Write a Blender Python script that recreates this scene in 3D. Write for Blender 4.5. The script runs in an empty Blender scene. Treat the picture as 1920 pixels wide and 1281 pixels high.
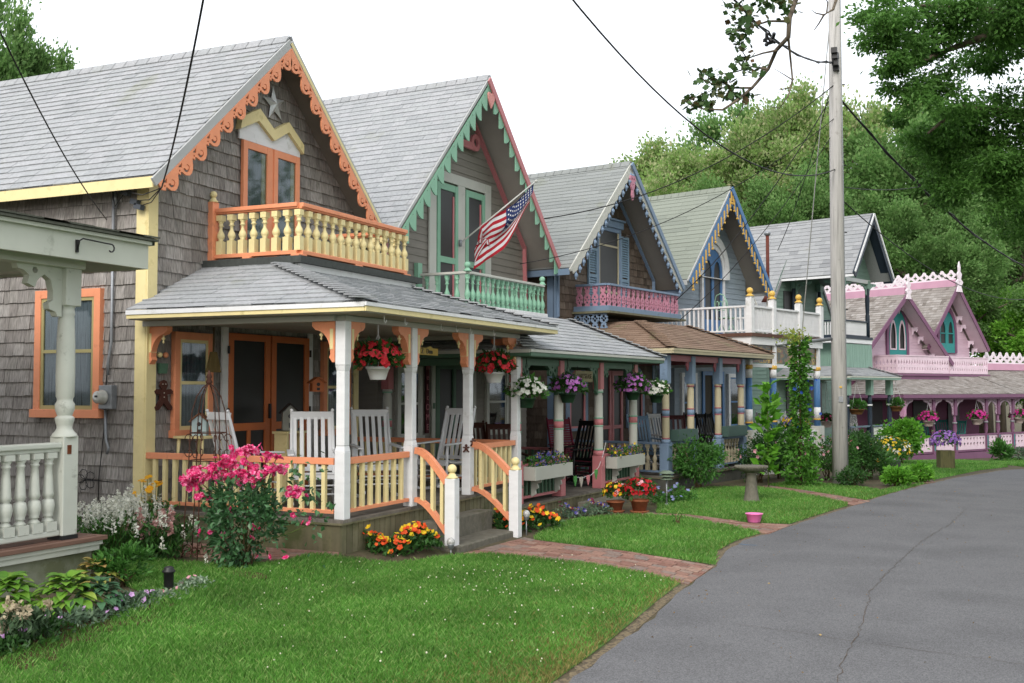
import bpy, bmesh, math, random
import numpy as np
from mathutils import Matrix, Vector
scene = bpy.context.scene
COL = scene.collection
rnd = random.Random(7)
R = math.radians
# ---------------------------------------------------------------- camera model
FPX, CAMZ, PITCH, YAW = 2050.0, 1.7, R(2.472), R(24.243)
def ray(px, py):
    r, dn, fw = px-960.0, py-640.5, FPX
    fh = fw*math.cos(PITCH)+dn*math.sin(PITCH); up = -dn*math.cos(PITCH)+fw*math.sin(PITCH)
    return Vector((fh*math.cos(YAW)+r*math.sin(YAW), fh*math.sin(YAW)-r*math.cos(YAW), up))
def at(px, py, d):
    return Vector((0, 0, CAMZ))+ray(px, py)*(d/FPX)
def lerp(a, b, t): return a+(b-a)*t
KX = [-1e4, 0, 18, 26, 34, 43, 60, 200, 1e4]; KZ = [-.2, -.2, -.2, -.3, -.47, -.9, -1.3, -2, -2]
def zt(x, y=0): return float(np.interp(x, KX, KZ))
def G(px, py):
    z = -.2; v = ray(px, py)
    for i in range(50):
        p = Vector((0, 0, CAMZ))+v*((z-CAMZ)/v.z)
        z = .5*z+.5*ground_z(p.x, p.y)
    return Vector((p.x, p.y, z))
def sstep(a, b, t):
    t = min(1, max(0, (t-a)/(b-a))); return t*t*(3-2*t)
def ground_z(x, y):
    # the yard of the first cottage rises a little towards its porch
    return zt(x)+.17*sstep(5.75, 6.5, y)*(1-sstep(13.2, 15, x))
# ---------------------------------------------------------------- tags
def tag(o, label=None, cat=None, group=None, kind=None):
    if label: o['label'] = label
    if cat: o['category'] = cat
    if group: o['group'] = group
    if kind: o['kind'] = kind
    return o
def thing(name, label, cat, loc=(0, 0, 0), rz=0, group=None):
    o = bpy.data.objects.new(name, None); COL.objects.link(o)
    o.location = loc; o.rotation_euler = (0, 0, rz); o.empty_display_size = .1
    return tag(o, label, cat, group)
def inst(me, name, parent, loc=(0, 0, 0), rz=0, sc=(1, 1, 1), rot=None):
    o = bpy.data.objects.new(name, me); COL.objects.link(o); o.parent = parent
    o.location = loc; o.rotation_euler = rot if rot else (0, 0, rz); o.scale = sc
    return o
def copy_tree(o, parent=None):
    c = o.copy(); COL.objects.link(c); c.parent = parent
    for ch in list(o.children): copy_tree(ch, c)
    return c
def dup(o, loc, rz, label=None, group=None, sc=None):
    c = copy_tree(o); c.location = loc; c.rotation_euler = (0, 0, rz)
    if label: c['label'] = label
    if group: c['group'] = group
    if sc: c.scale = (sc, sc, sc)
    return c
# ---------------------------------------------------------------- materials
def c(h):
    h = h.lstrip('#'); o = []
    for i in (0, 2, 4):
        v = int(h[i:i+2], 16)/255.; o.append(v/12.92 if v <= .04045 else ((v+.055)/1.055)**2.4)
    return (*o, 1)
def mul(a, k): return (min(1, a[0]*k), min(1, a[1]*k), min(1, a[2]*k), 1)
MATS = {}
def mat(name, cols, rough=.65, sc=(6, 6, 6), var=.12, isl=0, bump=0, bsc=None, spec=.3, dirt=None, dsc=3, dth=.62, trans=0, metal=0, detail=5):
    """paint / wood / stone / leaf: noise between colours, random value per island, optional stains"""
    if name in MATS: return MATS[name]
    m = bpy.data.materials.new(name); m.use_nodes = True; nt = m.node_tree; N = nt.nodes; L = nt.links
    b = N['Principled BSDF']; out = N['Material Output']
    b.inputs['Roughness'].default_value = rough; b.inputs['Specular IOR Level'].default_value = spec; b.inputs['Metallic'].default_value = metal
    if isinstance(cols, str): cols = [cols]
    cols = [c(x) if isinstance(x, str) else x for x in cols]
    if isinstance(sc, (int, float)): sc = (sc, sc, sc)
    tc = N.new('ShaderNodeTexCoord'); mp = N.new('ShaderNodeMapping'); mp.inputs['Scale'].default_value = sc
    L.new(tc.outputs['Object'], mp.inputs['Vector'])
    nz = N.new('ShaderNodeTexNoise'); nz.inputs['Scale'].default_value = 1; nz.inputs['Detail'].default_value = detail
    L.new(mp.outputs[0], nz.inputs['Vector'])
    cr = N.new('ShaderNodeValToRGB'); e = cr.color_ramp.elements
    if len(cols) == 1 and not isl:
        e[0].color = mul(cols[0], 1-var); e[1].color = mul(cols[0], 1+var); e[0].position = .3; e[1].position = .7
        L.new(nz.outputs['Fac'], cr.inputs[0])
    else:
        if len(cols) == 1: cols = [mul(cols[0], 1-isl), mul(cols[0], 1+isl)]
        for i in range(len(cols)-2): e.new((i+1)/(len(cols)-1))
        for i, k in enumerate(cols): e[i].color = k; e[i].position = i/(len(cols)-1)
        if isl:
            g = N.new('ShaderNodeNewGeometry'); L.new(g.outputs['Random Per Island'], cr.inputs[0])
        else:
            mr = N.new('ShaderNodeMapRange'); mr.inputs[1].default_value = .3; mr.inputs[2].default_value = .7
            L.new(nz.outputs['Fac'], mr.inputs[0]); L.new(mr.outputs[0], cr.inputs[0])
    col = cr.outputs[0]
    if isl or len(cols) > 1:
        mx = N.new('ShaderNodeMix'); mx.data_type = 'RGBA'; mx.blend_type = 'MULTIPLY'; mx.inputs[0].default_value = 1
        m2 = N.new('ShaderNodeMapRange'); m2.inputs[1].default_value = .25; m2.inputs[2].default_value = .75
        m2.inputs[3].default_value = 1-var*1.6; m2.inputs[4].default_value = 1+var*.8
        L.new(nz.outputs['Fac'], m2.inputs[0]); L.new(col, mx.inputs[6]); L.new(m2.outputs[0], mx.inputs[7]); col = mx.outputs[2]
    if dirt:
        n2 = N.new('ShaderNodeTexNoise'); n2.inputs['Scale'].default_value = dsc; n2.inputs['Detail'].default_value = 8; n2.inputs['Roughness'].default_value = .7
        L.new(tc.outputs['Object'], n2.inputs['Vector'])
        m3 = N.new('ShaderNodeMapRange'); m3.inputs[1].default_value = dth; m3.inputs[2].default_value = dth+.13; L.new(n2.outputs['Fac'], m3.inputs[0])
        x2 = N.new('ShaderNodeMix'); x2.data_type = 'RGBA'; L.new(m3.outputs[0], x2.inputs[0]); L.new(col, x2.inputs[6]); x2.inputs[7].default_value = c(dirt); col = x2.outputs[2]
    L.new(col, b.inputs['Base Color'])
    if bump:
        bn = N.new('ShaderNodeBump'); bn.inputs['Strength'].default_value = bump; bn.inputs['Distance'].default_value = .01
        if bsc:
            mp2 = N.new('ShaderNodeMapping'); mp2.inputs['Scale'].default_value = bsc if not isinstance(bsc, (int, float)) else (bsc,)*3
            L.new(tc.outputs['Object'], mp2.inputs['Vector'])
            n3 = N.new('ShaderNodeTexNoise'); n3.inputs['Scale'].default_value = 1; n3.inputs['Detail'].default_value = 4; L.new(mp2.outputs[0], n3.inputs['Vector'])
            L.new(n3.outputs['Fac'], bn.inputs['Height'])
        else: L.new(nz.outputs['Fac'], bn.inputs['Height'])
        L.new(bn.outputs[0], b.inputs['Normal'])
    if trans:
        t = N.new('ShaderNodeBsdfTranslucent'); L.new(col, t.inputs['Color'])
        ms = N.new('ShaderNodeMixShader'); ms.inputs[0].default_value = trans
        L.new(b.outputs[0], ms.inputs[1]); L.new(t.outputs[0], ms.inputs[2]); L.new(ms.outputs[0], out.inputs['Surface'])
    MATS[name] = m; return m
def glassmat(name, tint, refl=.25):
    if name in MATS: return MATS[name]
    m = bpy.data.materials.new(name); m.use_nodes = True; nt = m.node_tree; N = nt.nodes; L = nt.links
    N.remove(N['Principled BSDF'])
    t = N.new('ShaderNodeBsdfTransparent'); t.inputs[0].default_value = c(tint)
    g = N.new('ShaderNodeBsdfGlossy'); g.inputs['Roughness'].default_value = .04; g.inputs['Color'].default_value = (.85, .9, .95, 1)
    f = N.new('ShaderNodeLayerWeight'); f.inputs[0].default_value = .5
    pw_ = N.new('ShaderNodeMath'); pw_.operation = 'POWER'; pw_.inputs[1].default_value = 4; L.new(f.outputs['Facing'], pw_.inputs[0])
    a = N.new('ShaderNodeMath'); a.operation = 'ADD'; a.inputs[1].default_value = .03+refl*.35; a.use_clamp = True; L.new(pw_.outputs[0], a.inputs[0])
    ms = N.new('ShaderNodeMixShader'); L.new(a.outputs[0], ms.inputs[0]); L.new(t.outputs[0], ms.inputs[1]); L.new(g.outputs[0], ms.inputs[2])
    L.new(ms.outputs[0], N['Material Output'].inputs['Surface']); MATS[name] = m; return m
# ---------------------------------------------------------------- mesh builder
def frame(O, U, V):
    U = Vector(U).normalized(); V = Vector(V).normalized(); Nn = U.cross(V)
    M = Matrix.Identity(4)
    for i in range(3): M[i][0] = U[i]; M[i][1] = V[i]; M[i][2] = Nn[i]; M[i][3] = O[i]
    return M
def front(x=0, y=0, z=0): return frame((x, y, z), (1, 0, 0), (0, 0, 1))       # faces -y
def leftside(x=0, y=0, z=0): return frame((x, y, z), (0, -1, 0), (0, 0, 1))   # faces -x, u towards the street
_sc = {}
def shape(outs, th):
    cu = bpy.data.curves.new('t', 'CURVE'); cu.dimensions = '2D'; cu.fill_mode = 'BOTH'; cu.extrude = th/2
    for o in outs:
        sp = cu.splines.new('POLY'); sp.points.add(len(o)-1)
        for i, p in enumerate(o): sp.points[i].co = (p[0], p[1], 0, 1)
        sp.use_cyclic_u = True
    ob = bpy.data.objects.new('t', cu); me = bpy.data.meshes.new_from_object(ob)
    vs = [tuple(v.co) for v in me.vertices]; fs = [tuple(p.vertices) for p in me.polygons]
    bpy.data.meshes.remove(me); bpy.data.objects.remove(ob); bpy.data.curves.remove(cu)
    return vs, fs
def textshape(s, size, th):
    cu = bpy.data.curves.new('t', 'FONT'); cu.body = s; cu.size = size; cu.extrude = th/2; cu.align_x = 'CENTER'; cu.align_y = 'CENTER'
    ob = bpy.data.objects.new('t', cu); me = bpy.data.meshes.new_from_object(ob)
    vs = [tuple(v.co) for v in me.vertices]; fs = [tuple(p.vertices) for p in me.polygons]
    bpy.data.meshes.remove(me); bpy.data.objects.remove(ob); bpy.data.curves.remove(cu)
    return vs, fs
def circ(x, y, r, n=10, ry=None): return [(x+r*math.cos(2*math.pi*i/n), y+(ry or r)*math.sin(2*math.pi*i/n)) for i in range(n)]
class MB:
    def __init__(s, M=None): s.v = []; s.f = []; s.s = []; s.M = M
    def add(s, vs, fs, smooth=False, M=None):
        b = len(s.v); T = s.M
        if M is not None: T = (T @ M) if T is not None else M
        if T is not None: vs = [tuple(T @ Vector(p)) for p in vs]
        s.v += [tuple(p) for p in vs]; s.f += [tuple(i+b for i in f) for f in fs]; s.s += [smooth]*len(fs); return s
    def box(s, x0, y0, z0, x1, y1, z1, M=None):
        return s.add([(x, y, z) for z in (z0, z1) for y in (y0, y1) for x in (x0, x1)],
                     [(0, 2, 3, 1), (4, 5, 7, 6), (0, 1, 5, 4), (2, 6, 7, 3), (0, 4, 6, 2), (1, 3, 7, 5)], False, M)
    def beam(s, a, b, w, h, up=(0, 0, 1)):
        a = Vector(a); b = Vector(b); d = (b-a).normalized(); up = Vector(up)
        sd = d.cross(up)
        if sd.length < 1e-4: sd = d.cross(Vector((0, 1, 0)))
        sd.normalize(); u = sd.cross(d); P = []
        for q in (a, b):
            for i, j in ((-1, -1), (1, -1), (1, 1), (-1, 1)): P.append(tuple(q+sd*(i*w/2)+u*(j*h/2)))
        return s.add(P, [(0, 1, 2, 3), (7, 6, 5, 4), (0, 4, 5, 1), (1, 5, 6, 2), (2, 6, 7, 3), (3, 7, 4, 0)])
    def tube(s, pts, r, n=6, cap=True):
        pts = [Vector(p) for p in pts]; k = len(pts); rr = r if isinstance(r, (list, tuple)) else [r]*k
        P = []; u = None
        for i, p in enumerate(pts):
            d = (pts[min(i+1, k-1)]-pts[max(i-1, 0)]).normalized()
            if u is None: u = d.cross(Vector((0, 0, 1))) if abs(d.z) < .9 else d.cross(Vector((1, 0, 0)))
            else: u = u-d*u.dot(d)
            u.normalize(); w = d.cross(u)
            for j in range(n):
                a = 2*math.pi*j/n; P.append(tuple(p+u*(math.cos(a)*rr[i])+w*(math.sin(a)*rr[i])))
        F = [(i*n+j, i*n+(j+1) % n, (i+1)*n+(j+1) % n, (i+1)*n+j) for i in range(k-1) for j in range(n)]
        if cap: F += [tuple(range(n-1, -1, -1)), tuple((k-1)*n+j for j in range(n))]
        return s.add(P, F, n > 4)
    def lathe(s, cpt, prof, n=12):
        x, y, z = cpt; P = []
        for r, h in prof:
            for j in range(n): a = 2*math.pi*(j+.5)/n; P.append((x+r*math.cos(a), y+r*math.sin(a), z+h))
        k = len(prof); F = [(i*n+j, i*n+(j+1) % n, (i+1)*n+(j+1) % n, (i+1)*n+j) for i in range(k-1) for j in range(n)]
        F += [tuple(range(n-1, -1, -1)), tuple((k-1)*n+j for j in range(n))]
        return s.add(P, F, True)
    def sph(s, cpt, r, sc=(1, 1, 1), n=10, m=6):
        P = []; F = []
        for i in range(m+1):
            t = math.pi*i/m
            for j in range(n):
                a = 2*math.pi*j/n; P.append((cpt[0]+r*sc[0]*math.sin(t)*math.cos(a), cpt[1]+r*sc[1]*math.sin(t)*math.sin(a), cpt[2]-r*sc[2]*math.cos(t)))
        for i in range(m):
            for j in range(n): F.append((i*n+j, i*n+(j+1) % n, (i+1)*n+(j+1) % n, (i+1)*n+j))
        return s.add(P, F, True)
    def cut(s, outs, th, M=None): vs, fs = shape(outs, th); return s.add(vs, fs, False, M)
    def text(s, t, size, th, M=None): vs, fs = textshape(t, size, th); return s.add(vs, fs, False, M)
    def prism(s, poly, d0, d1, M=None):   # convex polygon in (u,v), extruded along n
        n = len(poly); P = [(p[0], p[1], d0) for p in poly]+[(p[0], p[1], d1) for p in poly]
        return s.add(P, [tuple(range(n-1, -1, -1)), tuple(range(n, 2*n))]+[(i, (i+1) % n, n+(i+1) % n, n+i) for i in range(n)], False, M)
    def clad(s, F, poly, course, tab, th, seed=1, seam=.004, holes=(), jit=.005, back=True):
        rg = random.Random(seed); us = [p[0] for p in poly]; vs = [p[1] for p in poly]
        bm = bmesh.new(); v = min(vs); u0, u1, v1 = min(us), max(us), max(vs); row = 0
        while v < v1:
            u = u0-rg.random()*tab[0]
            while u < u1:
                w = rg.uniform(*tab); cx, cy = u+w/2, v+course/2
                if not any(a < cx < b2 and a2 < cy < b3 for a, a2, b2, b3 in holes):
                    j = rg.uniform(-jit, jit); t = th*rg.uniform(.8, 1.25); g = seam*rg.uniform(.5, 1.6)/2
                    q = [bm.verts.new(p) for p in ((u+g, v+j, 0), (u+w-g, v+j, 0), (u+g, v+j, t), (u+w-g, v+j, t), (u+g, v+course*1.1, t*.12), (u+w-g, v+course*1.1, t*.12))]
                    for ix in ((2, 3, 5, 4), (0, 1, 3, 2), (0, 2, 4), (1, 5, 3)): bm.faces.new([q[i] for i in ix])
                u += w
            v += course; row += 1
        n = len(poly); area = sum(poly[i][0]*poly[(i+1) % n][1]-poly[(i+1) % n][0]*poly[i][1] for i in range(n))
        sg = 1 if area > 0 else -1
        for i in range(n):
            a, b = poly[i], poly[(i+1) % n]; nx, ny = (b[1]-a[1])*sg, -(b[0]-a[0])*sg
            bmesh.ops.bisect_plane(bm, geom=bm.verts[:]+bm.edges[:]+bm.faces[:], plane_co=(a[0], a[1], 0), plane_no=(nx, ny, 0), clear_outer=True)
        bm.verts.index_update()
        s.add([tuple(q.co) for q in bm.verts], [tuple(q.index for q in f.verts) for f in bm.faces], False, F); bm.free()
        if back: s.add([(p[0], p[1], -.001) for p in poly], [tuple(range(n))], False, F)
        return s
    def mesh(s, name, m=None, bevel=0):
        me = bpy.data.meshes.new(name); me.from_pydata(s.v, [], s.f); me.polygons.foreach_set('use_smooth', s.s)
        if m: me.materials.append(m)
        me.update(); return me
    def build(s, name, m, parent=None, bevel=0):
        o = bpy.data.objects.new(name, s.mesh(name, m)); COL.objects.link(o)
        if parent: o.parent = parent
        if bevel:
            b = o.modifiers.new('b', 'BEVEL'); b.width = bevel; b.segments = 2; b.limit_method = 'ANGLE'; b.angle_limit = R(50)
        return o
def npmesh(name, V, F, m, smooth=False):
    """big mesh from arrays; F is (n,k)"""
    me = bpy.data.meshes.new(name); V = np.asarray(V, np.float32); F = np.asarray(F, np.int32); n, k = F.shape
    me.vertices.add(len(V)); me.vertices.foreach_set('co', V.ravel())
    me.loops.add(n*k); me.loops.foreach_set('vertex_index', F.ravel())
    me.polygons.add(n); me.polygons.foreach_set('loop_start', np.arange(0, n*k, k, dtype=np.int32))
    me.polygons.foreach_set('loop_total', np.full(n, k, np.int32))
    me.polygons.foreach_set('use_smooth', np.full(n, smooth, bool))
    me.materials.append(m); me.update(calc_edges=True); return me
def link(me, name, parent=None):
    o = bpy.data.objects.new(name, me); COL.objects.link(o)
    if parent: o.parent = parent
    return o
# ---------------------------------------------------------------- foliage helpers
def rvec(rg, n):
    v = rg.normal(size=(n, 3)); return v/np.linalg.norm(v, axis=1)[:, None]
def leafarr(P, D, size, rg, asp=.5, up=.6):
    """one bent leaf quad per point: P origin, D growth direction"""
    n = len(P); D = D/np.linalg.norm(D, axis=1)[:, None]
    S = np.cross(D, rvec(rg, n)+np.array([0, 0, up])); S /= np.linalg.norm(S, axis=1)[:, None]+1e-9
    L = (size*rg.uniform(.65, 1.3, n))[:, None]; Nn = np.cross(S, D)
    a = P; b = P+D*L*.5+S*L*asp*.5+Nn*L*.08; d = P+D*L*.5-S*L*asp*.5+Nn*L*.08; t = P+D*L-Nn*L*.1
    V = np.stack([a, b, t, d], 1).reshape(-1, 3); F = np.arange(4*n).reshape(n, 4); return V, F
def cloud(rg, n, ctr, rad, nc=30, cl=.33, shell=.55, bottom=-.9):
    """clumped points inside an ellipsoid; returns points and outward directions"""
    C0 = rvec(rg, nc)*(rg.uniform(shell, 1, nc)**.7)[:, None]; C0 = C0[C0[:, 2] > bottom]
    k = rg.integers(0, len(C0), n); q = C0[k]*(1-cl*.6)+rg.normal(size=(n, 3))*cl*.45*rg.uniform(.5, 1.2, len(C0))[k][:, None]
    D = (q-C0[k]*.5); D = D+rvec(rg, n)*.8*np.linalg.norm(D, axis=1)[:, None]
    return np.array(ctr)+q*np.array(rad), D, np.array(ctr)+C0*(1-cl*.6)*np.array(rad)
def flowerarr(P, D, r, rg, petals=5, cone=.35):
    n = len(P); D = D/np.linalg.norm(D, axis=1)[:, None]
    A = np.cross(D, np.array([.3, .5, .8])); A /= np.linalg.norm(A, axis=1)[:, None]; B = np.cross(D, A)
    rr = (r*rg.uniform(.7, 1.25, n))[:, None]; Vs = []
    for i in range(petals):
        t = 2*math.pi*i/petals; w = math.pi/petals*1.05
        e = lambda an, k, h: P+(A*math.cos(an)+B*math.sin(an))*rr*k+D*rr*h
        Vs.append(np.stack([P, e(t-w, .75, cone*.7), e(t, 1, cone), e(t+w, .75, cone*.7)], 1))
    V = np.concatenate(Vs, 1).reshape(-1, 3); F = np.arange(len(V)).reshape(-1, 4); return V, F
def merge(*VF):
    V = []; F = []; b = 0
    for v, f in VF: V.append(v); F.append(f+b); b += len(v)
    return np.concatenate(V), np.concatenate(F)
# ---------------------------------------------------------------- palette
SH1 = mat('weathered_shingle', ['#7c7874', '#98948f', '#8b8682', '#a5a19d', '#827d79', '#918c88'], .85, (70, 70, 5), .34, isl=1, bump=.5, dirt='#55503f', dsc=1.2, dth=.6)
SH3 = mat('brown_shingle', ['#4c423a', '#6f6156', '#5c5047', '#7d7166'], .85, (70, 70, 5), .28, isl=1, bump=.5)
ROOF1 = mat('grey_roof_shingle', ['#929598', '#9da0a2', '#979a9d', '#a1a3a6', '#9a9c9f'], .85, (26, 26, 26), .13, isl=1, bump=.35, dirt='#8a8d84', dsc=1.1, dth=.6)
ROOF3 = mat('dull_grey_roof_shingle', ['#7e8281', '#8a8e8d', '#848886'], .85, 60, .14, isl=1, bump=.3, dirt='#7b7f74', dsc=1, dth=.58)
ROOF4 = mat('green_grey_roof_shingle', ['#7b8178', '#888e84', '#82887e'], .85, 60, .14, isl=1, bump=.3)
ROOFB = mat('brown_roof_shingle', ['#7e6858', '#8d7767', '#856f5f', '#766153'], .85, 60, .16, isl=1, bump=.3, dirt='#6c6a4c', dsc=1.1, dth=.58)
ROOFW = mat('old_wood_roof_shingle', ['#7d7670', '#97918c', '#8a847f', '#a49f9b', '#706963'], .85, 50, .2, isl=1, bump=.3)
WHITE = mat('white_paint', '#dcdddf', .45, (4, 4, 14), .05, dirt='#b9bab6', dsc=4, dth=.58, bump=.12, bsc=(40, 40, 8))
OFFW = mat('offwhite_paint', '#bcbdb6', .5, 3, .05, dirt='#9b9c92', dsc=2.5, dth=.6)
OLDW = mat('worn_ivory_paint', '#c2c5bc', .55, 4, .06, dirt='#8b8d84', dsc=7, dth=.6, bump=.15, bsc=(25, 25, 6))
SAGEW = mat('pale_sage_paint', '#c3c6bb', .5, 3, .05, dirt='#8d9182', dsc=2, dth=.6)
ORANGE = mat('orange_paint', '#e3946e', .5, 5, .07, dirt='#cb8463', dsc=5, dth=.56, bump=.12, bsc=30)
ORANGE2 = mat('deep_orange_paint', '#c06d40', .5, 3, .05)
YEL = mat('cream_yellow_paint', '#e0d19c', .5, 5, .07, dirt='#cbbd86', dsc=5, dth=.56, bump=.12, bsc=30)
PINKT = mat('salmon_pink_paint', '#bd777b', .5, 3, .05)
ROSE = mat('rose_pink_paint', '#bb8094', .55, 3, .06)
GREENT = mat('mint_green_paint', '#83b198', .5, 3, .06)
GREEND = mat('dull_green_paint', '#4c6b57', .5, 3, .06)
BLUET = mat('slate_blue_paint', '#7488a0', .55, 3, .06, dirt='#52636f', dsc=3, dth=.6)
BLUE4 = mat('bright_blue_paint', '#4b74a3', .5, 3, .06)
NAVY = mat('navy_paint', '#27323f', .5, 3, .06)
GOLD = mat('gold_yellow_paint', '#cfa64e', .5, 3, .05)
TAUPE = mat('taupe_paint', '#8e8981', .6, 3, .05)
TAUPEC = mat('taupe_clapboard', ['#827d76', '#8b867f'], .7, (3, 3, 20), .08, isl=1)
CREAM = mat('cream_paint', '#b8ae92', .55, 3, .05)
SEAG = mat('sea_green_paint', '#7f9d90', .55, 3, .05)
SEAGC = mat('sea_green_clapboard', ['#71897f', '#7a9287'], .65, (3, 3, 20), .07, isl=1)
BLUEC = mat('pale_blue_clapboard', ['#8d9aa6', '#96a3af'], .65, (3, 3, 20), .07, isl=1)
PINKC = mat('pink_clapboard', ['#c4a9b8', '#ccb3c1'], .65, (3, 3, 20), .07, isl=1)
PINKP = mat('pale_pink_paint', '#d6c0cb', .6, 3, .06)
PINKL = mat('pale_lilac_white_paint', '#dccbd8', .6, 3, .06)
MAUVE = mat('mauve_paint', '#744f69', .6, 3, .07)
TEAL = mat('teal_paint', '#2f8583', .5, 3, .06)
DARKIN = mat('dark_interior', '#15130f', .9, 3, .2)
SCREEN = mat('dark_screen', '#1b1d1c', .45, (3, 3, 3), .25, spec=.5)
GLASS = glassmat('window_glass', '#d6dcde', .03)
CURT = mat('curtain_cloth', ['#6f7579', '#a6abb0', '#8a9094'], .9, (45, 45, 2.5), .2, bump=.4)
CURTY = mat('tan_curtain_cloth', '#8b8363', .9, (90, 90, 3), .25)
DECK = mat('deck_boards', ['#5f5a53', '#756f67', '#69635b'], .8, (5, 40, 5), .2, isl=1)
SKIRT = mat('mossy_skirt_boards', ['#68634d', '#7a755d', '#6e6a50'], .85, (6, 6, 2), .25, isl=1, dirt='#4e5433', dsc=1.6, dth=.5)
CONC = mat('old_concrete', '#67645a', .9, 14, .18, bump=.5, bsc=60, dirt='#4a4c38', dsc=3, dth=.55)
METAL = mat('galvanised_metal', '#8d9196', .45, 12, .1, metal=.5)
BLACKM = mat('black_metal', '#1b1b1d', .5, 5, .1, spec=.5)
RUST = mat('rusty_iron', '#4a2e24', .8, 25, .3)
GREYFL = mat('dark_flashing', '#3e4240', .7, 20, .2)
BROWNW = mat('brown_deck_board', '#74594d', .6, (4, 4, 30), .15)
CABLE = mat('black_cable', '#1c1c1e', .6, 5, .1)
# ---------------------------------------------------------------- shared building pieces
def gable_roof(root, W, D, xm, za, s, ov, r, tm, trim, soff, rkh=.1, course=.15, tab=(.28, .34), th=.012, seed=3, zcut=None, th_s=.07, fasc=None, cap=True):
    hl = xm+ov; hr = W-xm+ov; ca = 1/math.sqrt(1+s*s); sa = s*ca; L = D+r
    roof = MB()
    FL = frame((-ov, D, za-s*hl), (0, -1, 0), (ca, 0, sa)); FR = frame((W+ov, -r, za-s*hr), (0, 1, 0), (-ca, 0, sa))
    SL, SR = hl/ca, hr/ca
    roof.clad(FL, [(0, 0), (L, 0), (L, SL), (0, SL)], course, tab, th, seed)
    roof.clad(FR, [(0, 0), (L, 0), (L, SR), (0, SR)], course, tab, th, seed+1)
    ro = roof.build('roof', tm, root)
    dk = MB(); t = th_s
    for F, S in ((FL, SL), (FR, SR)): dk.prism([(0, .005), (L-.005, .005), (L-.005, S), (0, S)], -t, -.004, F)
    dk.build('soffit', soff, ro)
    if cap:
        rg = random.Random(seed); cp = MB(); y = -r-.01
        while y < D:
            for F, S, sg in ((FL, SL, 1), (FR, SR, -1)):
                u = (D-y) if sg > 0 else (y+r); u0, u1 = sorted((u, u-.24 if sg > 0 else u+.24))
                a, b = (.012, .03) if sg < 0 else (.03, .012)
                cp.add([(u0, S-.14, .02), (u1, S-.14, .02), (u1, S+.004, .045), (u0, S+.004, .045), (u0, S-.14, .003), (u1, S-.14, .003)], [(0, 1, 2, 3), (4, 5, 1, 0)], False, F)
                e = u1 if sg > 0 else u0
                cp.add([(e, S-.14, .002), (e, S-.14, .018), (e, S, .037), (e, S, .02)], [(0, 1, 2, 3)], False, F)
            y += .22
        cp.build('ridge_cap', tm, ro)
    fa = MB()   # eave fascia and rake boards
    for x, z in ((-ov, za-s*hl), (W+ov, za-s*hr)): fa.box(x-.02 if x < 0 else x, -r, z-.14, x if x < 0 else x+.02, D, z-.012)
    fa.build('fascia', fasc or trim, root)
    rk = MB()
    for xe, ze in ((-ov-.02, za-s*(hl+.02)), (W+ov+.02, za-s*(hr+.02))):
        rk.beam((xe, -r-.015, ze-rkh*.55/ca+.01), (xm, -r-.015, za-rkh*.55/ca+.01), .03, rkh, up=(0, 0, 1))
    rk.build('rake_trim', trim, root)
    return ro
def rake_frames(W, xm, za, s, ov, y):
    """2-D frames on both rakes: u along the slope from the eave up, v perpendicular, pointing up and out"""
    ca = 1/math.sqrt(1+s*s); sa = s*ca; hl = xm+ov; hr = W-xm+ov
    A = frame((-ov, y, za-s*hl), (ca, 0, sa), (-sa, 0, ca)); B = frame((W+ov, y, za-s*hr), (-ca, 0, sa), (sa, 0, ca))
    return (A, hl/ca), (B, hr/ca)
def walls(root, W, D, xm, za, s, wm, course, tab, th, zb=-.25, seed=11, holes=(), side_holes=(), gap=.1, back=True, rside=True):
    w = MB(); zl = za-s*xm-gap; zr = za-s*(W-xm)-gap
    w.clad(front(), [(0, zb), (W, zb), (W, zr), (xm, za-gap), (0, zl)], course, tab, th, seed, holes=holes)
    w.clad(leftside(0, D, 0), [(0, zb), (D, zb), (D, zl), (0, zl)], course, tab, th, seed+1, holes=side_holes)
    if rside: w.clad(frame((W, 0, 0), (0, 1, 0), (0, 0, 1)), [(0, zb), (D, zb), (D, zr), (0, zr)], course, tab, th, seed+2)
    w.add([(0, D, zb), (W, D, zb), (W, D, zr), (xm, D, za-gap), (0, D, zl)], [(4, 3, 2, 1, 0)])
    return w.build('wall', wm, root)
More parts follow.
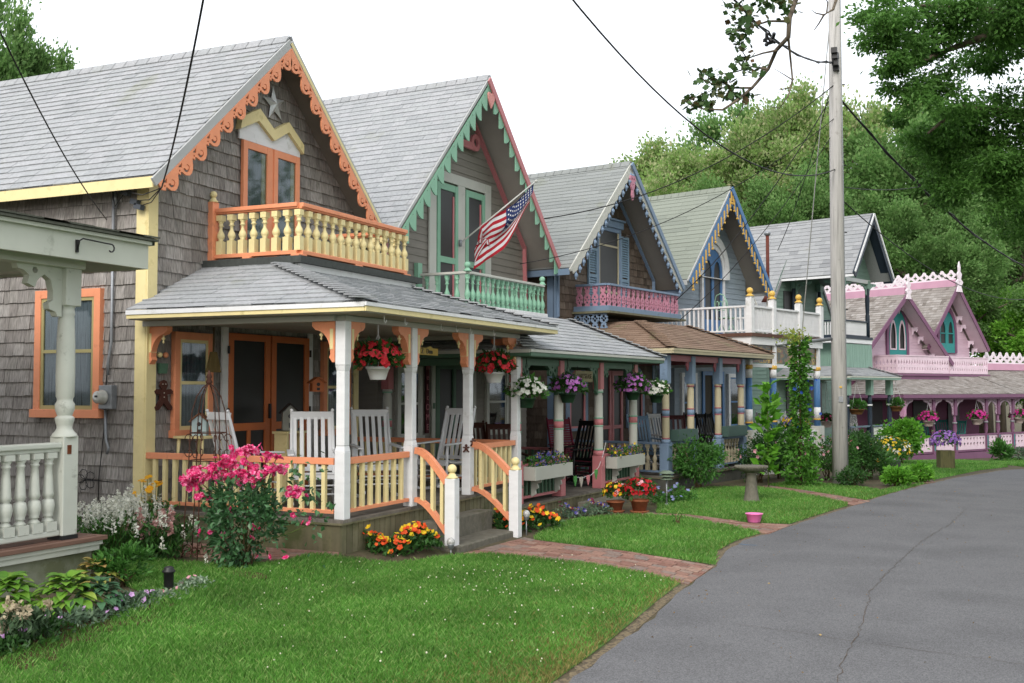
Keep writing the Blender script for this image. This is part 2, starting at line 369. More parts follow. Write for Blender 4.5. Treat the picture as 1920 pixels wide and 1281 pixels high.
def hip_roof(root, x0, x1, y0, y1, ze, run, s, tm, trim, trim2=None, course=.14, tab=(.26, .34), seed=5, name='porch_roof', ceil=None, th=.012, left=True, right=True, ry=None):
    al = math.atan(s); ca, sa = math.cos(al), math.sin(al); S = run/ca; L = x1-x0; Ly = y1-y0; m = MB(); ry = ry or run; Sf = math.hypot(ry, run*s); cf, sf = ry/Sf, run*s/Sf
    rl = run if left else 0; rr = run if right else 0
    m.clad(frame((x0, y0, ze), (1, 0, 0), (0, cf, sf)), [(0, 0), (L, 0), (L-rr, Sf), (rl, Sf)], course, tab, th, seed)
    if left: m.clad(frame((x0, y1, ze), (0, -1, 0), (ca, 0, sa)), [(0, 0), (Ly, 0), (Ly-ry, S), (0, S)], course, tab, th, seed+1)
    if right: m.clad(frame((x1, y0, ze), (0, 1, 0), (-ca, 0, sa)), [(0, 0), (Ly, 0), (Ly, S), (ry, S)], course, tab, th, seed+2)
    m.box(x0+rl, y0+ry, ze+run*s-.03, x1-rr, y1, ze+run*s-.004)
    for a, b, on in (((x0, y0), (x0+run, y0+ry), left), ((x1, y0), (x1-run, y0+ry), right)):   # hip caps
        if on:
            k = max(4, int(math.hypot(run, ry)*1.15/.15))
            for i in range(k):
                t0, t1 = i/k, (i+1.15)/k
                p = Vector((lerp(a[0], b[0], t0), lerp(a[1], b[1], t0), ze+run*s*t0+.03)); q = Vector((lerp(a[0], b[0], min(1, t1)), lerp(a[1], b[1], min(1, t1)), ze+run*s*min(1, t1)+.014)); m.beam(p+Vector((0, 0, .012)), q, .24, .016)
    ro = m.build(name, tm, root)
    MB().box(x0+.03, y0+.03, ze-.11, x1-.03, y1, ze-.085).build('ceiling', ceil or trim, ro)
    f = MB(); f.box(x0-.005, y0-.012, ze-.045, x1+.005, y0+.012, ze-.006); f.box(x0-.012, y0+.013, ze-.055, x0+.012, y1, ze-.006); f.box(x1-.012, y0+.013, ze-.055, x1+.012, y1, ze-.006)
    f.build('drip_edge', trim, ro)
    f = MB(); f.box(x0+.01, y0, ze-.1, x1-.01, y0+.02, ze-.047); f.box(x0+.001, y0+.021, ze-.1, x0+.02, y1, ze-.047); f.box(x1-.02, y0+.021, ze-.1, x1-.001, y1, ze-.047)
    f.build('fascia', trim2 or trim, ro)
    return ro
def window(root, F, u, v, w, h, fm, sm, fw=.1, proud=.05, curt=None, mid=.5, name='window', sill=True, label=None, pw=.04):
    """double-hung window on a wall frame: casing with sash, panes and curtain"""
    F = F @ Matrix.Translation((0, 0, .02))
    a = MB(F); a.box(u-fw, v-(fw if sill else 0), -.02, u, v+h+fw, proud); a.box(u+w, v-(fw if sill else 0), -.02, u+w+fw, v+h+fw, proud)
    a.box(u, v+h, -.02, u+w, v+h+fw, proud-.002)
    if sill: a.box(u-fw-.03, v-fw, -.02, u+w+fw+.03, v, proud+.03)
    o = a.build(name, fm, root, .004)
    if label: o['label'] = label
    b = MB(F)
    for x0, z0, x1, z1 in ((u, v, u+pw, v+h), (u+w-pw, v, u+w, v+h), (u+pw, v, u+w-pw, v+pw*1.2), (u+pw, v+h-pw, u+w-pw, v+h)): b.box(x0, z0, .016, x1, z1, proud-.014)
    if mid: b.box(u+pw, v+h*mid-.02, .016, u+w-pw, v+h*mid+.02, proud-.012)
    b.build('sash', sm, o)
    MB(F).box(u+pw, v+pw, .029, u+w-pw, v+h-pw, .031).build('pane', GLASS, o)
    if curt:
        P = []; n = 40
        for i in range(n+1):
            x = u+pw+(w-2*pw)*i/n; d = .022+.004*math.sin(i*1.1)+.002*math.sin(i*2.7)
            P += [(x, v+pw, d), (x, v+h-pw, d)]
        MB(F).add(P, [(2*i, 2*i+2, 2*i+3, 2*i+1) for i in range(n)], True).build('curtain', curt, o)
    else: MB(F).box(u+pw, v+pw, .013, u+w-pw, v+h-pw, .02).build('dark_room_sheet', DARKIN, o)  # near-black sheet paints the darkness of the unlit room behind the glass
    return o
def bprof(h, r=.034):
    """turned vase baluster profile, blocks drawn square apart"""
    return [(.55*r, 0), (.9*r, .02*h), (.6*r, .06*h), (1.0*r, .16*h), (1.15*r, .26*h), (.95*r, .38*h), (.5*r, .52*h), (.42*r, .62*h), (.5*r, .72*h), (.9*r, .76*h), (.55*r, .8*h), (.62*r, .9*h), (.85*r, .94*h), (.85*r, h)]
def turned(h, bb, bt, w, r, n=10):
    m = MB(); m.box(-w/2, -w/2, 0, w/2, w/2, bb); m.box(-w/2, -w/2, h-bt, w/2, w/2, h)
    m.lathe((0, 0, bb), bprof(h-bb-bt, r), n); return m
def slat(h, w=.045, d=.045): return MB().box(-w/2, -d/2, 0, w/2, d/2, h)
def rail_run(root, pts, z, h, rm, bm, me, sp, name='railing', rw=.09, rh=.045, bottom=.05, bw=.06, ends=.06, rmat=None):
    """railing between consecutive points (x,y): top and bottom rails plus balusters (sub-parts, shared mesh me, height h)"""
    o = None; a = MB()
    for (x0, y0), (x1, y1) in zip(pts[:-1], pts[1:]):
        a.beam((x0, y0, z+bottom+h+rh/2+.04), (x1, y1, z+bottom+h+rh/2+.04), rw, rh); a.beam((x0, y0, z+bottom+.02), (x1, y1, z+bottom+.02), bw, .04)
    o = a.build(name, rm, root, .004)
    for (x0, y0), (x1, y1) in zip(pts[:-1], pts[1:]):
        L = math.hypot(x1-x0, y1-y0); n = max(1, round((L-2*ends)/sp)); ang = math.atan2(y1-y0, x1-x0)
        for i in range(n):
            t = (ends+(i+.5)*(L-2*ends)/n)/L
            inst(me, 'baluster', o, (lerp(x0, x1, t), lerp(y0, y1, t), z+bottom+.04), ang)
    return o
def post_sq(root, x, y, z0, z1, w, m, cham=None, name='porch_post'):
    p = MB(); p.box(x-w/2, y-w/2, z0, x+w/2, y+w/2, z1) if not cham else None
    if cham:
        a, b, k = cham; w2 = w*k
        p.box(x-w/2, y-w/2, z0, x+w/2, y+w/2, a); p.box(x-w/2, y-w/2, b, x+w/2, y+w/2, z1)
        for s0, s1, za_, zb_ in ((w, w2, a, a+.06), (w2, w, b-.06, b)):
            P = [(x+i*s0/2, y+j*s0/2, za_) for i, j in ((-1, -1), (1, -1), (1, 1), (-1, 1))]+[(x+i*s1/2, y+j*s1/2, zb_) for i, j in ((-1, -1), (1, -1), (1, 1), (-1, 1))]
            p.add(P, [(i, (i+1) % 4, 4+(i+1) % 4, 4+i) for i in range(4)])
        p.box(x-w2/2, y-w2/2, a+.06, x+w2/2, y+w2/2, b-.06)
    return p.build(name, m, root, .008)
def deck(root, x0, x1, y0, y1, z, zb, skirt=SKIRT, dm=DECK, across=True):
    d = MB()
    d.clad(frame((x0, y0, z-.004), (0, 1, 0), (-1, 0, 0)) if False else frame((x0, y1, z-.006), (0, -1, 0), (1, 0, 0)), [(0, 0), (y1-y0, 0), (y1-y0, x1-x0), (0, x1-x0)], .1, (3, 5), .006, 9, back=False) if False else None
    n = int((x1-x0)/.09)
    for i in range(n):
        a = x0+(x1-x0)*i/n; d.box(a+.002, y0-.03, z-.03, a+(x1-x0)/n-.002, y1, z)
    o = d.build('deck', dm, root)
    s = MB()
    for (ax, ay), (bx, by) in (((x0, y1), (x0, y0)), ((x0, y0), (x1, y0)), ((x1, y0), (x1, y1))):
        L = math.hypot(bx-ax, by-ay); k = int(L/.11)
        for i in range(k):
            t0, t1 = i/k+.003, (i+1)/k-.003
            p = Vector((lerp(ax, bx, t0), lerp(ay, by, t0), 0)); q = Vector((lerp(ax, bx, t1), lerp(ay, by, t1), 0)); mid = (p+q)/2
            s.box(min(p.x, q.x)-.008, min(p.y, q.y)-.008, zb, max(p.x, q.x)+.008, max(p.y, q.y)+.008, z-.05)
    s.box(x0+.02, y0+.02, zb, x1-.02, y1, z-.035)
    s.build('skirting', skirt, root)
    e = MB(); e.box(x0-.03, y0-.03, z-.05, x1+.03, y0-.031+.04, z-.031); e.box(x0-.03, y0+.011, z-.05, x0+.02, y1, z-.031)
    e.build('deck_edge', SKIRT, root)
    return o
def bracket_shape(w, h, n=8):
    """quarter-arch bracket: corner at (0,0), arm to +u, leg down -v"""
    P = [(0, 0), (w, 0), (w, -.05), (w*.9, -.075)]
    for i in range(n+1):
        a = math.pi/2*i/n; P.append((.055+(w*.85-.055)*(1-math.sin(a)), -.09-(h*.8-.09)*(1-math.cos(a))))
    return P+[(.07, -h*.88), (.03, -h), (0, -h)]
def ball_finial(root, x, y, z, m, r=.05, name='finial'):
    b = MB(); b.lathe((x, y, z), [(r*1.3, 0), (r*1.3, .015), (r*.9, .03), (r*.75, .05), (r*.45, .065)], 14); b.sph((x, y, z+.06+r*.9), r, n=16, m=10)
    return b.build(name, m, root)
def curl(cx, cy, r, t0, turns, w, n=14):
    """comma / scroll hole outline"""
    A = []; B = []
    for i in range(n+1):
        t = i/n; a = t0+turns*t*2*math.pi; q = r*(1-.55*t); ww = w*(1-t)*.9+.15*w
        A.append((cx+(q+ww/2)*math.cos(a), cy+(q+ww/2)*math.sin(a))); B.append((cx+(q-ww/2)*math.cos(a), cy+(q-ww/2)*math.sin(a)))
    return A+B[::-1]
# ================================================================ COTTAGE 1 : orange and yellow trim
H1 = thing('cottage', 'weathered grey shingled cottage with orange and yellow trim and yellow baluster balcony', 'house', (9.9, 9.16, 0))
W, D, XM, ZA, S1 = 4.55, 9.5, 2.27, 6.47, .91
walls(H1, W, D, XM, ZA, S1, SH1, .165, (.08, .19), .022, zb=-.2, seed=21, gap=.1)
gable_roof(H1, W, D, XM, ZA, S1, .3, .36, ROOF1, mat('grey_white_trim', '#a9abab', .5, 3, .05), mat('soffit_grey', '#77736c', .7, 3, .1), seed=31, fasc=YEL, course=.145, tab=(.2, .32), th=.016)
cb = MB(); cb.box(-.05, -.035, -.1, -.001, .12, 4.22); cb.box(-.045, -.06, -.1, .11, -.034, 4.16); cb.box(.0, -.034, -.1, .11, -.001, 4.16); cb.box(W-.1, -.034, -.1, W+.032, -.001, 4.1)
cb.build('corner_board', YEL, H1)
(FA, LA), (FB, LB) = rake_frames(W, XM, ZA, S1, .3, -.36)
yt = MB()
for F, L in ((FA, LA), (FB, LB)): yt.box(.02, -.135, .004, L-.02, -.105, .016, F) if F is FA else yt.box(.02, -.085, -.037, L-.05, -.035, -.03, F)
yt.build('rake_stripe', YEL, H1)
for F, L, sg in ((FA, LA, 1), (FB, LB, -1)):
    # scroll-sawn scalloped bargeboard
    n = 10; p = (L-.16)/n; out = [(0, -.10), (L-.06, -.10)]; low = []
    for i in range(n):
        u0 = i*p
        for t, d in ((0, .18), (.07, .225), (.13, .195), (.2, .21), (.3, .275), (.45, .31), (.6, .31), (.75, .285), (.86, .245), (.93, .205)): low.append((u0+t*p, -d))
    low.append((L-.16, -.18)); low[0] = (-.02, -.19)
    out = [(-.03, -.10)]+low+[(L-.1, -.10)]
    holes = []
    for i in range(n):
        cx = (i+.5)*p; holes.append(curl(cx+.01, -.21, .055, math.pi*.9, .78, .032)); holes.append([(cx-.12, -.13), (cx-.03, -.122), (cx-.07, -.17)])
        holes.append(circ(cx-.125, -.175, .014, 6))
    b = MB(F); b.cut([out]+holes, .025, Matrix.Translation((0, 0, .02 if sg > 0 else -.02)))
    b.build('bargeboard', ORANGE, H1)
# gable door pair with crown
Fd = front(0, -.015, 0)
g = MB(Fd); u0, u1, v0, v1 = 1.66, 2.92, 3.34, 4.98
for a, b in ((u0, 2.26), (2.32, u1)): g.box(a, v0, .02, a+.09, v1, .07); g.box(b-.09, v0, .02, b, v1, .07); g.box(a+.09, v1-.1, .02, b-.09, v1, .068)
g.box(2.26, v0, .02, 2.32, v1, .055)
gd = g.build('balcony_door', ORANGE, H1, .004)
q = MB(Fd)
for a, b in ((u0+.09, 2.17), (2.41, u1-.09)): q.box(b-.09, v0+.3, .03, b, v1-.1, .045); q.box(a, 3.75, .03, b-.09, 3.8, .045)
q.build('sash', YEL, gd)
q = MB(Fd)
for a, b in ((u0+.09, 2.17), (2.41, u1-.09)): q.box(a, v0, .046, b, v1-.1, .048)
q.build('pane', GLASS, gd)
q = MB(Fd)
for a, b in ((u0+.09, 2.17), (2.41, u1-.09)): q.box(a, v0, .021, b, v1-.1, .026)
q.build('curtain', mat('grey_curtain', '#8e8f8c', .9, (60, 60, 3), .2), gd)
cr = MB(Fd); zg = [(1.6, 4.99), (2.95, 4.99), (2.95, 5.1), (2.62, 5.32), (2.29, 5.12), (1.95, 5.34), (1.6, 5.12)]
cr.cut([zg], .03, Matrix.Translation((0, 0, .03))); cr.build('door_crown', WHITE, H1)
cy = MB(Fd); cy.cut([[(1.56, 5.1), (1.6, 5.27), (1.97, 5.46), (2.29, 5.24), (2.62, 5.42), (2.98, 5.17), (2.98, 5.04), (2.62, 5.28), (2.29, 5.09), (1.95, 5.29)]], .09, Matrix.Translation((0, 0, .05)))
cy.build('crown_moulding', YEL, H1)
# side window
window(H1, leftside(), -1.6, 1.45, .86, 1.35, ORANGE, mat('khaki_sash', '#a39a6c', .6, 3, .05), .1, .06, CURT, .52, label='orange-cased side window with yellow sash and lace curtain')
# ---- front porch
z0 = .31
deck(H1, -.07, 4.65, -2.75, 0, z0, -.05)
st = MB(); st.box(1.52, -3.05, -.26, 3.05, -2.79, .13); st.build('upper_step', CONC, H1, .015)
st = MB(); st.box(1.35, -3.42, -.26, 2.98, -3.04, -.11); st.build('lower_step', CONC, H1, .015)
hip_roof(H1, -.32, 4.98, -3.2, 0, 2.6, 1.27, .47, ROOF1, WHITE, YEL, seed=51, ceil=mat('porch_ceiling', '#a7a49c', .7, 3, .05), th=.016, ry=2.0)
be = MB()
for a, b in (((.0, -2.7, 2.455), (4.6, -2.7, 2.455)), ((.0, -2.64, 2.455), (.0, 0, 2.455)), ((4.6, -2.64, 2.455), (4.6, 0, 2.455))): be.beam(a, b, .12, .06)
be.build('porch_beam', mat('beam_offwhite', '#b1b0a9', .6, 3, .05), H1)
PX = (.04, 1.5, 3.03, 4.57)
for x in PX: post_sq(H1, x, -2.7, z0, 2.425, .125, WHITE, (z0+.72, 1.95, .84))
bs = bracket_shape(.29, .44)
for x, y, M in [(PX[i]+sg*.075, -2.7, frame((PX[i]+sg*.075, -2.7, 2.424), (sg, 0, 0), (0, 0, 1))) for i, sg in ((0, 1), (1, -1), (1, 1), (2, -1), (2, 1), (3, -1))]+[(0, 0, frame((.04, -2.62, 2.424), (0, 1, 0), (0, 0, 1))), (0, 0, frame((.04, -.03, 2.424), (0, -1, 0), (0, 0, 1))), (0, 0, frame((4.57, -2.62, 2.424), (0, 1, 0), (0, 0, 1))), (0, 0, frame((4.57, -.03, 2.424), (0, -1, 0), (0, 0, 1)))]:
    b = MB(M); b.cut([bs], .09); o = b.build('bracket', ORANGE, H1)
    q = MB(M); q.box(.02, -.3, -.05, .06, -.08, .05); q.lathe((.19, 0, 0), [(.001, 0), (.001, .001)], 4) if False else None
    q.build('bracket_inlay', YEL, o)
    q = MB(M @ Matrix.Rotation(R(-90), 4, 'X')); q.lathe((.2, 0, -.2), [(.004, 0), (.014, .02), (.006, .035), (.02, .05), (.026, .065), (.01, .075), (.012, .1)], 8); q.build('pendant', YEL, o)
sl = slat(.48).mesh('baluster', YEL)
rail_run(H1, [(0, -.04), (0, -2.63)], z0, .48, ORANGE, YEL, sl, .145, rw=.07, rh=.07, bottom=.06)
rail_run(H1, [(.115, -2.7), (1.425, -2.7)], z0, .48, ORANGE, YEL, sl, .16, rw=.07, rh=.07, bottom=.06)
rail_run(H1, [(3.105, -2.7), (4.495, -2.7)], z0, .48, ORANGE, YEL, sl, .16, rw=.07, rh=.07, bottom=.06)
rail_run(H1, [(4.57, -2.63), (4.57, -.05)], z0, .48, ORANGE, YEL, sl, .16, rw=.07, rh=.07, bottom=.06)
def curve_rail(x0, y0, x1, y1):
    n = 10; T = []; B = []
    for i in range(n+1):
        t = i/n; dz = -.36*(t*t*(1.6-.6*t)); x, y = lerp(x0, x1, t), lerp(y0, y1, t); T.append((x, y, z0+.66+dz)); B.append((x, y, z0+.08+dz))
    a = MB()
    for P, h in ((T, .075), (B, .055)):
        for p, q2 in zip(P[:-1], P[1:]): a.beam(p, q2, .07, h)
    o = a.build('stair_railing', ORANGE, H1)
    for t in (.22, .55, .85):
        i = t*n; k = int(i); f = i-k; zt_ = lerp(T[k][2], T[k+1][2], f); zb_ = lerp(B[k][2], B[k+1][2], f); x, y = lerp(x0, x1, t), lerp(y0, y1, t)
        m2 = MB(); m2.box(x-.03, y-.02, zb_, x+.03, y+.02, zt_); m2.build('baluster', YEL, o)
NW = ((1.44, -3.29), (2.95, -3.42))
curve_rail(1.5, -2.78, NW[0][0], NW[0][1]+.06); curve_rail(3.03, -2.78, NW[1][0], NW[1][1]+.06)
for x, y in NW:
    p = MB(); p.box(x-.065, y-.065, -.3, x+.065, y+.065, .66); o = p.build('newel_post', WHITE, H1, .008); ball_finial(o, x, y, .66, YEL, .055)
# porch doors and windows on the facade
d = MB(Fd); dx0, dx1, dz1 = 1.42, 3.2, 2.42
for a, b in ((dx0, 2.29), (2.33, dx1)):
    d.box(a, z0, .02, a+.1, dz1, .06); d.box(b-.1, z0, .02, b, dz1, .06); d.box(a+.1, dz1-.09, .02, b-.1, dz1, .058); d.box(a+.1, 1.15, .02, b-.1, 1.25, .058); d.box(a+.1, z0, .02, b-.1, z0+.12, .058)
    d.box((a+b)/2-.03, z0+.12, .02, (a+b)/2+.03, 1.15, .056); d.box(a+.1, .72, .02, b-.1, .79, .054)
do = d.build('screen_door', ORANGE2, H1, .004)
q = MB(Fd); q.box(dx0+.1, z0+.12, .022, 2.19, dz1-.09, .032); q.box(2.43, z0+.12, .022, dx1-.1, dz1-.09, .032); q.build('screen', SCREEN, do)
q = MB(Fd)
for v in (.75, 1.35, 2.15):
    for a in (dx0-.03, dx1): q.box(a, v, .06, a+.03, v+.1, .075)
q.box(2.25, 1.3, .06, 2.28, 1.5, .09); q.build('hinge', BLACKM, do)
fr = MB(Fd); fr.box(dx0-.12, z0, .02, dx0-.002, 2.5, .05); fr.box(dx1+.002, z0, .02, dx1+.1, 2.5, .05); fr.build('door_frame', WHITE, H1)
window(H1, Fd, .5, 1.2, .52, 1.1, ORANGE, YEL, .09, .05, CURT, .52)
window(H1, Fd, 3.65, 1.1, .55, 1.2, ORANGE, YEL, .09, .05, CURT, .52)
# ---- balcony
p = MB(); p.box(.95, -1.5, 3.215, 3.95, .0, 3.3); p.build('balcony_base', GREYFL, H1)
p = MB(); p.box(1.02, -1.44, 3.05, 3.86, -.02, 3.214); p.build('balcony_skirt', WHITE, H1)
tb = turned(.5, .17, .07, .085, .045).mesh('baluster', YEL)
X0, X1, Y0 = 1.15, 3.72, -1.33
a = MB()
for (ax, ay), (bx, by) in (((X0, -.05), (X0, Y0)), ((X0, Y0), (X1, Y0)), ((X1, Y0), (X1, -.05))):
    a.beam((ax, ay, 3.95), (bx, by, 3.95), .12, .05); a.beam((ax, ay, 3.92), (bx, by, 3.92), .07, .03); a.beam((ax, ay, 3.365), (bx, by, 3.365), .11, .05)
for x, y in ((X0, Y0), (X1, Y0), ((X0+X1)/2, Y0), (X0, -.6)): a.box(x-.09, y-.06, 3.3, x+.09, y+.06, 3.34)
a.box(X0-.1, -.09, 3.3, X0+.02, -.01, 4.06)
bo = a.build('balcony_railing', ORANGE, H1, .005); ball_finial(H1, X0-.04, -.05, 4.06, YEL, .045)
def bal_line(o, me, ax, ay, bx, by, z, n, skip0=False):
    ang = math.atan2(by-ay, bx-ax)
    for i in range(n+1):
        if skip0 and i == 0: continue
        inst(me, 'baluster', o, (lerp(ax, bx, i/n), lerp(ay, by, i/n), z), ang)
bal_line(bo, tb, X0, -.14, X0, Y0, 3.39, 7); bal_line(bo, tb, X0, Y0, X1, Y0, 3.39, 14, True); bal_line(bo, tb, X1, Y0, X1, -.14, 3.39, 7, True)
# conduit up the side wall
cd = MB(); P = [(-.06, .52, 1.86), (-.06, .52, 2.0), (-.06, .47, 2.25), (-.06, .47, 4.05)]; cd.tube(P, .018, 8); cd.tube([(-.05, .56, 1.45), (-.05, .54, 1.1), (-.05, .5, 1.0), (-.05, .52, .93)], .016, 8)
cd.build('conduit', METAL, H1)
hk = MB()
for x, y in ((.3, -3.05), (.75, -3.05), (1.9, -2.9), (2.3, -2.9), (2.7, -2.9), (3.4, -2.9)):
    hk.tube([(x, y, 2.5), (x, y, 2.44), (x+.02, y, 2.41), (x+.045, y, 2.43), (x+.045, y, 2.45)], .006, 6)
hk.build('ceiling_hook', WHITE, H1)
def arch_poly(x0, x1, z0, zs, n=12, rise=None, pointed=False):
    cx = (x0+x1)/2; r = (x1-x0)/2; rise = rise or r; P = [(x0, z0), (x1, z0)]
    for i in range(n+1):
        t = math.pi*i/n
        if pointed:
            f = abs(1-2*i/n); P.append((cx+r*(1-2*i/n), zs+rise*math.sqrt(max(0, 1-f**1.7))))
        else: P.append((cx+r*math.cos(t), zs+rise*math.sin(t)))
    return P
def teeth_board(F, L, sdir, base, n, depth, hole=True, flip=1):
    """board along a rake with leaf-shaped teeth that hang plumb; sdir = plumb direction in the frame"""
    p = L/n; low = []; H = []
    for i in range(n):
        u = i*p
        P0 = (u, -base); P1 = (u+p, -base); d = depth; tip = (P1[0]+sdir[0]*d, P1[1]+sdir[1]*d)
        m1 = (lerp(P0[0], tip[0], .33)-.028, lerp(P0[1], tip[1], .33)-.03); m2 = (lerp(P0[0], tip[0], .7)-.026, lerp(P0[1], tip[1], .7)-.026)
        low += [P0, m1, m2, tip, (P1[0]+sdir[0]*.02+.004, P1[1]+sdir[1]*.02)]
        H.append(circ(u+p*.55, -base+.0, .012, 6))
    return [[(0, -.08)]+low[:-1]+[(L, -base), (L-.05, -.08)]]+(H[:-1] if hole else [])
# ================================================================ COTTAGE 2 : mint and salmon
H2 = thing('cottage', 'grey clapboard cottage with mint green scalloped gable boards and a flag on its front', 'house', (15.29, 9.27, 0), R(-4))
W, D, XM, ZA, S = 5.2, 9, 2.6, 7.4, 1.07
walls(H2, W, D, XM, ZA, S, TAUPEC, .13, (2.5, 4), .014, zb=-.3, seed=61)
gable_roof(H2, W, D, XM, ZA, S, .36, .6, ROOF1, mat('grey_white_trim', ''), mat('soffit_taupe', '#a09a93', .7, 3, .05), rkh=.045, seed=71, tab=(.2, .32), course=.145, th=.014)
FR = rake_frames(W, XM, ZA, S, .36, -.6); ca = 1/math.sqrt(1+S*S); sa = S*ca
for k, (F, L) in enumerate(FR):
    b = MB(F); b.cut(teeth_board(F, L, (-sa, -ca), .12, 14, .36), .022, Matrix.Translation((0, 0, .02 if k == 0 else -.02))); b.build('bargeboard', GREENT, H2)
F, L = FR[1]
b = MB(F); b.box(0, -.17, -.062, L, -.05, -.034); b.build('rake_moulding', PINKT, H2)
ht = []
for i in range(20):
    t = 2*math.pi*i/20; ht.append((XM+.105*math.sin(t)**3*1.15, 6.98+.1*(math.cos(t)*1.1-.45*math.cos(2*t)-.15*math.cos(3*t))*1.25))
b = MB(front(0, -.64, 0)); b.cut([ht], .03); b.build('heart', mat('pale_pink_wood', '#d3918c', .6, 3, .05), H2)
b = MB(front()) # inner salmon frame following the gable
for sg in (1, -1):
    x = lambda q: XM+sg*(q-XM)
    b.beam((x(5.05), 4.55, .03), (x(XM+.02), 7.1, .03), .05, .11, up=(0, 0, 1)); b.beam((x(5.05), 4.6, .03), (x(5.1), 3.2, .03), .05, .1, up=(0, 0, 1))
b.cut([circ(XM-.35, 6.3, .16, 14), circ(XM-.35, 6.3, .08, 12)], .05, Matrix.Translation((0, 0, .1))); b.cut([circ(XM+.35, 6.3, .16, 14), circ(XM+.35, 6.3, .08, 12)], .05, Matrix.Translation((0, 0, .1))); b.box(XM-.3, 6.15, .07, XM+.3, 6.28, .12)
b.build('gable_trim', PINKT, H2)
Fd = front(); dv0, dv1 = 3.15, 5.38
b = MB(Fd); b.box(1.45, dv0, .02, 1.68, 5.6, .055); b.box(3.42, dv0, .02, 3.65, 5.6, .055); b.box(1.68, 5.42, .02, 3.42, 5.6, .053); b.box(2.42, dv0, .02, 2.68, 5.42, .05); b.build('door_frame', OFFW, H2, .004)
b = MB(Fd)
for a, e in ((1.7, 2.41), (2.69, 3.4)):
    b.box(a, dv0, .025, a+.1, dv1, .065); b.box(e-.1, dv0, .025, e, dv1, .065); b.box(a+.1, dv1-.12, .025, e-.1, dv1, .063); b.box(a+.1, 3.95, .025, e-.1, 4.06, .063); b.box(a+.1, dv0, .025, e-.1, dv0+.12, .063)
gd = b.build('balcony_door', GREENT, H2, .004)
b = MB(Fd); b.box(1.8, dv0+.12, .03, 2.31, dv1-.12, .04); b.box(2.79, dv0+.12, .03, 3.3, dv1-.12, .04); b.build('screen', SCREEN, gd)
b = MB(Fd); b.box(2.24, dv0+.12, .04, 2.29, dv1-.2, .05); b.box(3.22, dv0+.12, .04, 3.27, dv1-.2, .05); b.build('inner_trim', PINKT, gd)
# balcony
X0, X1, Y0 = 1.15, 3.95, -1.0
b = MB(); b.box(X0-.08, Y0-.08, 2.9, X1+.08, 0, 3.12); b.build('balcony_base', WHITE, H2, .006)
a = MB()
for (ax, ay), (bx, by) in (((X0, -.05), (X0, Y0)), ((X0, Y0), (X1, Y0)), ((X1, Y0), (X1, -.05))): a.beam((ax, ay, 3.65), (bx, by, 3.65), .12, .04)
bo = a.build('balcony_railing', OFFW, H2, .004)
t2 = turned(.49, .05, .05, .06, .045).mesh('baluster', GREENT)
bal_line(bo, t2, X0, -.2, X0, Y0, 3.13, 4); bal_line(bo, t2, X0, Y0, X1, Y0, 3.13, 16, True); bal_line(bo, t2, X1, Y0, X1, -.2, 3.13, 4, True)
for x, y in ((X0, Y0), (X1, Y0)): ball_finial(H2, x, y, 3.67, GREENT, .055)
b = MB(); b.box(X0-.13, -.1, 3.1, X0, -.02, 3.85); b.box(X1, -.1, 3.1, X1+.13, -.02, 3.85); b.build('balcony_post', GREENT, H2)
# porch
z0 = .02
deck(H2, -.65, 4.3, -2.9, 0, z0, -.3)
b = MB(); b.box(1.2, -3.35, -.25, 2.4, -3.0, -.09); b.build('porch_step', CONC, H2, .01)
hip_roof(H2, -.8, 4.62, -3.2, 0, 2.27, 1.35, .5, ROOF1, OFFW, GREEND, seed=81, ceil=GREEND, tab=(.2, .3))
def turned_post(root, x, y, z0, z1, base, cap, w, mb_, mshaft, mring, mcap, r=.075, rings=True, name='porch_post'):
    b = MB(); b.box(x-w/2, y-w/2, z0, x+w/2, y+w/2, z0+base)
    o = b.build(name, mb_, root, .01); h = z1-cap-z0-base; zb = z0+base
    q = MB(); q.lathe((x, y, zb), [(r*.9, 0), (r*1.25, .03), (r*.8, .06), (r*.8, .09), (r*1.05, .13), (r, h*.45), (r*.98, h-.12), (r*.8, h-.07), (r*1.1, h-.03), (r, h)], 14); q.build('shaft', mshaft, o)
    if rings:
        q = MB()
        for a, e, k in ((.0, .08, 1.28), (h*.45, h*.55, 1.04)): q.lathe((x, y, zb+a), [(r*k, 0), (r*k, e-a)], 14)
        q.build('ring', mring, o)
        q = MB()
        for a in (.09, h*.435, h*.555, h-.06): q.lathe((x, y, zb+a), [(r*1.08, 0), (r*1.08, .025)], 14)
        q.build('band', mcap[1], o)
    q = MB(); q.box(x-w*.42, y-w*.42, z1-cap, x+w*.42, y+w*.42, z1); q.build('capital', mcap[0], o)
    return o
for x in (-.5, .93, 2.49, 4.05): turned_post(H2, x, -2.8, z0, 2.14, .55, .45, .17, PINKT, OFFW, PINKT, (PINKT, GREENT))
turned_post(H2, .05, -.15, z0, 2.14, .55, .45, .17, PINKT, OFFW, PINKT, (PINKT, GREENT))
b = MB(); b.beam((-.55, -2.8, 2.1), (4.2, -2.8, 2.1), .1, .1); b.beam((-.5, -2.75, 2.1), (-.5, 0, 2.1), .1, .1); b.beam((4.05, -2.75, 2.1), (4.05, 0, 2.1), .1, .1); b.build('porch_beam', GREEND, H2)
sc2 = bracket_shape(.36, .5)
for x, sg in ((-.5, 1), (.93, -1), (.93, 1), (2.49, -1), (2.49, 1), (4.05, -1)):
    b = MB(frame((x+sg*.07, -2.8, 2.1), (sg, 0, 0), (0, 0, 1))); b.cut([sc2, circ(.1, -.12, .035, 8), circ(.2, -.075, .02, 6)], .05); b.cut([circ(.25, -.15, .06, 10), circ(.25, -.15, .03, 8)], .045); b.build('bracket', GREEND, H2)
s2 = slat(.42, .05, .03).mesh('baluster', GREEND)
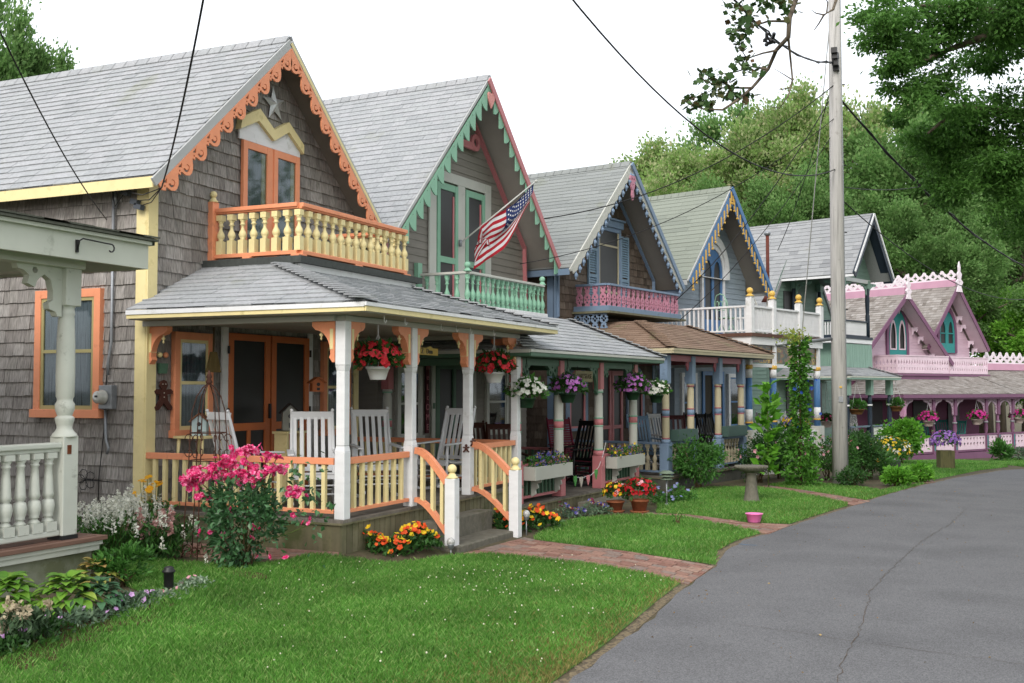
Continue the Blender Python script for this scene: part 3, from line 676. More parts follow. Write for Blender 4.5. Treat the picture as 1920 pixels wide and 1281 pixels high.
rail_run(H2, [(-.42, -2.8), (.85, -2.8)], z0, .42, PINKT, GREEND, s2, .13, bottom=.06); rail_run(H2, [(2.58, -2.8), (3.97, -2.8)], z0, .42, PINKT, GREEND, s2, .13, bottom=.06)
rail_run(H2, [(4.05, -2.7), (4.05, -.05)], z0, .42, PINKT, GREEND, s2, .14, bottom=.06)
# ground floor door and windows
b = MB(Fd)
for a, e in ((1.68, 1.8), (2.25, 2.35), (2.85, 2.97)): b.box(a, z0, .02, e, 2.15, .06)
b.box(1.8, 2.05, .02, 2.85, 2.15, .058); dd = b.build('front_door', GREEND, H2)
b = MB(Fd); b.box(1.8, z0, .022, 2.25, 2.05, .03); b.box(2.35, z0, .022, 2.85, 2.05, .03); b.build('screen', SCREEN, dd)
b = MB(Fd); b.box(1.56, z0, .02, 1.67, 2.2, .05); b.box(2.98, z0, .02, 3.09, 2.2, .05); b.build('door_casing', OFFW, H2)
window(H2, Fd, .55, .9, .6, 1.1, OFFW, OFFW, .08, .05, None); window(H2, Fd, 3.55, .9, .7, 1.1, OFFW, OFFW, .08, .05, None)
b = MB(Fd); b.box(1.585, 1.35, .051, 1.645, 1.45, .06); b.build('number_plate', GREEND, H2)
# ================================================================ COTTAGE 3 : slate blue, rose balcony
H3 = thing('cottage', 'brown shingled cottage with slate blue trim, pierced rose pink balcony and brown porch roof', 'house', (21.05, 8.53, 0), R(-10))
W, D, XM, ZA, S = 4.6, 9, 2.3, 6.75, .985
walls(H3, W, D, XM, ZA, S, SH3, .16, (.1, .22), .018, zb=-.3, seed=91)
gable_roof(H3, W, D, XM, ZA, S, .34, .6, ROOF3, OFFW, mat('soffit_grey2', '#86827b', .7, 3, .06), seed=93, course=.13, tab=(.9, 1.0), th=.01, fasc=BLUET, rkh=.06)
b = MB(); b.box(-.03, -.03, -.2, -.001, .14, 4.2); b.box(-.03, -.032, -.2, .15, -.001, 4.1); b.box(W-.15, -.032, -.2, W+.03, -.001, 4.1); b.build('corner_board', BLUET, H3)
FR = rake_frames(W, XM, ZA, S, .34, -.6)
for k, (F, L) in enumerate(FR):
    dz = .02 if k == 0 else -.02; n = 17
    out = [(0, -.06), (0, -.16)]
    for i in range(n*2): out.append(((i+.5)*L/n/2, -.16-(.035 if i % 2 else 0)))
    out += [(L, -.16), (L, -.06)]
    b = MB(F); b.cut([out], .022, Matrix.Translation((0, 0, dz))); o = b.build('bargeboard', OFFW, H3)
    ca = 1/math.sqrt(1+S*S); sa = S*ca
    q = MB()
    for i in range(n):
        p = F @ Vector(((i+.5)*L/n, -.19, dz)); q.lathe((p.x, p.y, p.z-.17), [(.004, 0), (.022, .02), (.014, .035), (.03, .05), (.048, .085), (.04, .12), (.015, .14), (.015, .17)], 8)
    q.build('drop_pendant', BLUET, o)
F, L = FR[1]; b = MB(F); b.box(0, -.10, -.07, L, .01, -.034); b.build('rake_moulding', BLUET, H3)
b = MB(front(0, -.64, 0)); b.cut([[(XM-.1, 6.45), (XM+.1, 6.45), (XM+.13, 6.38), (XM+.08, 6.2), (XM+.03, 6.12), (XM+.05, 6.0), (XM, 5.9), (XM-.05, 6.0), (XM-.03, 6.12), (XM-.08, 6.2), (XM-.13, 6.38)], circ(XM-.045, 6.37, .03, 8), circ(XM+.045, 6.37, .03, 8), circ(XM, 6.25, .025, 8)], .04); b.build('gable_ornament', ROSE, H3)
b = MB(front())
for sg in (1, -1):
    x = lambda q: XM+sg*(q-XM)
    b.beam((x(4.5), 4.3, .03), (x(XM+.02), 6.5, .03), .04, .09, up=(0, 0, 1)); b.beam((x(4.5), 4.32, .03), (x(4.5), 3.2, .03), .04, .09, up=(0, 0, 1))
b.build('gable_trim', BLUET, H3)
b = MB(Fd); a, e, v0, v1 = 1.83, 2.75, 3.3, 5.25
b.box(a-.09, v0, .02, a, v1+.1, .06); b.box(e, v0, .02, e+.09, v1+.1, .06); b.box(a, v1, .02, e, v1+.1, .058); b.box(a-.16, v1+.1, .02, e+.16, v1+.26, .09); b.box(a-.2, v1+.26, .02, e+.2, v1+.3, .13)
w3 = b.build('balcony_window', BLUET, H3, .004)
b = MB(Fd); b.box(a, v0, .022, e, v1, .03); b.build('pane', SCREEN, w3)
b = MB(Fd)
for q in ((a, v0, a+.05, v1), (e-.05, v0, e, v1), (a+.05, 3.85, e-.05, 3.9), (a+.05, v1-.35, e-.05, v1-.31)): b.box(q[0], q[1], .031, q[2], q[3], .045)
b.build('sash', CREAM, w3)
for a2 in (a-.09-.38, e+.09):
    b = MB(Fd); v2 = 5.2 if a2 > 2 else 4.8
    for q in ((a2, v0, a2+.045, v2), (a2+.335, v0, a2+.38, v2), (a2+.045, v0, a2+.335, v0+.06), (a2+.045, v2-.06, a2+.335, v2), (a2+.045, 4.15, a2+.335, 4.22)): b.box(q[0], q[1], .02, q[2], q[3], .06)
    z = v0+.08
    while z < v2-.08:
        if not 4.12 < z < 4.22: b.add([(a2+.045, z, .05), (a2+.335, z, .05), (a2+.335, z+.05, .025), (a2+.045, z+.05, .025)], [(0, 1, 2, 3)])
        z += .055
    b.build('shutter', mat('pale_slate_blue', '#7a92a5', .6, 3, .05), H3)
# balcony with pierced flat balusters
X0, X1, Y0 = .85, 4.25, -.8
b = MB(); b.box(X0-.06, Y0-.06, 3.34, X1+.06, 0, 3.45); b.build('balcony_base', BLUET, H3, .006)
b = MB(); b.box(X0-.14, Y0-.14, 3.29, X1+.14, 0, 3.335); b.build('balcony_ledge', mat('mossy_ledge', '#6d6c58', .8, 9, .2), H3)
a = MB()
for (ax, ay), (bx, by) in (((X0, -.05), (X0, Y0)), ((X0, Y0), (X1, Y0)), ((X1, Y0), (X1, -.05))): a.beam((ax, ay, 3.9), (bx, by, 3.9), .11, .045)
bo = a.build('balcony_railing', BLUET, H3, .004)
def pierced(h, w, m):
    k = w/2; H = h; z = 1.25
    out = [(-k*.8, 0), (k*.8, 0), (k*.55, H*.08), (k, H*.2), (k*.8, H*.3), (k, H*.42), (k*.75, H*.55), (k*.35, H*.62), (k*.7, H*.72), (k*.55, H*.8), (k*.85, H*.9), (k*.85, H)]
    out = out+[(-x, y) for x, y in out[::-1]]
    q = MB(front()); q.cut([out, circ(0, H*.17, k*.34, 6), circ(-k*.42, H*.31, k*.27, 6), circ(k*.42, H*.31, k*.27, 6), circ(0, H*.44, k*.34, 6), circ(0, H*.86, k*.3, 6)], .025); return q.mesh('baluster', m)
p3 = pierced(.43, .165, ROSE)
bal_line(bo, p3, X0, -.12, X0, Y0+.1, 3.455, 3); bal_line(bo, p3, X0+.08, Y0, X1-.08, Y0, 3.455, 15); bal_line(bo, p3, X1, Y0+.1, X1, -.12, 3.455, 3)
b3 = pierced(-.3, .2, BLUET)
bk = MB(); bk.box(X0-.05, -.8, 3.26, X0+.0, -.02, 3.288)
bo2 = bk.build('balcony_bracket', BLUET, H3)
for y in (-.12, -.33, -.54, -.75): inst(b3, 'pierced_drop', bo2, (X0-.06, y, 3.27), R(90))
# porch
z0 = .02
deck(H3, -.2, 3.8, -2.7, 0, z0, -.35, mat('dark_skirt', '#4e4f49', .85, 5, .2))
hip_roof(H3, -.35, 4.9, -2.9, 0, 2.48, 1.5, .42, ROOFB, CREAM, CREAM, seed=101, ceil=mat('ceiling_blue_grey', '#59646c', .7, 3, .05), course=.12)
CR3 = CREAM
for x in (-.08, 1.05, 2.4, 3.65): turned_post(H3, x, -2.6, z0, 2.35, .62, .55, .19, BLUET, CR3, BLUET, (BLUET, mat('dusty_red', '#a3606a', .5, 3, .05)), r=.07)
b = MB(); b.beam((-.15, -2.6, 2.3), (3.75, -2.6, 2.3), .1, .12); b.beam((-.08, -2.55, 2.3), (-.08, 0, 2.3), .1, .12); b.beam((3.65, -2.55, 2.3), (3.65, 0, 2.3), .1, .12); b.build('porch_beam', mat('dusty_red', '#a3606a'), H3)
fr = [(0, 0), (.16, 0), (.14, -.1), (.1, -.14), (.11, -.2), (.05, -.3), (0, -.2)]
for x, sg in ((-.08, 1), (1.05, -1), (1.05, 1), (2.4, -1), (2.4, 1), (3.65, -1)):
    b = MB(frame((x+sg*.09, -2.6, 2.36), (sg, 0, 0), (0, 0, 1))); b.cut([fr, circ(.05, -.07, .02, 6), circ(.1, -.06, .015, 6)], .03); b.build('bracket', mat('dusty_red', '#a3606a'), H3)
tb3 = turned(.5, .14, .06, .07, .042, 8)
me3 = tb3.mesh('baluster', mat('baluster_cream', '#b3aa92', .55, 3, .05))
rail_run(H3, [(-.08, -.05), (-.08, -2.5)], z0, .5, BLUET, BLUET, me3, .16, bottom=.06); rail_run(H3, [(.02, -2.6), (.95, -2.6)], z0, .5, BLUET, BLUET, me3, .16, bottom=.06)
rail_run(H3, [(2.5, -2.6), (3.55, -2.6)], z0, .5, BLUET, BLUET, me3, .15, bottom=.06)
for u in (.55, 3.2):
    b = MB(Fd); b.cut([arch_poly(u-.1, u+.75, .8, 1.8), arch_poly(u, u+.65, .86, 1.8)], .05, Matrix.Translation((0, 0, .04))); o = b.build('arched_window', BLUET, H3)
    b = MB(Fd); b.cut([arch_poly(u, u+.65, .86, 1.8)], .01, Matrix.Translation((0, 0, .025))); b.build('pane', SCREEN, o)
    b = MB(Fd); b.cut([arch_poly(u-.02, u+.67, .86, 1.8), arch_poly(u+.05, u+.6, .9, 1.8)], .02, Matrix.Translation((0, 0, .05))); b.build('inner_trim', PINKT, o)
b = MB(Fd)
for a, e in ((1.85, 2.35), (2.39, 2.89)): b.box(a, z0, .02, a+.08, 2.1, .06); b.box(e-.08, z0, .02, e, 2.1, .06); b.box(a+.08, 2.0, .02, e-.08, 2.1, .058); b.box(a+.08, .8, .02, e-.08, .88, .058)
dd = b.build('screen_door', PINKT, H3); b = MB(Fd); b.box(1.93, z0, .022, 2.27, 2.0, .03); b.box(2.47, z0, .022, 2.81, 2.0, .03); b.build('screen', SCREEN, dd)
# ================================================================ COTTAGE 4 : bright blue and gold
H4 = thing('cottage', 'pale blue clapboard cottage with blue and gold gable boards and white roof deck', 'house', (26.45, 7.49, 0), R(-16))
W, D, XM, ZA, S = 3.7, 8.5, 1.86, 6.93, 1.17
walls(H4, W, D, XM, ZA, S, BLUEC, .14, (2.5, 4), .014, zb=-.5, seed=111)
gable_roof(H4, W, D, XM, ZA, S, .33, .6, ROOF4, mat('grey_white_trim', ''), mat('soffit_grey2', '#86827b'), rkh=.04, seed=113, course=.15, tab=(.8, .9), th=.01)
FR = rake_frames(W, XM, ZA, S, .33, -.6); ca = 1/math.sqrt(1+S*S); sa = S*ca
for k, (F, L) in enumerate(FR):
    dz = .02 if k == 0 else -.02
    b = MB(F); b.box(0, -.30, dz-.012, L-.05, -.05, dz+.012); o = b.build('bargeboard', BLUE4, H4)
    q = MB(F); g = MB(F); n = 14
    for i in range(n):
        u = (i+.6)*L/n-.02; M = Matrix.Translation((u, -.16, dz+(.02 if k == 0 else -.02))) @ Matrix.Rotation(math.atan2(-ca, -sa)+math.pi/2, 4, 'Z')
        slot = [(-.022, .05), (-.022, -.17), (0, -.2), (.022, -.17), (.022, .05), (0, .075)]; q.cut([slot], .02, M)
        q.cut([circ(0, -.235, .028, 8)], .05, M)
    q.build('slotted_drop', GOLD, o)
F, L = FR[1]; b = MB(F); b.box(0, -.12, -.075, L, .01, -.036); b.build('rake_moulding', BLUE4, H4)
x0, x1 = 1.35, 2.35
b = MB(Fd); b.cut([arch_poly(x0-.1, x1+.1, 3.05, 4.75, rise=.75), arch_poly(x0, x1, 3.05, 4.75, rise=.62)], .06, Matrix.Translation((0, 0, .05)));
b.cut([arch_poly(x0-.28, x1+.28, 4.6, 4.75, rise=.98, n=16), arch_poly(x0-.1, x1+.1, 4.58, 4.75, rise=.76, n=16)], .1, Matrix.Translation((0, 0, .07))); b.build('arch_moulding', WHITE, H4)
b = MB(Fd); b.cut([arch_poly(x0, x1, 3.05, 4.75, rise=.62), arch_poly(x0+.1, (x0+x1)/2-.06, 3.5, 4.7, rise=.35), arch_poly((x0+x1)/2+.06, x1-.1, 3.5, 4.7, rise=.35)], .03, Matrix.Translation((0, 0, .04))); dd = b.build('arched_door', BLUE4, H4)
b = MB(Fd); b.cut([arch_poly(x0+.02, x1-.02, 3.08, 4.75, rise=.6)], .01, Matrix.Translation((0, 0, .024))); b.build('pane', SCREEN, dd)
X0, X1, Y0 = -.75, 2.95, -2.5
b = MB(); b.box(X0-.1, Y0-.1, 2.9, X1+.1, -.02, 2.98); b.build('roof_deck', mat('dull_red_flashing', '#5d4238', .8, 9, .2), H4)
b = MB(); b.box(X0-.05, Y0-.05, 2.72, X1+.05, -.02, 2.899); b.box(X0+.02, Y0+.02, 2.2, X1-.02, Y0+.08, 2.28) ; b.box(X0+.02, Y0+.09, 2.2, X0+.08, 0, 2.28); b.build('cornice', WHITE, H4)
s4 = slat(.52, .035, .035).mesh('baluster', WHITE)
rail_run(H4, [(X0, -.05), (X0, Y0)], 2.98, .52, WHITE, WHITE, s4, .12, bottom=.03); rail_run(H4, [(X0, Y0), (X1, Y0)], 2.98, .52, WHITE, WHITE, s4, .075, bottom=.03); rail_run(H4, [(X1, Y0), (X1, -.05)], 2.98, .52, WHITE, WHITE, s4, .12, bottom=.03)
for x in (X0, .35, 1.75, X1):
    b = MB(); b.box(x-.075, Y0-.075, 2.9, x+.075, Y0+.075, 3.78); b.box(x-.06, Y0-.06, 3.78, x+.06, Y0+.06, 3.83); o = b.build('newel_post', WHITE, H4, .008); ball_finial(o, x, Y0, 3.82, mat('pale_gold', '#d8b25a', .4, 3, .05), .075)
for x in (X0, .45, 1.75, X1-.1):
    b = MB(); b.box(x-.06, Y0-.02, 2.2, x+.06, Y0+.12, 2.72); b.build('transom_post', WHITE, H4)
    o = MB().lathe((x, Y0+.05, .75), [(.08, 0), (.08, 1.45)], 12).build('porch_column', BLUE4, H4)
    MB().lathe((x, Y0+.05, 1.95), [(.084, 0), (.084, .2)], 12).build('white_band', WHITE, o); MB().lathe((x, Y0+.05, 2.15), [(.08, 0), (.1, .02), (.1, .08), (.08, .1)], 12).build('gold_ring', GOLD, o)
    MB().lathe((x, Y0+.05, .95), [(.084, 0), (.084, .28)], 12).build('white_band', WHITE, o); MB().lathe((x, Y0+.05, .91), [(.095, 0), (.095, .035)], 12).build('gold_ring', GOLD, o)
    MB().box(x-.13, Y0-.08, -.1, x+.13, Y0+.18, .76).build('pedestal', OFFW, o)
def glassart(name, seed):
    if name in MATS: return MATS[name]
    m = mat(name, ['#2d5a35', '#b5832a', '#1f3f4a', '#a4521f', '#6f8f3a', '#c9a640'], .3, (7, 7, 9), .2); return m
for i, (a, e) in enumerate(((X0+.06, .39), (.51, 1.69), (1.81, X1-.16))):
    b = MB(); b.box(a, Y0+.03, 2.3, e, Y0+.05, 2.7); b.build('painted_glass_panel', mat('painted_glass', ['#3a4a3c', '#2c5236', '#8a6a24', '#23433f', '#8d4a20', '#55702f', '#b08a35', '#27333a'], .25, (5, 5, 6), .3, detail=1), H4)
deck(H4, X0, X1, Y0, 0, -.02, -.5, OFFW)
s5 = slat(.5, .04, .03).mesh('baluster', WHITE)
rail_run(H4, [(X0, -.1), (X0, Y0+.05)], -.02, .5, WHITE, WHITE, s5, .12, bottom=.1); rail_run(H4, [(X0, Y0+.05), (.45, Y0+.05)], -.02, .5, WHITE, WHITE, s5, .1, bottom=.1); rail_run(H4, [(1.75, Y0+.05), (X1, Y0+.05)], -.02, .5, WHITE, WHITE, s5, .1, bottom=.1)
window(H4, Fd, .35, .7, .55, 1.3, WHITE, BLUE4, .1, .06, None); window(H4, Fd, 2.7, .7, .55, 1.3, WHITE, BLUE4, .1, .06, None)
b = MB(Fd); b.box(1.3, 0, .02, 1.4, 2.15, .06); b.box(1.8, 0, .02, 1.9, 2.15, .062); b.box(2.3, 0, .02, 2.4, 2.15, .06); b.box(1.4, 2.05, .02, 2.3, 2.15, .058); dd = b.build('front_door', BLUE4, H4)
MB(Fd).box(1.4, 0, .022, 2.3, 2.05, .03).build('screen', mat('door_curtain_dark', '#3d372b', .8, (30, 30, 2), .3), dd)
# ================================================================ COTTAGE 5 : sea green and navy, two-storey porch
H5 = thing('cottage', 'sea green cottage with navy trim and a two-storey porch behind the utility pole', 'house', (36.6, 3.93, 0), R(-18))
XM, ZA, S, ov = -1.05, 7.14, 1.4, 0
def rect_slope(m, x0, z0, x1, z1, ya, yb, seed, course=.16, tab=(.3, .42)):
    """roof slope between two levels for ya<y<yb"""
    d = Vector((x1-x0, 0, z1-z0)); Ls = d.length; V = d.normalized()
    F = frame((x0, yb, z0), (0, -1, 0), V) if x1 > x0 else frame((x0, ya, z0), (0, 1, 0), V)
    m.clad(F, [(0, 0), (yb-ya, 0), (yb-ya, Ls), (0, Ls)], course, tab, .014, seed); m.prism([(0, 0), (yb-ya, 0), (yb-ya, Ls), (0, Ls)], -.08, -.005, F)
m = MB(); zl = 5.17; xl = XM-(ZA-zl)/S; xr = XM+(ZA-zl)/S
rect_slope(m, xl, zl, XM, ZA, -.65, 9, 121); rect_slope(m, xr, zl, XM, ZA, -.65, 9, 122)
rect_slope(m, XM-(ZA-3.7)/S, 3.7, xl, zl, 1.75, 9, 123); rect_slope(m, XM+(ZA-3.7)/S, 3.7, xr, zl, 1.75, 9, 124)
m.build('roof', mat('light_grey_shingle', ['#8f9194', '#9c9ea0', '#85878a'], .85, 60, .15, isl=1, bump=.3, dirt='#8a8a80', dsc=1), H5)
w = MB(); w.clad(front(0, .0, 0), [(xl+.2, zl-.0), (xr-.2, zl), (XM, ZA-.2)], .12, (2, 3), .012, 125); w.build('gable_wall', SEAGC, H5)
w = MB(); w.clad(front(0, 1.8, 0), [(XM-2.3, -.5), (XM+2.3, -.5), (XM+2.3, 4), (XM+1.3, 5.4), (XM, ZA-.15), (XM-1.3, 5.4), (XM-2.3, 4)], .12, (2, 3), .012, 126)
w.clad(leftside(XM-2.3, 9, 0), [(0, -.5), (7.2, -.5), (7.2, 3.9), (0, 3.9)], .12, (2, 3), .012, 127); w.clad(frame((XM+2.3, 1.8, 0), (0, 1, 0), (0, 0, 1)), [(0, -.5), (7.2, -.5), (7.2, 3.9), (0, 3.9)], .12, (2, 3), .012, 128); w.build('wall', SEAGC, H5)
b = MB()
for sg, xe in ((1, xl), (-1, xr)):
    b.beam((xe, -.66, zl-.05), (XM, -.66, ZA-.1), .03, .24)
    if sg < 0: b.beam((xe, -.5, zl-.1), (XM, -.5, ZA-.17), .29, .03)
b.build('bargeboard', NAVY, H5)
b = MB()
for sg, xe in ((1, xl), (-1, xr)): b.beam((xe, -.69, zl+.04), (XM, -.69, ZA-.02), .03, .06)
b.box(xl-.02, -.65, zl-.09, xl, 1.75, zl-.02); b.box(xl+.25, -.02, zl-.12, xr-.25, .06, zl); b.build('rake_trim', WHITE, H5)
b = MB(); b.box(XM-1.2, -.05, 3.12, .1, 1.78, 3.25); b.build('upper_deck', WHITE, H5); b = MB(); b.box(XM-1.2, -.07, 3.25, .12, 1.78, 3.33); b.build('deck_trim', NAVY, H5)
for x, y in ((0, .05), (-1.75, .05), (0, 1.7), (-1.75, 1.7)):
    o = MB().lathe((x, y, 3.33), [(.07, 0), (.07, .7), (.05, .75), (.06, .8), (.075, 1.2), (.055, 1.55), (.06, 1.62)], 10).build('upper_post', NAVY, H5)
    MB().box(x-.08, y-.08, 4.9, x+.08, y+.08, zl-.02).build('capital', SEAG, o)
bsh = bracket_shape(.55, .4)
for M in (frame((-.06, .05, zl-.08), (-1, 0, 0), (0, 0, 1)), frame((-1.69, .05, zl-.08), (1, 0, 0), (0, 0, 1)), frame((-1.75, .12, zl-.08), (0, 1, 0), (0, 0, 1)), frame((-1.75, 1.63, zl-.08), (0, -1, 0), (0, 0, 1)), frame((.08, .05, zl-.08), (1, 0, 0), (0, 0, 1))):
    b = MB(M); b.cut([bsh, circ(.13, -.1, .05, 8), circ(.28, -.06, .03, 8)], .04); b.build('bracket', SEAG, H5)
s6 = slat(.42, .04, .03).mesh('baluster', WHITE)
for P in ([(-1.7, .05), (-.05, .05)], [(-1.75, 1.7), (-1.75, .1)], [(0, .1), (0, 1.7)]): rail_run(H5, P, 3.3, .42, NAVY, WHITE, s6, .085, bottom=.04)
b = MB(); b.clad(front(0, -.02, 0), [(-1.85, 2.36), (.12, 2.36), (.12, 3.1), (-1.85, 3.1)], .8, (.055, .06), .03, 130, seam=.012); b.clad(leftside(-1.85, 1.7, 0), [(0, 2.3), (1.72, 2.3), (1.72, 3.1), (0, 3.1)], .8, (.055, .06), .03, 131, seam=.012); b.build('scalloped_skirt', SEAG, H5)
hip_roof(H5, -3.0, .65, -.75, 1.8, 2.08, .8, .38, mat('light_grey_shingle', ''), SAGEW, SEAG, seed=133)
b = MB(); b.clad(front(0, -.5, 0), [(-2.9, 0), (.5, 0), (.5, .02), (-2.9, .02)], 1, (1, 2), .01, 1)
deck(H5, -2.85, .45, -.6, 1.8, -.15, -.6, OFFW)
for x in (-2.7, -1.15, .3):
    o = MB().lathe((x, -.5, .55), [(.07, 0), (.06, .05), (.075, .3), (.055, .7), (.07, .75), (.05, .95)], 10).build('porch_post', NAVY, H5)
    MB().box(x-.08, -.58, -.15, x+.08, -.42, .56).build('post_base', NAVY, o); MB().box(x-.09, -.59, 1.5, x+.09, -.41, 1.97).build('capital', SEAG, o); MB().lathe((x, -.5, 1.17), [(.085, 0), (.085, .05)], 10).build('white_ring', WHITE, o)
rp = MB(front(0, -.5, 0))
outs = [[(-1.07, -.05), (.22, -.05), (.22, .5), (-1.07, .5)]]+[circ(-1+i*.13, .12+j*.12, .02, 6) for i in range(9) for j in range(3)]
rp.cut(outs, .025); rp.build('pierced_panel', SAGEW, H5)
b = MB(); b.beam((-2.7, -.5, .55), (.3, -.5, .55), .09, .05); b.build('handrail', mat('blue_grey_rail', '#5f7280', .5, 3, .05), H5)
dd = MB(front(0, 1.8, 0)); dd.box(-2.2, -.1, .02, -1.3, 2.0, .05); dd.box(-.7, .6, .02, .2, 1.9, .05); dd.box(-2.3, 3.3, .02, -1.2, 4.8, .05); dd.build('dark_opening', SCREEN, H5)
b = MB(); b.tube([(-5.6, 4.4, 4.2), (-5.6, 4.4, 6.3)], .04, 8); b.sph((-5.6, 4.4, 6.35), .08); b.build('service_mast', mat('rust_red_pipe', '#5f2f25', .7, 9, .2), H5) if False else None
# ================================================================ COTTAGE 6 : pink twin gables
H6 = thing('cottage', 'pink cottage with twin steep gables, teal arched openings and lacy white ridge crests', 'house', (41.8, 3.35, 0), R(-30))
zb = -1.1
def pgable(x, za, s, hw, y, D, mat_, seed, deep=.7):
    m = MB(); zl = za-s*hw
    rect_slope(m, x-hw, zl, x, za, y, D, seed, .14, (.12, .25)); rect_slope(m, x+hw, zl, x, za, y, D, seed+1, .14, (.12, .25)); ro = m.build('roof', ROOFW, H6)
    b = MB()
    for sg in (-1, 1): b.beam((x+sg*hw, y-.01, zl-.04), (x, y-.01, za-.08), .03, .17)
    b.build('bargeboard', MAUVE, H6)
    b = MB(); ca = 1/math.sqrt(1+s*s)
    for sg in (-1, 1): b.beam((x+sg*(hw-.05), y+.3, zl-.08), (x+sg*.05, y+.3, za-.18), .55, .02, up=(sg*s*ca*.0, 0, 1))
    b.build('soffit', PINKP, ro)
    w = MB(); yw = y+deep; k = hw-.35
    w.clad(front(0, yw, 0), [(x-k, 2.0), (x+k, 2.0), (x+k, za-s*k-.1), (x, za-.15), (x-k, za-s*k-.1)], .13, (2, 3), .012, seed+2); w.build('gable_wall', PINKC, H6)
    br = [(0, 0), (.0, -.3), (.05, -.3), (.08, -.18), (.16, -.12), (.2, -.2), (.26, -.15), (.24, -.06), (.32, 0)]
    for sg in (1,):
        for t in (.12, .42, .55, .8, .92):
            xx = x+sg*hw*t; zz = za-s*hw*t-.12; q = MB(frame((xx, yw-.02, zz), (0, -1, 0), (0, 0, 1))); q.cut([br], .03); q.build('bracket', PINKL, H6)
    return yw
yA = pgable(2.7, 5.4, .9, 3.0, 1.6, 7, None, 201); yB = pgable(6.8, 5.98, 1.2, 2.2, 2.0, 8, None, 211)
def gothic(x, z0, w, h, y, door=True):
    Fd = front(0, y, 0)
    b = MB(Fd); b.cut([arch_poly(x-w/2-.14, x+w/2+.14, z0, z0+h*.5, 16, h*.62, True), arch_poly(x-w/2, x+w/2, z0-.02, z0+h*.5, 16, h*.5, True)], .08, Matrix.Translation((0, 0, .05))); b.build('arch_casing', MAUVE, H6)
    b = MB(Fd); k = w/2
    b.cut([arch_poly(x-k, x+k, z0, z0+h*.5, 16, h*.5, True), arch_poly(x-k+.1, x-.1, z0+.4, z0+h*.45, 10, h*.3, True), arch_poly(x+.1, x+k-.1, z0+.4, z0+h*.45, 10, h*.3, True)], .04, Matrix.Translation((0, 0, .04))); o = b.build('arched_door' if door else 'arched_window', TEAL, H6)
    b = MB(Fd); b.cut([arch_poly(x-k+.03, x+k-.03, z0+.03, z0+h*.5, 16, h*.48, True)], .01, Matrix.Translation((0, 0, .023))); b.build('pane', SCREEN, o)
    if door:
        b = MB(Fd); b.cut([arch_poly(x-k+.08, x-.08, z0+.38, z0+h*.45, 10, h*.33, True), arch_poly(x-k+.13, x-.13, z0+.43, z0+h*.45, 10, h*.27, True)], .02, Matrix.Translation((0, 0, .065))); b.cut([arch_poly(x+.08, x+k-.08, z0+.38, z0+h*.45, 10, h*.33, True), arch_poly(x+.13, x+k-.13, z0+.43, z0+h*.45, 10, h*.27, True)], .02, Matrix.Translation((0, 0, .065))); b.build('inner_trim', PINKP, o)
    else:
        b = MB(Fd); b.box(x-k+.05, z0+h*.45, .06, x+k-.05, z0+h*.45+.05, .075); b.build('glazing_bar', TEAL, o)
gothic(2.95, 2.85, 1.15, 2.0, yA); gothic(6.95, 3.2, 1.1, 1.75, yB, False)
def crest(a, b2, sp=.42, h=.42, z=0):
    """fretwork cresting along a ridge from a to b2 with quatrefoils"""
    a = Vector(a); b2 = Vector(b2); L = (b2-a).length; U = (b2-a).normalized(); F = frame(a, U, (0, 0, 1)) if abs(U.z) < .01 else None
    n = int(L/sp); s = L/n
    band = MB(F); band.box(0, .0, -.05, L, .28, .05); band.build('ridge_board', mat('mid_pink_paint', '#bf93a8', .6, 3, .05), H6)
    outs = []; hs = []
    for i in range(n):
        cx = (i+.5)*s; cy = .28+h*.45; o = []
        for k in range(32):
            t = 2*math.pi*k/32-math.pi/2; r = s*.43*(1+.18*math.cos(4*t)); o.append((cx+r*math.cos(t), cy+r*math.sin(t)*1.05))
        outs.append(o); e = s*.2
        hs.append([(cx-e, cy-.03), (cx-.03, cy-.03), (cx-.03, cy-e), (cx+.03, cy-e), (cx+.03, cy-.03), (cx+e, cy-.03), (cx+e, cy+.03), (cx+.03, cy+.03), (cx+.03, cy+e), (cx-.03, cy+e), (cx-.03, cy+.03), (cx-e, cy+.03)])
    m = MB(F)
    for o, hh in zip(outs, hs): m.cut([o, hh], .035)
    m.box(0, .28, -.02, L, .34, .02); m.build('ridge_crest', mat('white_fret', '#ddd2d9', .5, 3, .05), H6)
def finial6(x, y, z, k=1):
    m = MB(front(x, y, z)); m.cut([[(-.18*k, -.25*k), (.18*k, -.25*k), (.1*k, -.05*k), (.22*k, .1*k), (.08*k, .22*k), (.15*k, .38*k), (.05*k, .5*k), (.07*k, .65*k), (0, .85*k), (-.07*k, .65*k), (-.05*k, .5*k), (-.15*k, .38*k), (-.08*k, .22*k), (-.22*k, .1*k), (-.1*k, -.05*k)], circ(0, .1*k, .04*k, 6)], .05); m.build('gable_finial', mat('white_fret', ''), H6)
crest((2.7, 6.5, 5.36), (2.7, 1.7, 5.36)); crest((6.8, 8, 5.94), (6.8, 2.1, 5.94)); finial6(2.7, 1.55, 5.4, .9); finial6(6.8, 1.95, 5.98, 1.15)
m = MB(); rect_slope(m, 2.9, 5.0, 6.8, 5.9, 6.5, 8, 220) if False else None
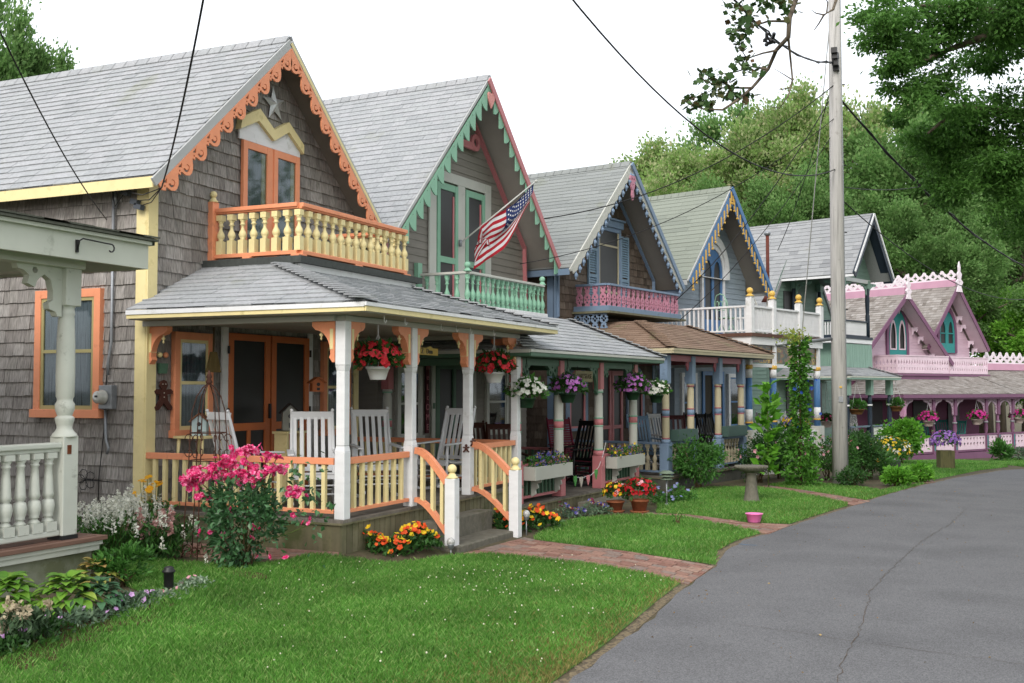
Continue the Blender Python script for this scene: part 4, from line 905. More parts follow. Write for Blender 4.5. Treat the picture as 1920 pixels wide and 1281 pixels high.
# right wing with its own crested roof
m = MB(); F = frame((7.5, -.25, 1.5), (1, 0, 0), (0, 1/math.hypot(1, .38), .38/math.hypot(1, .38)))
m.clad(F, [(0, 0), (9, 0), (9, 2.8), (0, 2.8)], .13, (.12, .25), .016, 225); m.prism([(0, 0), (9, 0), (9, 2.8), (0, 2.8)], -.06, -.005, F); m.build('wing_roof', ROOFW, H6)
crest((9.05, 2.3, 2.5), (16.4, 2.3, 2.5), .52, .5)
m = MB(); sl6 = .36; F = frame((-.35, -.25, 1.5), (1, 0, 0), (0, 1/math.hypot(1, sl6), sl6/math.hypot(1, sl6)))
m.clad(F, [(0, 0), (7.84, 0), (7.84, 2.75), (1.6, 2.75)], .13, (.12, .25), .016, 226); m.prism([(0, 0), (7.84, 0), (7.84, 2.75), (1.6, 2.75)], -.06, -.005, F)
F = frame((-.35, 6, 1.5), (0, -1, 0), (1/math.hypot(1, .6), 0, .6/math.hypot(1, .6))); m.clad(F, [(0, 0), (6.25, 0), (3.9, 1.8), (0, 1.8)], .13, (.12, .25), .016, 227); m.build('porch_roof', ROOFW, H6)
b = MB(); b.box(-.35, -.27, 1.36, 16.4, -.2, 1.49); b.box(-.37, -.19, 1.36, -.3, 6, 1.49); b.build('fascia', MAUVE, H6)
b = MB(); b.box(-.3, -.2, 1.3, 16.4, 6, 1.35); b.build('ceiling', MAUVE, H6)
b = MB(); b.clad(front(0, 2.35, 0), [(-.1, zb), (8.7, zb), (8.7, 2.2), (-.1, 2.2)], .13, (2, 3), .012, 230); b.clad(leftside(-.1, 7, 0), [(0, zb), (4.65, zb), (4.65, 2.0), (0, 2.0)], .13, (2, 3), .012, 231); b.build('wall', mat('mauve_clapboard', ['#75465f', '#6d4058'], .7, 3, .1), H6)
for xa, xb, y1 in ((1.55, 4.9, yA), (5.6, 8.35, yB)):
    yf = y1-1.0; zt_, zf = 2.95, 2.3
    F1 = front(0, yf, 0); F2 = leftside(xa, y1, 0)
    for F, a, e in ((F1, xa, xb), (F2, 0, 1.0)):
        k = int((e-a)/.16); outs = [[(a, zf), (e, zf), (e, zt_), (a, zt_)]]
        for i in range(k):
            cx = a+(i+.5)*(e-a)/k; outs.append([(cx, zf+.3), (cx+.055, zf+.38), (cx, zf+.54), (cx-.055, zf+.38)]); outs.append([(cx-.03, zf+.12), (cx+.03, zf+.12), (cx+.03, zf+.22), (cx-.03, zf+.22)])
        b = MB(F); b.cut(outs, .03); b.build('balcony_panel', PINKP, H6)
    b = MB(); b.beam((xa-.03, yf, zt_+.02), (xb, yf, zt_+.02), .08, .04); b.beam((xa, yf, zt_+.02), (xa, y1, zt_+.02), .08, .04); b.build('balcony_rail', PINKP, H6)
    b = MB(); b.box(xa-.08, yf-.08, zf-.1, xb+.08, y1, zf-.02); b.box(xa-.02, yf-.02, zf-.25, xb+.02, y1, zf-.1); b.build('balcony_base', MAUVE, H6)
deck6 = MB(); deck6.box(-.15, -.12, zb-.1, 7.4, 2.35, -.72); deck6.box(7.4, .0, zb-.1, 16.4, 2.35, -.74); deck6.build('deck', MAUVE, H6)
for x in (0, 1.8, 3.2, 5.3, 6.15, 7.2, 9.0, 11, 13, 15):
    m5 = MAUVE if x else mat('pink_post', '#b886a3', .55, 3, .06)
    o = MB().lathe((x, 0, -.05), [(.07, 0), (.05, .05), (.085, .2), (.06, .45), (.08, .5), (.05, .55), (.05, .75)], 10).build('porch_post', m5, H6)
    MB().box(x-.08, -.08, -.72, x+.08, .08, -.05).build('post_base', m5, o); MB().box(x-.075, -.075, .69, x+.075, .075, 1.36).build('capital', m5, o); MB().lathe((x, 0, .38), [(.09, 0), (.09, .06)], 10).build('ring', mat('grey_ring', '#8f8f94', .5), o)
    MB().box(x-.03, -.084, -.6, x+.03, -.08, -.1).build('stripe', TEAL, o)
lace = bracket_shape(.5, .6)
for x in (0, 1.8, 3.2, 5.3, 6.15, 7.2, 9.0):
    for sg in (-1, 1):
        if x == 0 and sg < 0: M = frame((0, .08, 1.3), (0, 1, 0), (0, 0, 1))
        else: M = frame((x+sg*.08, 0, 1.3), (sg, 0, 0), (0, 0, 1))
        b = MB(M); b.cut([lace, circ(.09, -.1, .05, 6), circ(.2, -.07, .035, 6), circ(.07, -.26, .035, 6), circ(.3, -.05, .025, 6), circ(.05, -.38, .02, 6)], .03); b.build('lace_bracket', mat('lace_grey_pink', '#b29bab', .6), H6)
for a, e in ((1.88, 3.12), (3.28, 5.22), (5.38, 6.07), (6.23, 7.12), (.08, 1.72), (7.28, 8.92), (9.08, 10.92)):
    z1, z2 = -.62, -.1; k = max(2, int((e-a)/.21)); outs = [[(a, z1), (e, z1), (e, z2), (a, z2)]]
    for i in range(k):
        cx = a+(i+.5)*(e-a)/k; outs += [[(cx-.065, z2-.07), (cx+.065, z2-.07), (cx, z2-.2)], [(cx-.06, z2-.28), (cx, z2-.24), (cx+.06, z2-.28), (cx, z2-.42)]]
    b = MB(front()); b.cut(outs, .03); b.build('railing_panel', PINKP, H6)
    b = MB(); b.beam((a-.03, 0, -.06), (e+.03, 0, -.06), .1, .06); b.beam((a, 0, -.66), (e, 0, -.66), .08, .06); b.build('handrail', MAUVE, H6)
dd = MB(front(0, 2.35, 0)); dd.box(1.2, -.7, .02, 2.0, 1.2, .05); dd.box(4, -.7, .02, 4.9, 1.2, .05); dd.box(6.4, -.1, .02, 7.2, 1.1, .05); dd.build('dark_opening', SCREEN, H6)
# ================================================================ neighbour's porch at the left edge
H0 = thing('cottage', 'pale sage cottage whose porch corner with turned post fills the left edge', 'house', (0, 0, 0))
b = MB()
F = frame((2, 7.32, 2.9), (1, 0, 0), (0, 0, 1))
b.box(2.0, 7.32, 2.82, 7.93, 7.36, 3.08); b.box(7.9, 7.365, 2.82, 7.93, 12.5, 3.08); b.build('fascia', SAGEW, H0, .004)
b = MB(); b.box(1.98, 7.25, 3.082, 7.99, 7.36, 3.105); b.box(1.98, 7.36, 3.082, 8.0, 12.5, 3.1); b.clad(frame((2, 7.24, 3.11), (1, 0, 0), (0, 1/math.hypot(1, .12), .12/math.hypot(1, .12))), [(0, 0), (6.0, 0), (6.0, 5.2), (0, 5.2)], .14, (.25, .32), .014, 240); b.build('porch_roof', mat('dark_mossy_shingle', ['#56584f', '#63655c'], .9, 30, .2, isl=1), H0)
b = MB(); b.box(1.98, 7.28, 3.045, 7.97, 7.32, 3.08); b.box(7.93, 7.28, 3.045, 7.97, 12.5, 3.08); b.build('crown_moulding', SAGEW, H0, .004)
b = MB()
for i in range(10): b.box(2.0, 7.37+i*.5, 2.93, 7.89, 7.865+i*.5, 2.945)
b.build('ceiling', SAGEW, H0)
b = MB(); b.box(2.0, 7.56, 2.775, 7.4, 7.72, 2.92); b.box(7.24, 7.72, 2.775, 7.4, 12.5, 2.92); b.build('porch_beam', SAGEW, H0, .005)
MB().box(3.0, 7.6, -.3, 7.56, 12.5, .32).build('base_board', mat('sage_base_board', '#868a78', .8, (4, 4, 9), .12, dirt='#6b7055', dsc=1.5, dth=.5), H0)
b = MB()
for i in range(52): b.box(3.0, 7.59+i*.095, .33, 7.6, 7.68+i*.095, .365)
b.build('deck', BROWNW, H0)
b = MB(); b.box(3.0, 7.50, .325, 7.66, 7.565, .366); b.box(7.6, 7.57, .325, 7.66, 12.5, .366); b.build('deck_nosing', BROWNW, H0, .006)
b = MB(); b.box(3.0, 7.53, .285, 7.63, 7.58, .324); b.box(3.0, 7.55, .235, 7.61, 7.585, .284); b.box(7.6, 7.59, .235, 7.63, 12.5, .324); b.build('deck_moulding', SAGEW, H0, .004)
px_, py_ = 7.30, 7.68
b = MB(); b.box(px_-.085, py_-.085, .40, px_+.085, py_+.085, 1.28)
b.lathe((px_, py_, 1.27), [(.115, 0), (.1, .03), (.08, .05), (.065, .08), (.07, .11), (.08, .14), (.085, .17), (.06, .19), (.068, .2), (.07, .21), (.082, .24), (.085, .29), (.068, .32), (.068, .34), (.078, .36), (.082, .55), (.078, .85), (.07, 1.05), (.066, 1.08), (.074, 1.10), (.07, 1.12), (.066, 1.15), (.078, 1.17), (.07, 1.2)], 20); b.box(px_-.088, py_-.088, 2.44, px_+.088, py_+.088, 2.78)
b.lathe((px_, py_, 2.42), [(.07, 0), (.12, .06)], 4) if False else None
po = b.build('porch_post', OLDW, H0, .008)
MB().box(px_-.09, py_-.09, .366, px_+.09, py_+.09, .40).build('post_shoe', BLACKM, po)
MB().box(px_-.045, py_-.09, 1.12, px_+.0, py_-.084, 1.2).build('rust_patch', mat('rust_patch', '#6b3a22', .9, 30, .3), po)
br = [(0, 0), (.5, 0), (.48, -.05), (.42, -.06), (.36, -.1), (.38, -.17), (.3, -.2), (.27, -.13), (.2, -.08), (.13, -.12), (.1, -.22), (.1, -.3), (.15, -.33), (.14, -.38), (.07, -.4), (.05, -.44), (0, -.44)]
b = MB(frame((px_-.088, py_, 2.78), (-1, 0, 0), (0, 0, 1))); b.cut([br, circ(.3, -.05, .03, 8)], .07); b.build('bracket', SAGEW, H0, .006)
a = MB(); a.beam((3.2, py_-.01, 1.2), (px_-.08, py_-.01, 1.2), .12, .05); a.beam((3.2, py_-.01, 1.16), (px_-.08, py_-.01, 1.16), .07, .04); a.beam((3.2, py_-.01, .43), (px_-.09, py_-.01, .43), .1, .05); ro = a.build('railing', OLDW, H0, .012)
pf = MB(); hh = .685; pf.box(-.055, -.055, 0, .055, .055, .08); pf.box(-.05, -.05, hh-.05, .05, .05, hh)
pf.lathe((0, 0, .08), [(.045, 0), (.05, .015), (.03, .035), (.032, .045), (.045, .05), (.04, .06), (.05, .09), (.058, .14), (.05, .19), (.03, .205), (.042, .215), (.042, .225), (.05, .235), (.045, .26), (.036, .4), (.03, .49), (.038, .5), (.038, .51), (.03, .52), (.045, .545), (.045, .555)], 14)
pm = pf.mesh('baluster', OLDW)
for i in range(26):
    x = 7.12-i*.15; inst(pm, 'baluster', ro, (x, py_-.01, .455))
b = MB(); b.clad(frame((4.3, 12.5, 0), (0, 0, 1), (1, 0, 0)) if False else frame((3.9, 10.2, -.3), (0, -1, 0), (0, 0, 1)), [(0, 0), (.01, 0), (.01, .01), (0, .01)], 1, (1, 1), .01, 1); 
w = MB(); w.clad(front(-1.5, 10.2, 0), [(0, -.3), (5.2, -.3), (5.2, 4.2), (0, 4.2)], .13, (2, 4), .014, 241); w.clad(frame((3.7, 10.2, 0), (0, 1, 0), (0, 0, 1)), [(0, -.3), (6, -.3), (6, 4.2), (0, 4.2)], .13, (2, 4), .014, 242); w.build('wall', SAGEW, H0)
b = MB(); P = [(7.05, 7.3, 2.9), (7.05, 7.28, 2.98), (7.07, 7.26, 3.0), (7.35, 7.26, 2.99)]+[(7.4+.035*math.sin(t), 7.26, 2.955-.035*math.cos(t)*-1) for t in (.2, .8, 1.4, 2.0, 2.7, 3.3, 3.9)]; b.tube(P, .007, 6); b.box(7.04, 7.3, 2.88, 7.065, 7.318, 2.99); b.build('plant_hook', BLACKM, H0)
def sheet(name, xs, ys, m, dz=0, f=ground_z):
    V = [(x, y, f(x, y)+dz) for y in ys for x in xs]; n = len(xs)
    me = bpy.data.meshes.new(name); me.from_pydata(V, [], [(j*n+i, j*n+i+1, (j+1)*n+i+1, (j+1)*n+i) for j in range(len(ys)-1) for i in range(n-1)])
    me.materials.append(m); o = bpy.data.objects.new(name, me); COL.objects.link(o); tag(o, kind='structure'); return o
SOIL = mat('soil_and_mulch', ['#4b4332', '#5d5340', '#46432f', '#54563a'], .95, 3, .2, bump=.6, bsc=40)
xs = [-400, -100, -20]+[i*.5 for i in range(-20, 90)]+[i*5 for i in range(9, 40)]+[300, 700]
ys = [-500, -200, -60, -20, -8]+[i*.35 for i in range(-10, 40)]+[15, 20, 40, 80, 200, 500]
sheet('ground', xs, ys, SOIL)
ROADPX = [(1080, 1271), (1132, 1232), (1176, 1197), (1255, 1127), (1294, 1096), (1342, 1063), (1360, 1035), (1395, 1015), (1443, 1001), (1491, 985), (1600, 950), (1670, 926), (1749, 906), (1802, 895), (1880, 882), (1920, 880)]
RE = [Vector((-6, 1.6, 0)), Vector((0, 2.2, 0)), Vector((4.5, 2.5, 0))]+[G(*p) for p in ROADPX]+[Vector((36, -1.9, 0)), Vector((42, -4.6, 0)), Vector((50, -9.5, 0)), Vector((62, -18, 0))]
def dense(P, step=.25):
    o = []
    for a, b in zip(P[:-1], P[1:]):
        n = max(1, int((b-a).length/step))
        for i in range(n): o.append(a.lerp(b, i/n))
    return o+[P[-1]]
RE = [Vector((p.x, p.y, 0)) for p in RE]; RED = dense(RE); rg = np.random.default_rng(5)
V = []; F = []; nrow = 24
for i, p in enumerate(RED):
    d = (RED[min(i+1, len(RED)-1)]-RED[max(i-1, 0)]).normalized(); nrm = Vector((0, -1, 0)); w = 5.4+.11*max(0, p.x-18)
    j = (float(rg.normal())*.018)
    for k in range(nrow+1):
        q = p+nrm*(w*k/nrow+(j if k == 0 else 0)); V.append((q.x, q.y, zt(q.x, q.y)+.006))
for i in range(len(RED)-1):
    for k in range(nrow): a = i*(nrow+1)+k; F.append((a, a+1, a+nrow+2, a+nrow+1))
ASPH = mat('asphalt', ['#636365', '#6b6b6d', '#5e5e60'], .92, .6, .05, bump=.4, bsc=220, spec=.12)
nt_ = ASPH.node_tree; N_ = nt_.nodes
vz = N_.new('ShaderNodeTexVoronoi'); vz.inputs['Scale'].default_value = 130; tc_ = [n for n in N_ if n.type == 'TEX_COORD'][0]; nt_.links.new(tc_.outputs['Object'], vz.inputs['Vector'])
sp_ = N_.new('ShaderNodeMapRange'); sp_.inputs[1].default_value = .0; sp_.inputs[2].default_value = 1; sp_.inputs[3].default_value = .7; sp_.inputs[4].default_value = 1.35
sv = N_.new('ShaderNodeSeparateColor'); nt_.links.new(vz.outputs['Color'], sv.inputs[0]); nt_.links.new(sv.outputs[0], sp_.inputs[0])
mm = N_.new('ShaderNodeMix'); mm.data_type = 'RGBA'; mm.blend_type = 'MULTIPLY'; mm.inputs[0].default_value = 1; bs_ = N_['Principled BSDF']; src = bs_.inputs['Base Color'].links[0].from_socket
nt_.links.new(src, mm.inputs[6]); nt_.links.new(sp_.outputs[0], mm.inputs[7]); nt_.links.new(mm.outputs[2], bs_.inputs['Base Color'])
me = bpy.data.meshes.new('road'); me.from_pydata(V, [], F); me.materials.append(ASPH); tag(link(me, 'road'), kind='structure')
def ribbon(name, P, w, m, dz, kind='structure', jag=.02, side=0):
    rg = random.Random(3); P = dense([Vector((p.x, p.y, 0)) for p in P], .08); V = []
    for i, p in enumerate(P):
        d = (P[min(i+1, len(P)-1)]-P[max(i-1, 0)]).normalized(); nn = Vector((-d.y, d.x, 0)); o = rg.uniform(-jag, jag); a = w*rg.uniform(.5, 1.3)
        for s in ((-1, 1) if not side else (0, 2)): q = p+nn*(o*(0 if side else 1)+s*a/2); V.append((q.x, q.y, ground_z(q.x, q.y)+dz))
    me = bpy.data.meshes.new(name); me.from_pydata(V, [], [(2*i, 2*i+2, 2*i+3, 2*i+1) for i in range(len(P)-1)]); me.materials.append(m); o = link(me, name); tag(o, kind=kind); return o
CRK = mat('crack_dirt', ['#4a4642', '#5d5046', '#4f4c49'], .95, 9, .3)
ribbon('road_crack', [G(*p) for p in ((1567, 1281), (1590, 1225), (1608, 1195), (1625, 1150), (1632, 1110), (1650, 1090), (1690, 1050), (1730, 1015), (1780, 985), (1812, 955))], .0065, CRK, .009)
ribbon('road_crack', [G(*p) for p in ((1380, 1172), (1440, 1180), (1520, 1192), (1600, 1205), (1700, 1218), (1800, 1232), (1920, 1248))], .005, CRK, .009)
ribbon('road_paint_mark', [G(*p) for p in ((1386, 1021), (1402, 1023), (1420, 1024))], .03, mat('faded_blue_paint', '#4d6f8c', .9, 30, .2), .009)
LITTER = mat('dry_edge_litter', ['#6a5c4a', '#5c5245', '#7d6f55', '#4f4a42'], .95, 30, .3, bump=.6)
ribbon('road_edge_strip', [p for p in RE], .09, LITTER, .003, jag=0, side=1)
# ---- lawns
LAWN = mat('lawn_soil_and_turf', ['#3f5e22', '#4c702c', '#577338'], .95, 2.2, .2, bump=.7, bsc=60)
def poly_sheet(name, P, m, dz, f=ground_z):
    bm = bmesh.new(); vsn = [bm.verts.new((p[0], p[1], 0)) for p in P]; bm.faces.new(vsn); bmesh.ops.triangulate(bm, faces=bm.faces[:])
    x0, x1 = min(p[0] for p in P), max(p[0] for p in P); y0, y1 = min(p[1] for p in P), max(p[1] for p in P); st = .35
    k = x0+st
    while k < x1: bmesh.ops.bisect_plane(bm, geom=bm.verts[:]+bm.edges[:]+bm.faces[:], plane_co=(k, 0, 0), plane_no=(1, 0, 0)); k += st
    k = y0+st
    while k < y1: bmesh.ops.bisect_plane(bm, geom=bm.verts[:]+bm.edges[:]+bm.faces[:], plane_co=(0, k, 0), plane_no=(0, 1, 0)); k += st
    for v in bm.verts: v.co.z = f(v.co.x, v.co.y)+dz
    me = bpy.data.meshes.new(name); bm.to_mesh(me); bm.free(); me.materials.append(m); o = link(me, name); tag(o, kind='structure')
    for p in me.polygons: pass
    return o
def gxy(*px): return [tuple(G(*p)[:2]) for p in px]
def off(p, d):  # shift road edge into the lawn
    return (p.x-d*.05, p.y+d)
RL = [off(p, .1) for p in RE]
L1 = [(-5, 6.9), (-5, 1.8)]+RL[1:3]+RL[3:8]+gxy((1280, 1093), (1240, 1085), (1140, 1065), (1000, 1048), (915, 1041))+[(11.1, 5.75), (10.2, 5.95), (9.75, 6.25), (9.5, 6.55), (8.9, 6.6)]+[(8.6, 7.1)]+gxy((250, 1050), (225, 1095), (280, 1118), (200, 1165), (0, 1232))+[(2, 6.9)]
L2 = gxy((1000, 1012), (1060, 1020), (1180, 1035), (1290, 1052), (1342, 1060))+RL[9:12]+gxy((1380, 990), (1290, 972), (1215, 967), (1150, 968), (1090, 975), (1040, 985), (1015, 998))
L3 = gxy((1230, 962), (1300, 967), (1400, 980), (1480, 983))+RL[13:14]+gxy((1590, 945), (1540, 934), (1480, 922), (1420, 914), (1330, 915), (1270, 925), (1235, 940))
L4 = gxy((1440, 910), (1500, 919), (1570, 930), (1625, 938))+RL[15:16]+gxy((1650, 920), (1600, 912), (1540, 908), (1480, 905))
L5 = gxy((1735, 893), (1770, 886), (1700, 868), (1860, 863), (1885, 872), (1840, 883), (1790, 893), (1750, 900))
L5 = gxy((1700, 900), (1650, 880), (1660, 866), (1800, 864), (1870, 868), (1890, 876), (1838, 882), (1800, 890), (1756, 899))
L6 = gxy((1880, 872), (1855, 864), (1920, 860), (1960, 862), (1960, 874), (1920, 876))
LAWNS = [L1, L2, L3, L4, L5, L6]
for P in LAWNS: poly_sheet('lawn', P, LAWN, .005)
tag(poly_sheet('lawn', [(-3, -4.4), (10, -4.2), (20, -4.4), (27, -6.2), (36, -11), (40, -30), (-3, -30)], LAWN, .005), kind='structure')
# ---- brick paths: each brick modelled
BRICK = mat('path_brick', ['#8b655a', '#977668', '#7f5b50', '#a08070', '#80736c', '#8d6c5e'], .9, 30, .22, isl=1, bump=.4, dirt='#6f6a60', dsc=2, dth=.6)
def brick_path(A, B, rows, bl=.2, dz=.012):
    """A and B are the two long edges"""
    A = dense([Vector((p[0], p[1], 0)) for p in A], .05); B = dense([Vector((p[0], p[1], 0)) for p in B], .05)
    def par(P):
        d = [0]
        for a, b in zip(P[:-1], P[1:]): d.append(d[-1]+(b-a).length)
        return d
    dA, dB = par(A), par(B); L = (dA[-1]+dB[-1])/2
    def e(P, d, t):
        s = t*d[-1]; i = min(len(P)-2, max(0, int(np.searchsorted(d, s))-1)); k = (s-d[i])/max(1e-6, d[i+1]-d[i]); return P[i].lerp(P[i+1], min(1, max(0, k)))
    m = MB(); rg2 = random.Random(8)
    for r in range(rows):
        s = -bl*rg2.random()
        while s < L:
            s0, s1 = max(0, s+.004), min(L, s+bl-.004)
            if s1-s0 > .02:
                z = dz+rg2.uniform(-.003, .003); Q = []
                for tt, rr in ((s0, r+.04), (s1, r+.04), (s1, r+.96), (s0, r+.96)):
                    a, b = e(A, dA, tt/L), e(B, dB, tt/L); q = a.lerp(b, rr/rows); Q.append((q.x, q.y, ground_z(q.x, q.y)))
                m.add([(x, y, zz+z) for x, y, zz in Q]+[(x, y, zz-.02) for x, y, zz in Q], [(0, 1, 2, 3)]+[(i, 4+i, 4+(i+1) % 4, (i+1) % 4) for i in range(4)])
            s += bl
    o = m.build('path', BRICK); tag(o, kind='structure')
brick_path([(11.25, 5.7)]+gxy((940, 1045), (1000, 1048), (1140, 1065), (1240, 1085), (1290, 1098)), [(12.85, 5.6)]+gxy((1010, 1015), (1060, 1021), (1180, 1036), (1290, 1054), (1338, 1064)), 9, .21)
brick_path(gxy((1180, 970), (1290, 974), (1380, 992), (1440, 1003)), gxy((1215, 962), (1300, 967), (1400, 981), (1486, 985)), 7)
brick_path(gxy((1420, 915), (1480, 923), (1540, 934), (1600, 949)), gxy((1440, 911), (1500, 919), (1570, 930), (1632, 941)), 7)
brick_path(gxy((1650, 884), (1700, 901), (1740, 907)), gxy((1665, 882), (1712, 897), (1756, 905)), 7)
brick_path([(9.2, 7.0), (9.7, 6.35)], [(9.75, 7.4), (9.95, 6.5)], 4, .2)
brick_path([(8.95, 7.8), (9.1, 6.8), (9.6, 6.3)], [(9.75, 8.6), (9.8, 7.0), (9.85, 6.45)], 5, .2)
# ---- grass
GR = mat('grass_blades', ['#477a2a', '#598f36', '#669e42', '#4f822e', '#7cab56', '#94ac66'], .55, 1.1, .22, isl=1, trans=.35, spec=.35)
DRY = mat('dry_grass_blades', ['#8f8350', '#a3975f', '#6f7a3a', '#7d7443'], .7, 2, .2, isl=1, trans=.3)
def inpoly(x, y, P):
    ins = np.zeros(len(x), bool); j = len(P)-1
    for i in range(len(P)):
        xi, yi = P[i]; xj, yj = P[j]
        with np.errstate(divide='ignore', invalid='ignore'): cnd = ((yi > y) != (yj > y)) & (x < (xj-xi)*(y-yi)/((yj-yi) or 1e-9)+xi)
        ins ^= cnd; j = i
    return ins
REx = np.array([p.x for p in RE]); REy = np.array([p.y for p in RE])
def gz_np(x, y):
    z = np.interp(x, KX, KZ); t = np.clip((y-5.75)/.75, 0, 1); s = t*t*(3-2*t); u = np.clip((x-13.2)/1.8, 0, 1); return z+.17*s*(1-u*u*(3-2*u))
def blades(name, P, dens, h, w, seed, m, keep=None, xlim=None):
    rg = np.random.default_rng(seed); x0, x1 = min(p[0] for p in P), max(p[0] for p in P); y0, y1 = min(p[1] for p in P), max(p[1] for p in P)
    if xlim: x0 = max(x0, xlim[0]); x1 = min(x1, xlim[1])
    n = int(dens*(x1-x0)*(y1-y0)); x = rg.uniform(x0, x1, n); y = rg.uniform(y0, y1, n); k = inpoly(x, y, P); x, y = x[k], y[k]
    if keep is not None: k = keep(x, y, rg); x, y = x[k], y[k]
    n = len(x); z = gz_np(x, y); a = rg.uniform(0, 2*np.pi, n); H = h*rg.uniform(.4, 1.2, n)*(1+.12*np.sin(x*3.1+1.3*np.sin(y*2.3))*np.sin(y*3.7)); ln = H*rg.uniform(.1, .9, n); b = rg.uniform(0, 2*np.pi, n)
    dx, dy = np.cos(a)*w/2, np.sin(a)*w/2; lx, ly = np.cos(b)*ln, np.sin(b)*ln
    V = np.stack([np.stack([x-dx, y-dy, z], 1), np.stack([x+dx, y+dy, z], 1), np.stack([x+dx*.7+lx*.4, y+dy*.7+ly*.4, z+H*.62], 1), np.stack([x+lx, y+ly, z+H], 1)], 1).reshape(-1, 3)
    o = link(npmesh(name, V, np.arange(4*n).reshape(n, 4), m), name); tag(o, kind='stuff'); return o
def dist_edge(x, y): return y-np.interp(x, REx, REy)
blades('lawn_grass', L1, 8000, .052, .0048, 1, GR, lambda x, y, r: (dist_edge(x, y) > .12) & (r.random(len(x)) < np.clip((dist_edge(x, y)-.05)*2.2, .12, 1)), (3.4, 13.5))
blades('lawn_grass', L2, 3600, .055, .008, 2, GR); blades('lawn_grass', L3, 2600, .05, .010, 3, GR); blades('lawn_grass', L4, 2200, .05, .012, 4, GR)
blades('lawn_grass', L5, 1300, .06, .016, 5, GR); blades('lawn_grass', L6, 1000, .06, .018, 6, GR)
blades('dry_grass', L1, 2600, .045, .005, 7, DRY, lambda x, y, r: (dist_edge(x, y) > .0) & (r.random(len(x)) < np.exp(-np.clip(dist_edge(x, y), 0, 9)*1.5)), (4.5, 13))
blades('dry_grass', L1, 5200, .045, .005, 17, DRY, lambda x, y, r: (dist_edge(x, y) > .05) & (r.random(len(x)) < 1.1*np.exp(-((x-6.9)/1.0)**2-((dist_edge(x, y)-.25)/.38)**2)+.8*np.exp(-((x-5.7)/.7)**2-((dist_edge(x, y)-.5)/.5)**2)), (4.5, 10))
blades('dry_grass', L2, 900, .035, .007, 8, DRY, lambda x, y, r: r.random(len(x)) < .1+np.exp(-np.clip(dist_edge(x, y), 0, 9)*2.6)); blades('dry_grass', L3, 700, .04, .008, 9, DRY, lambda x, y, r: r.random(len(x)) < .15+np.exp(-np.clip(dist_edge(x, y), 0, 9)*2)); blades('dry_grass', L4, 600, .04, .01, 10, DRY, lambda x, y, r: r.random(len(x)) < .45)
# fallen leaves and grit on the road
rg = np.random.default_rng(21); n = 260; x = rg.uniform(4.5, 24, n); e_ = np.abs(rg.normal(size=n))*1.5; y = np.interp(x, REx, REy)-e_; P = np.stack([x, y, np.array([zt(a) for a in x])+.012], 1); D = rvec(rg, n)*np.array([1, 1, .15])
tag(link(npmesh('fallen_leaves', *leafarr(P, D, .022, rg, .6), mat('fallen_leaf', ['#7a5a38', '#94764a', '#5a4632', '#a08c62'], .8, 9, .2, isl=1)), 'fallen_leaves'), kind='stuff')
# clover heads
rg = np.random.default_rng(12); CL = []
for i in range(150):
    px, py = rg.uniform(470, 1150), rg.uniform(1055, 1275)
    if rg.random() < .5: px = rg.normal(960, 120); py = rg.normal(1095, 18)
    if py > 1281 or py < 1050: continue
    CL.append(G(px, py))
b = MB()
for p in CL:
    if dist_edge(p.x, p.y) > .2: b.sph((p.x, p.y, p.z+.07+rg.uniform(-.015, .015)), rg.uniform(.0045, .008), n=6, m=4)
tag(b.build('clover_flowers', mat('clover_white', '#c9c7b0', .8, 50, .2)), kind='stuff')
def hw(h, lx, ly, z):
    a = h.rotation_euler.z; return Vector((h.location.x+lx*math.cos(a)-ly*math.sin(a), h.location.y+lx*math.sin(a)+ly*math.cos(a), z))
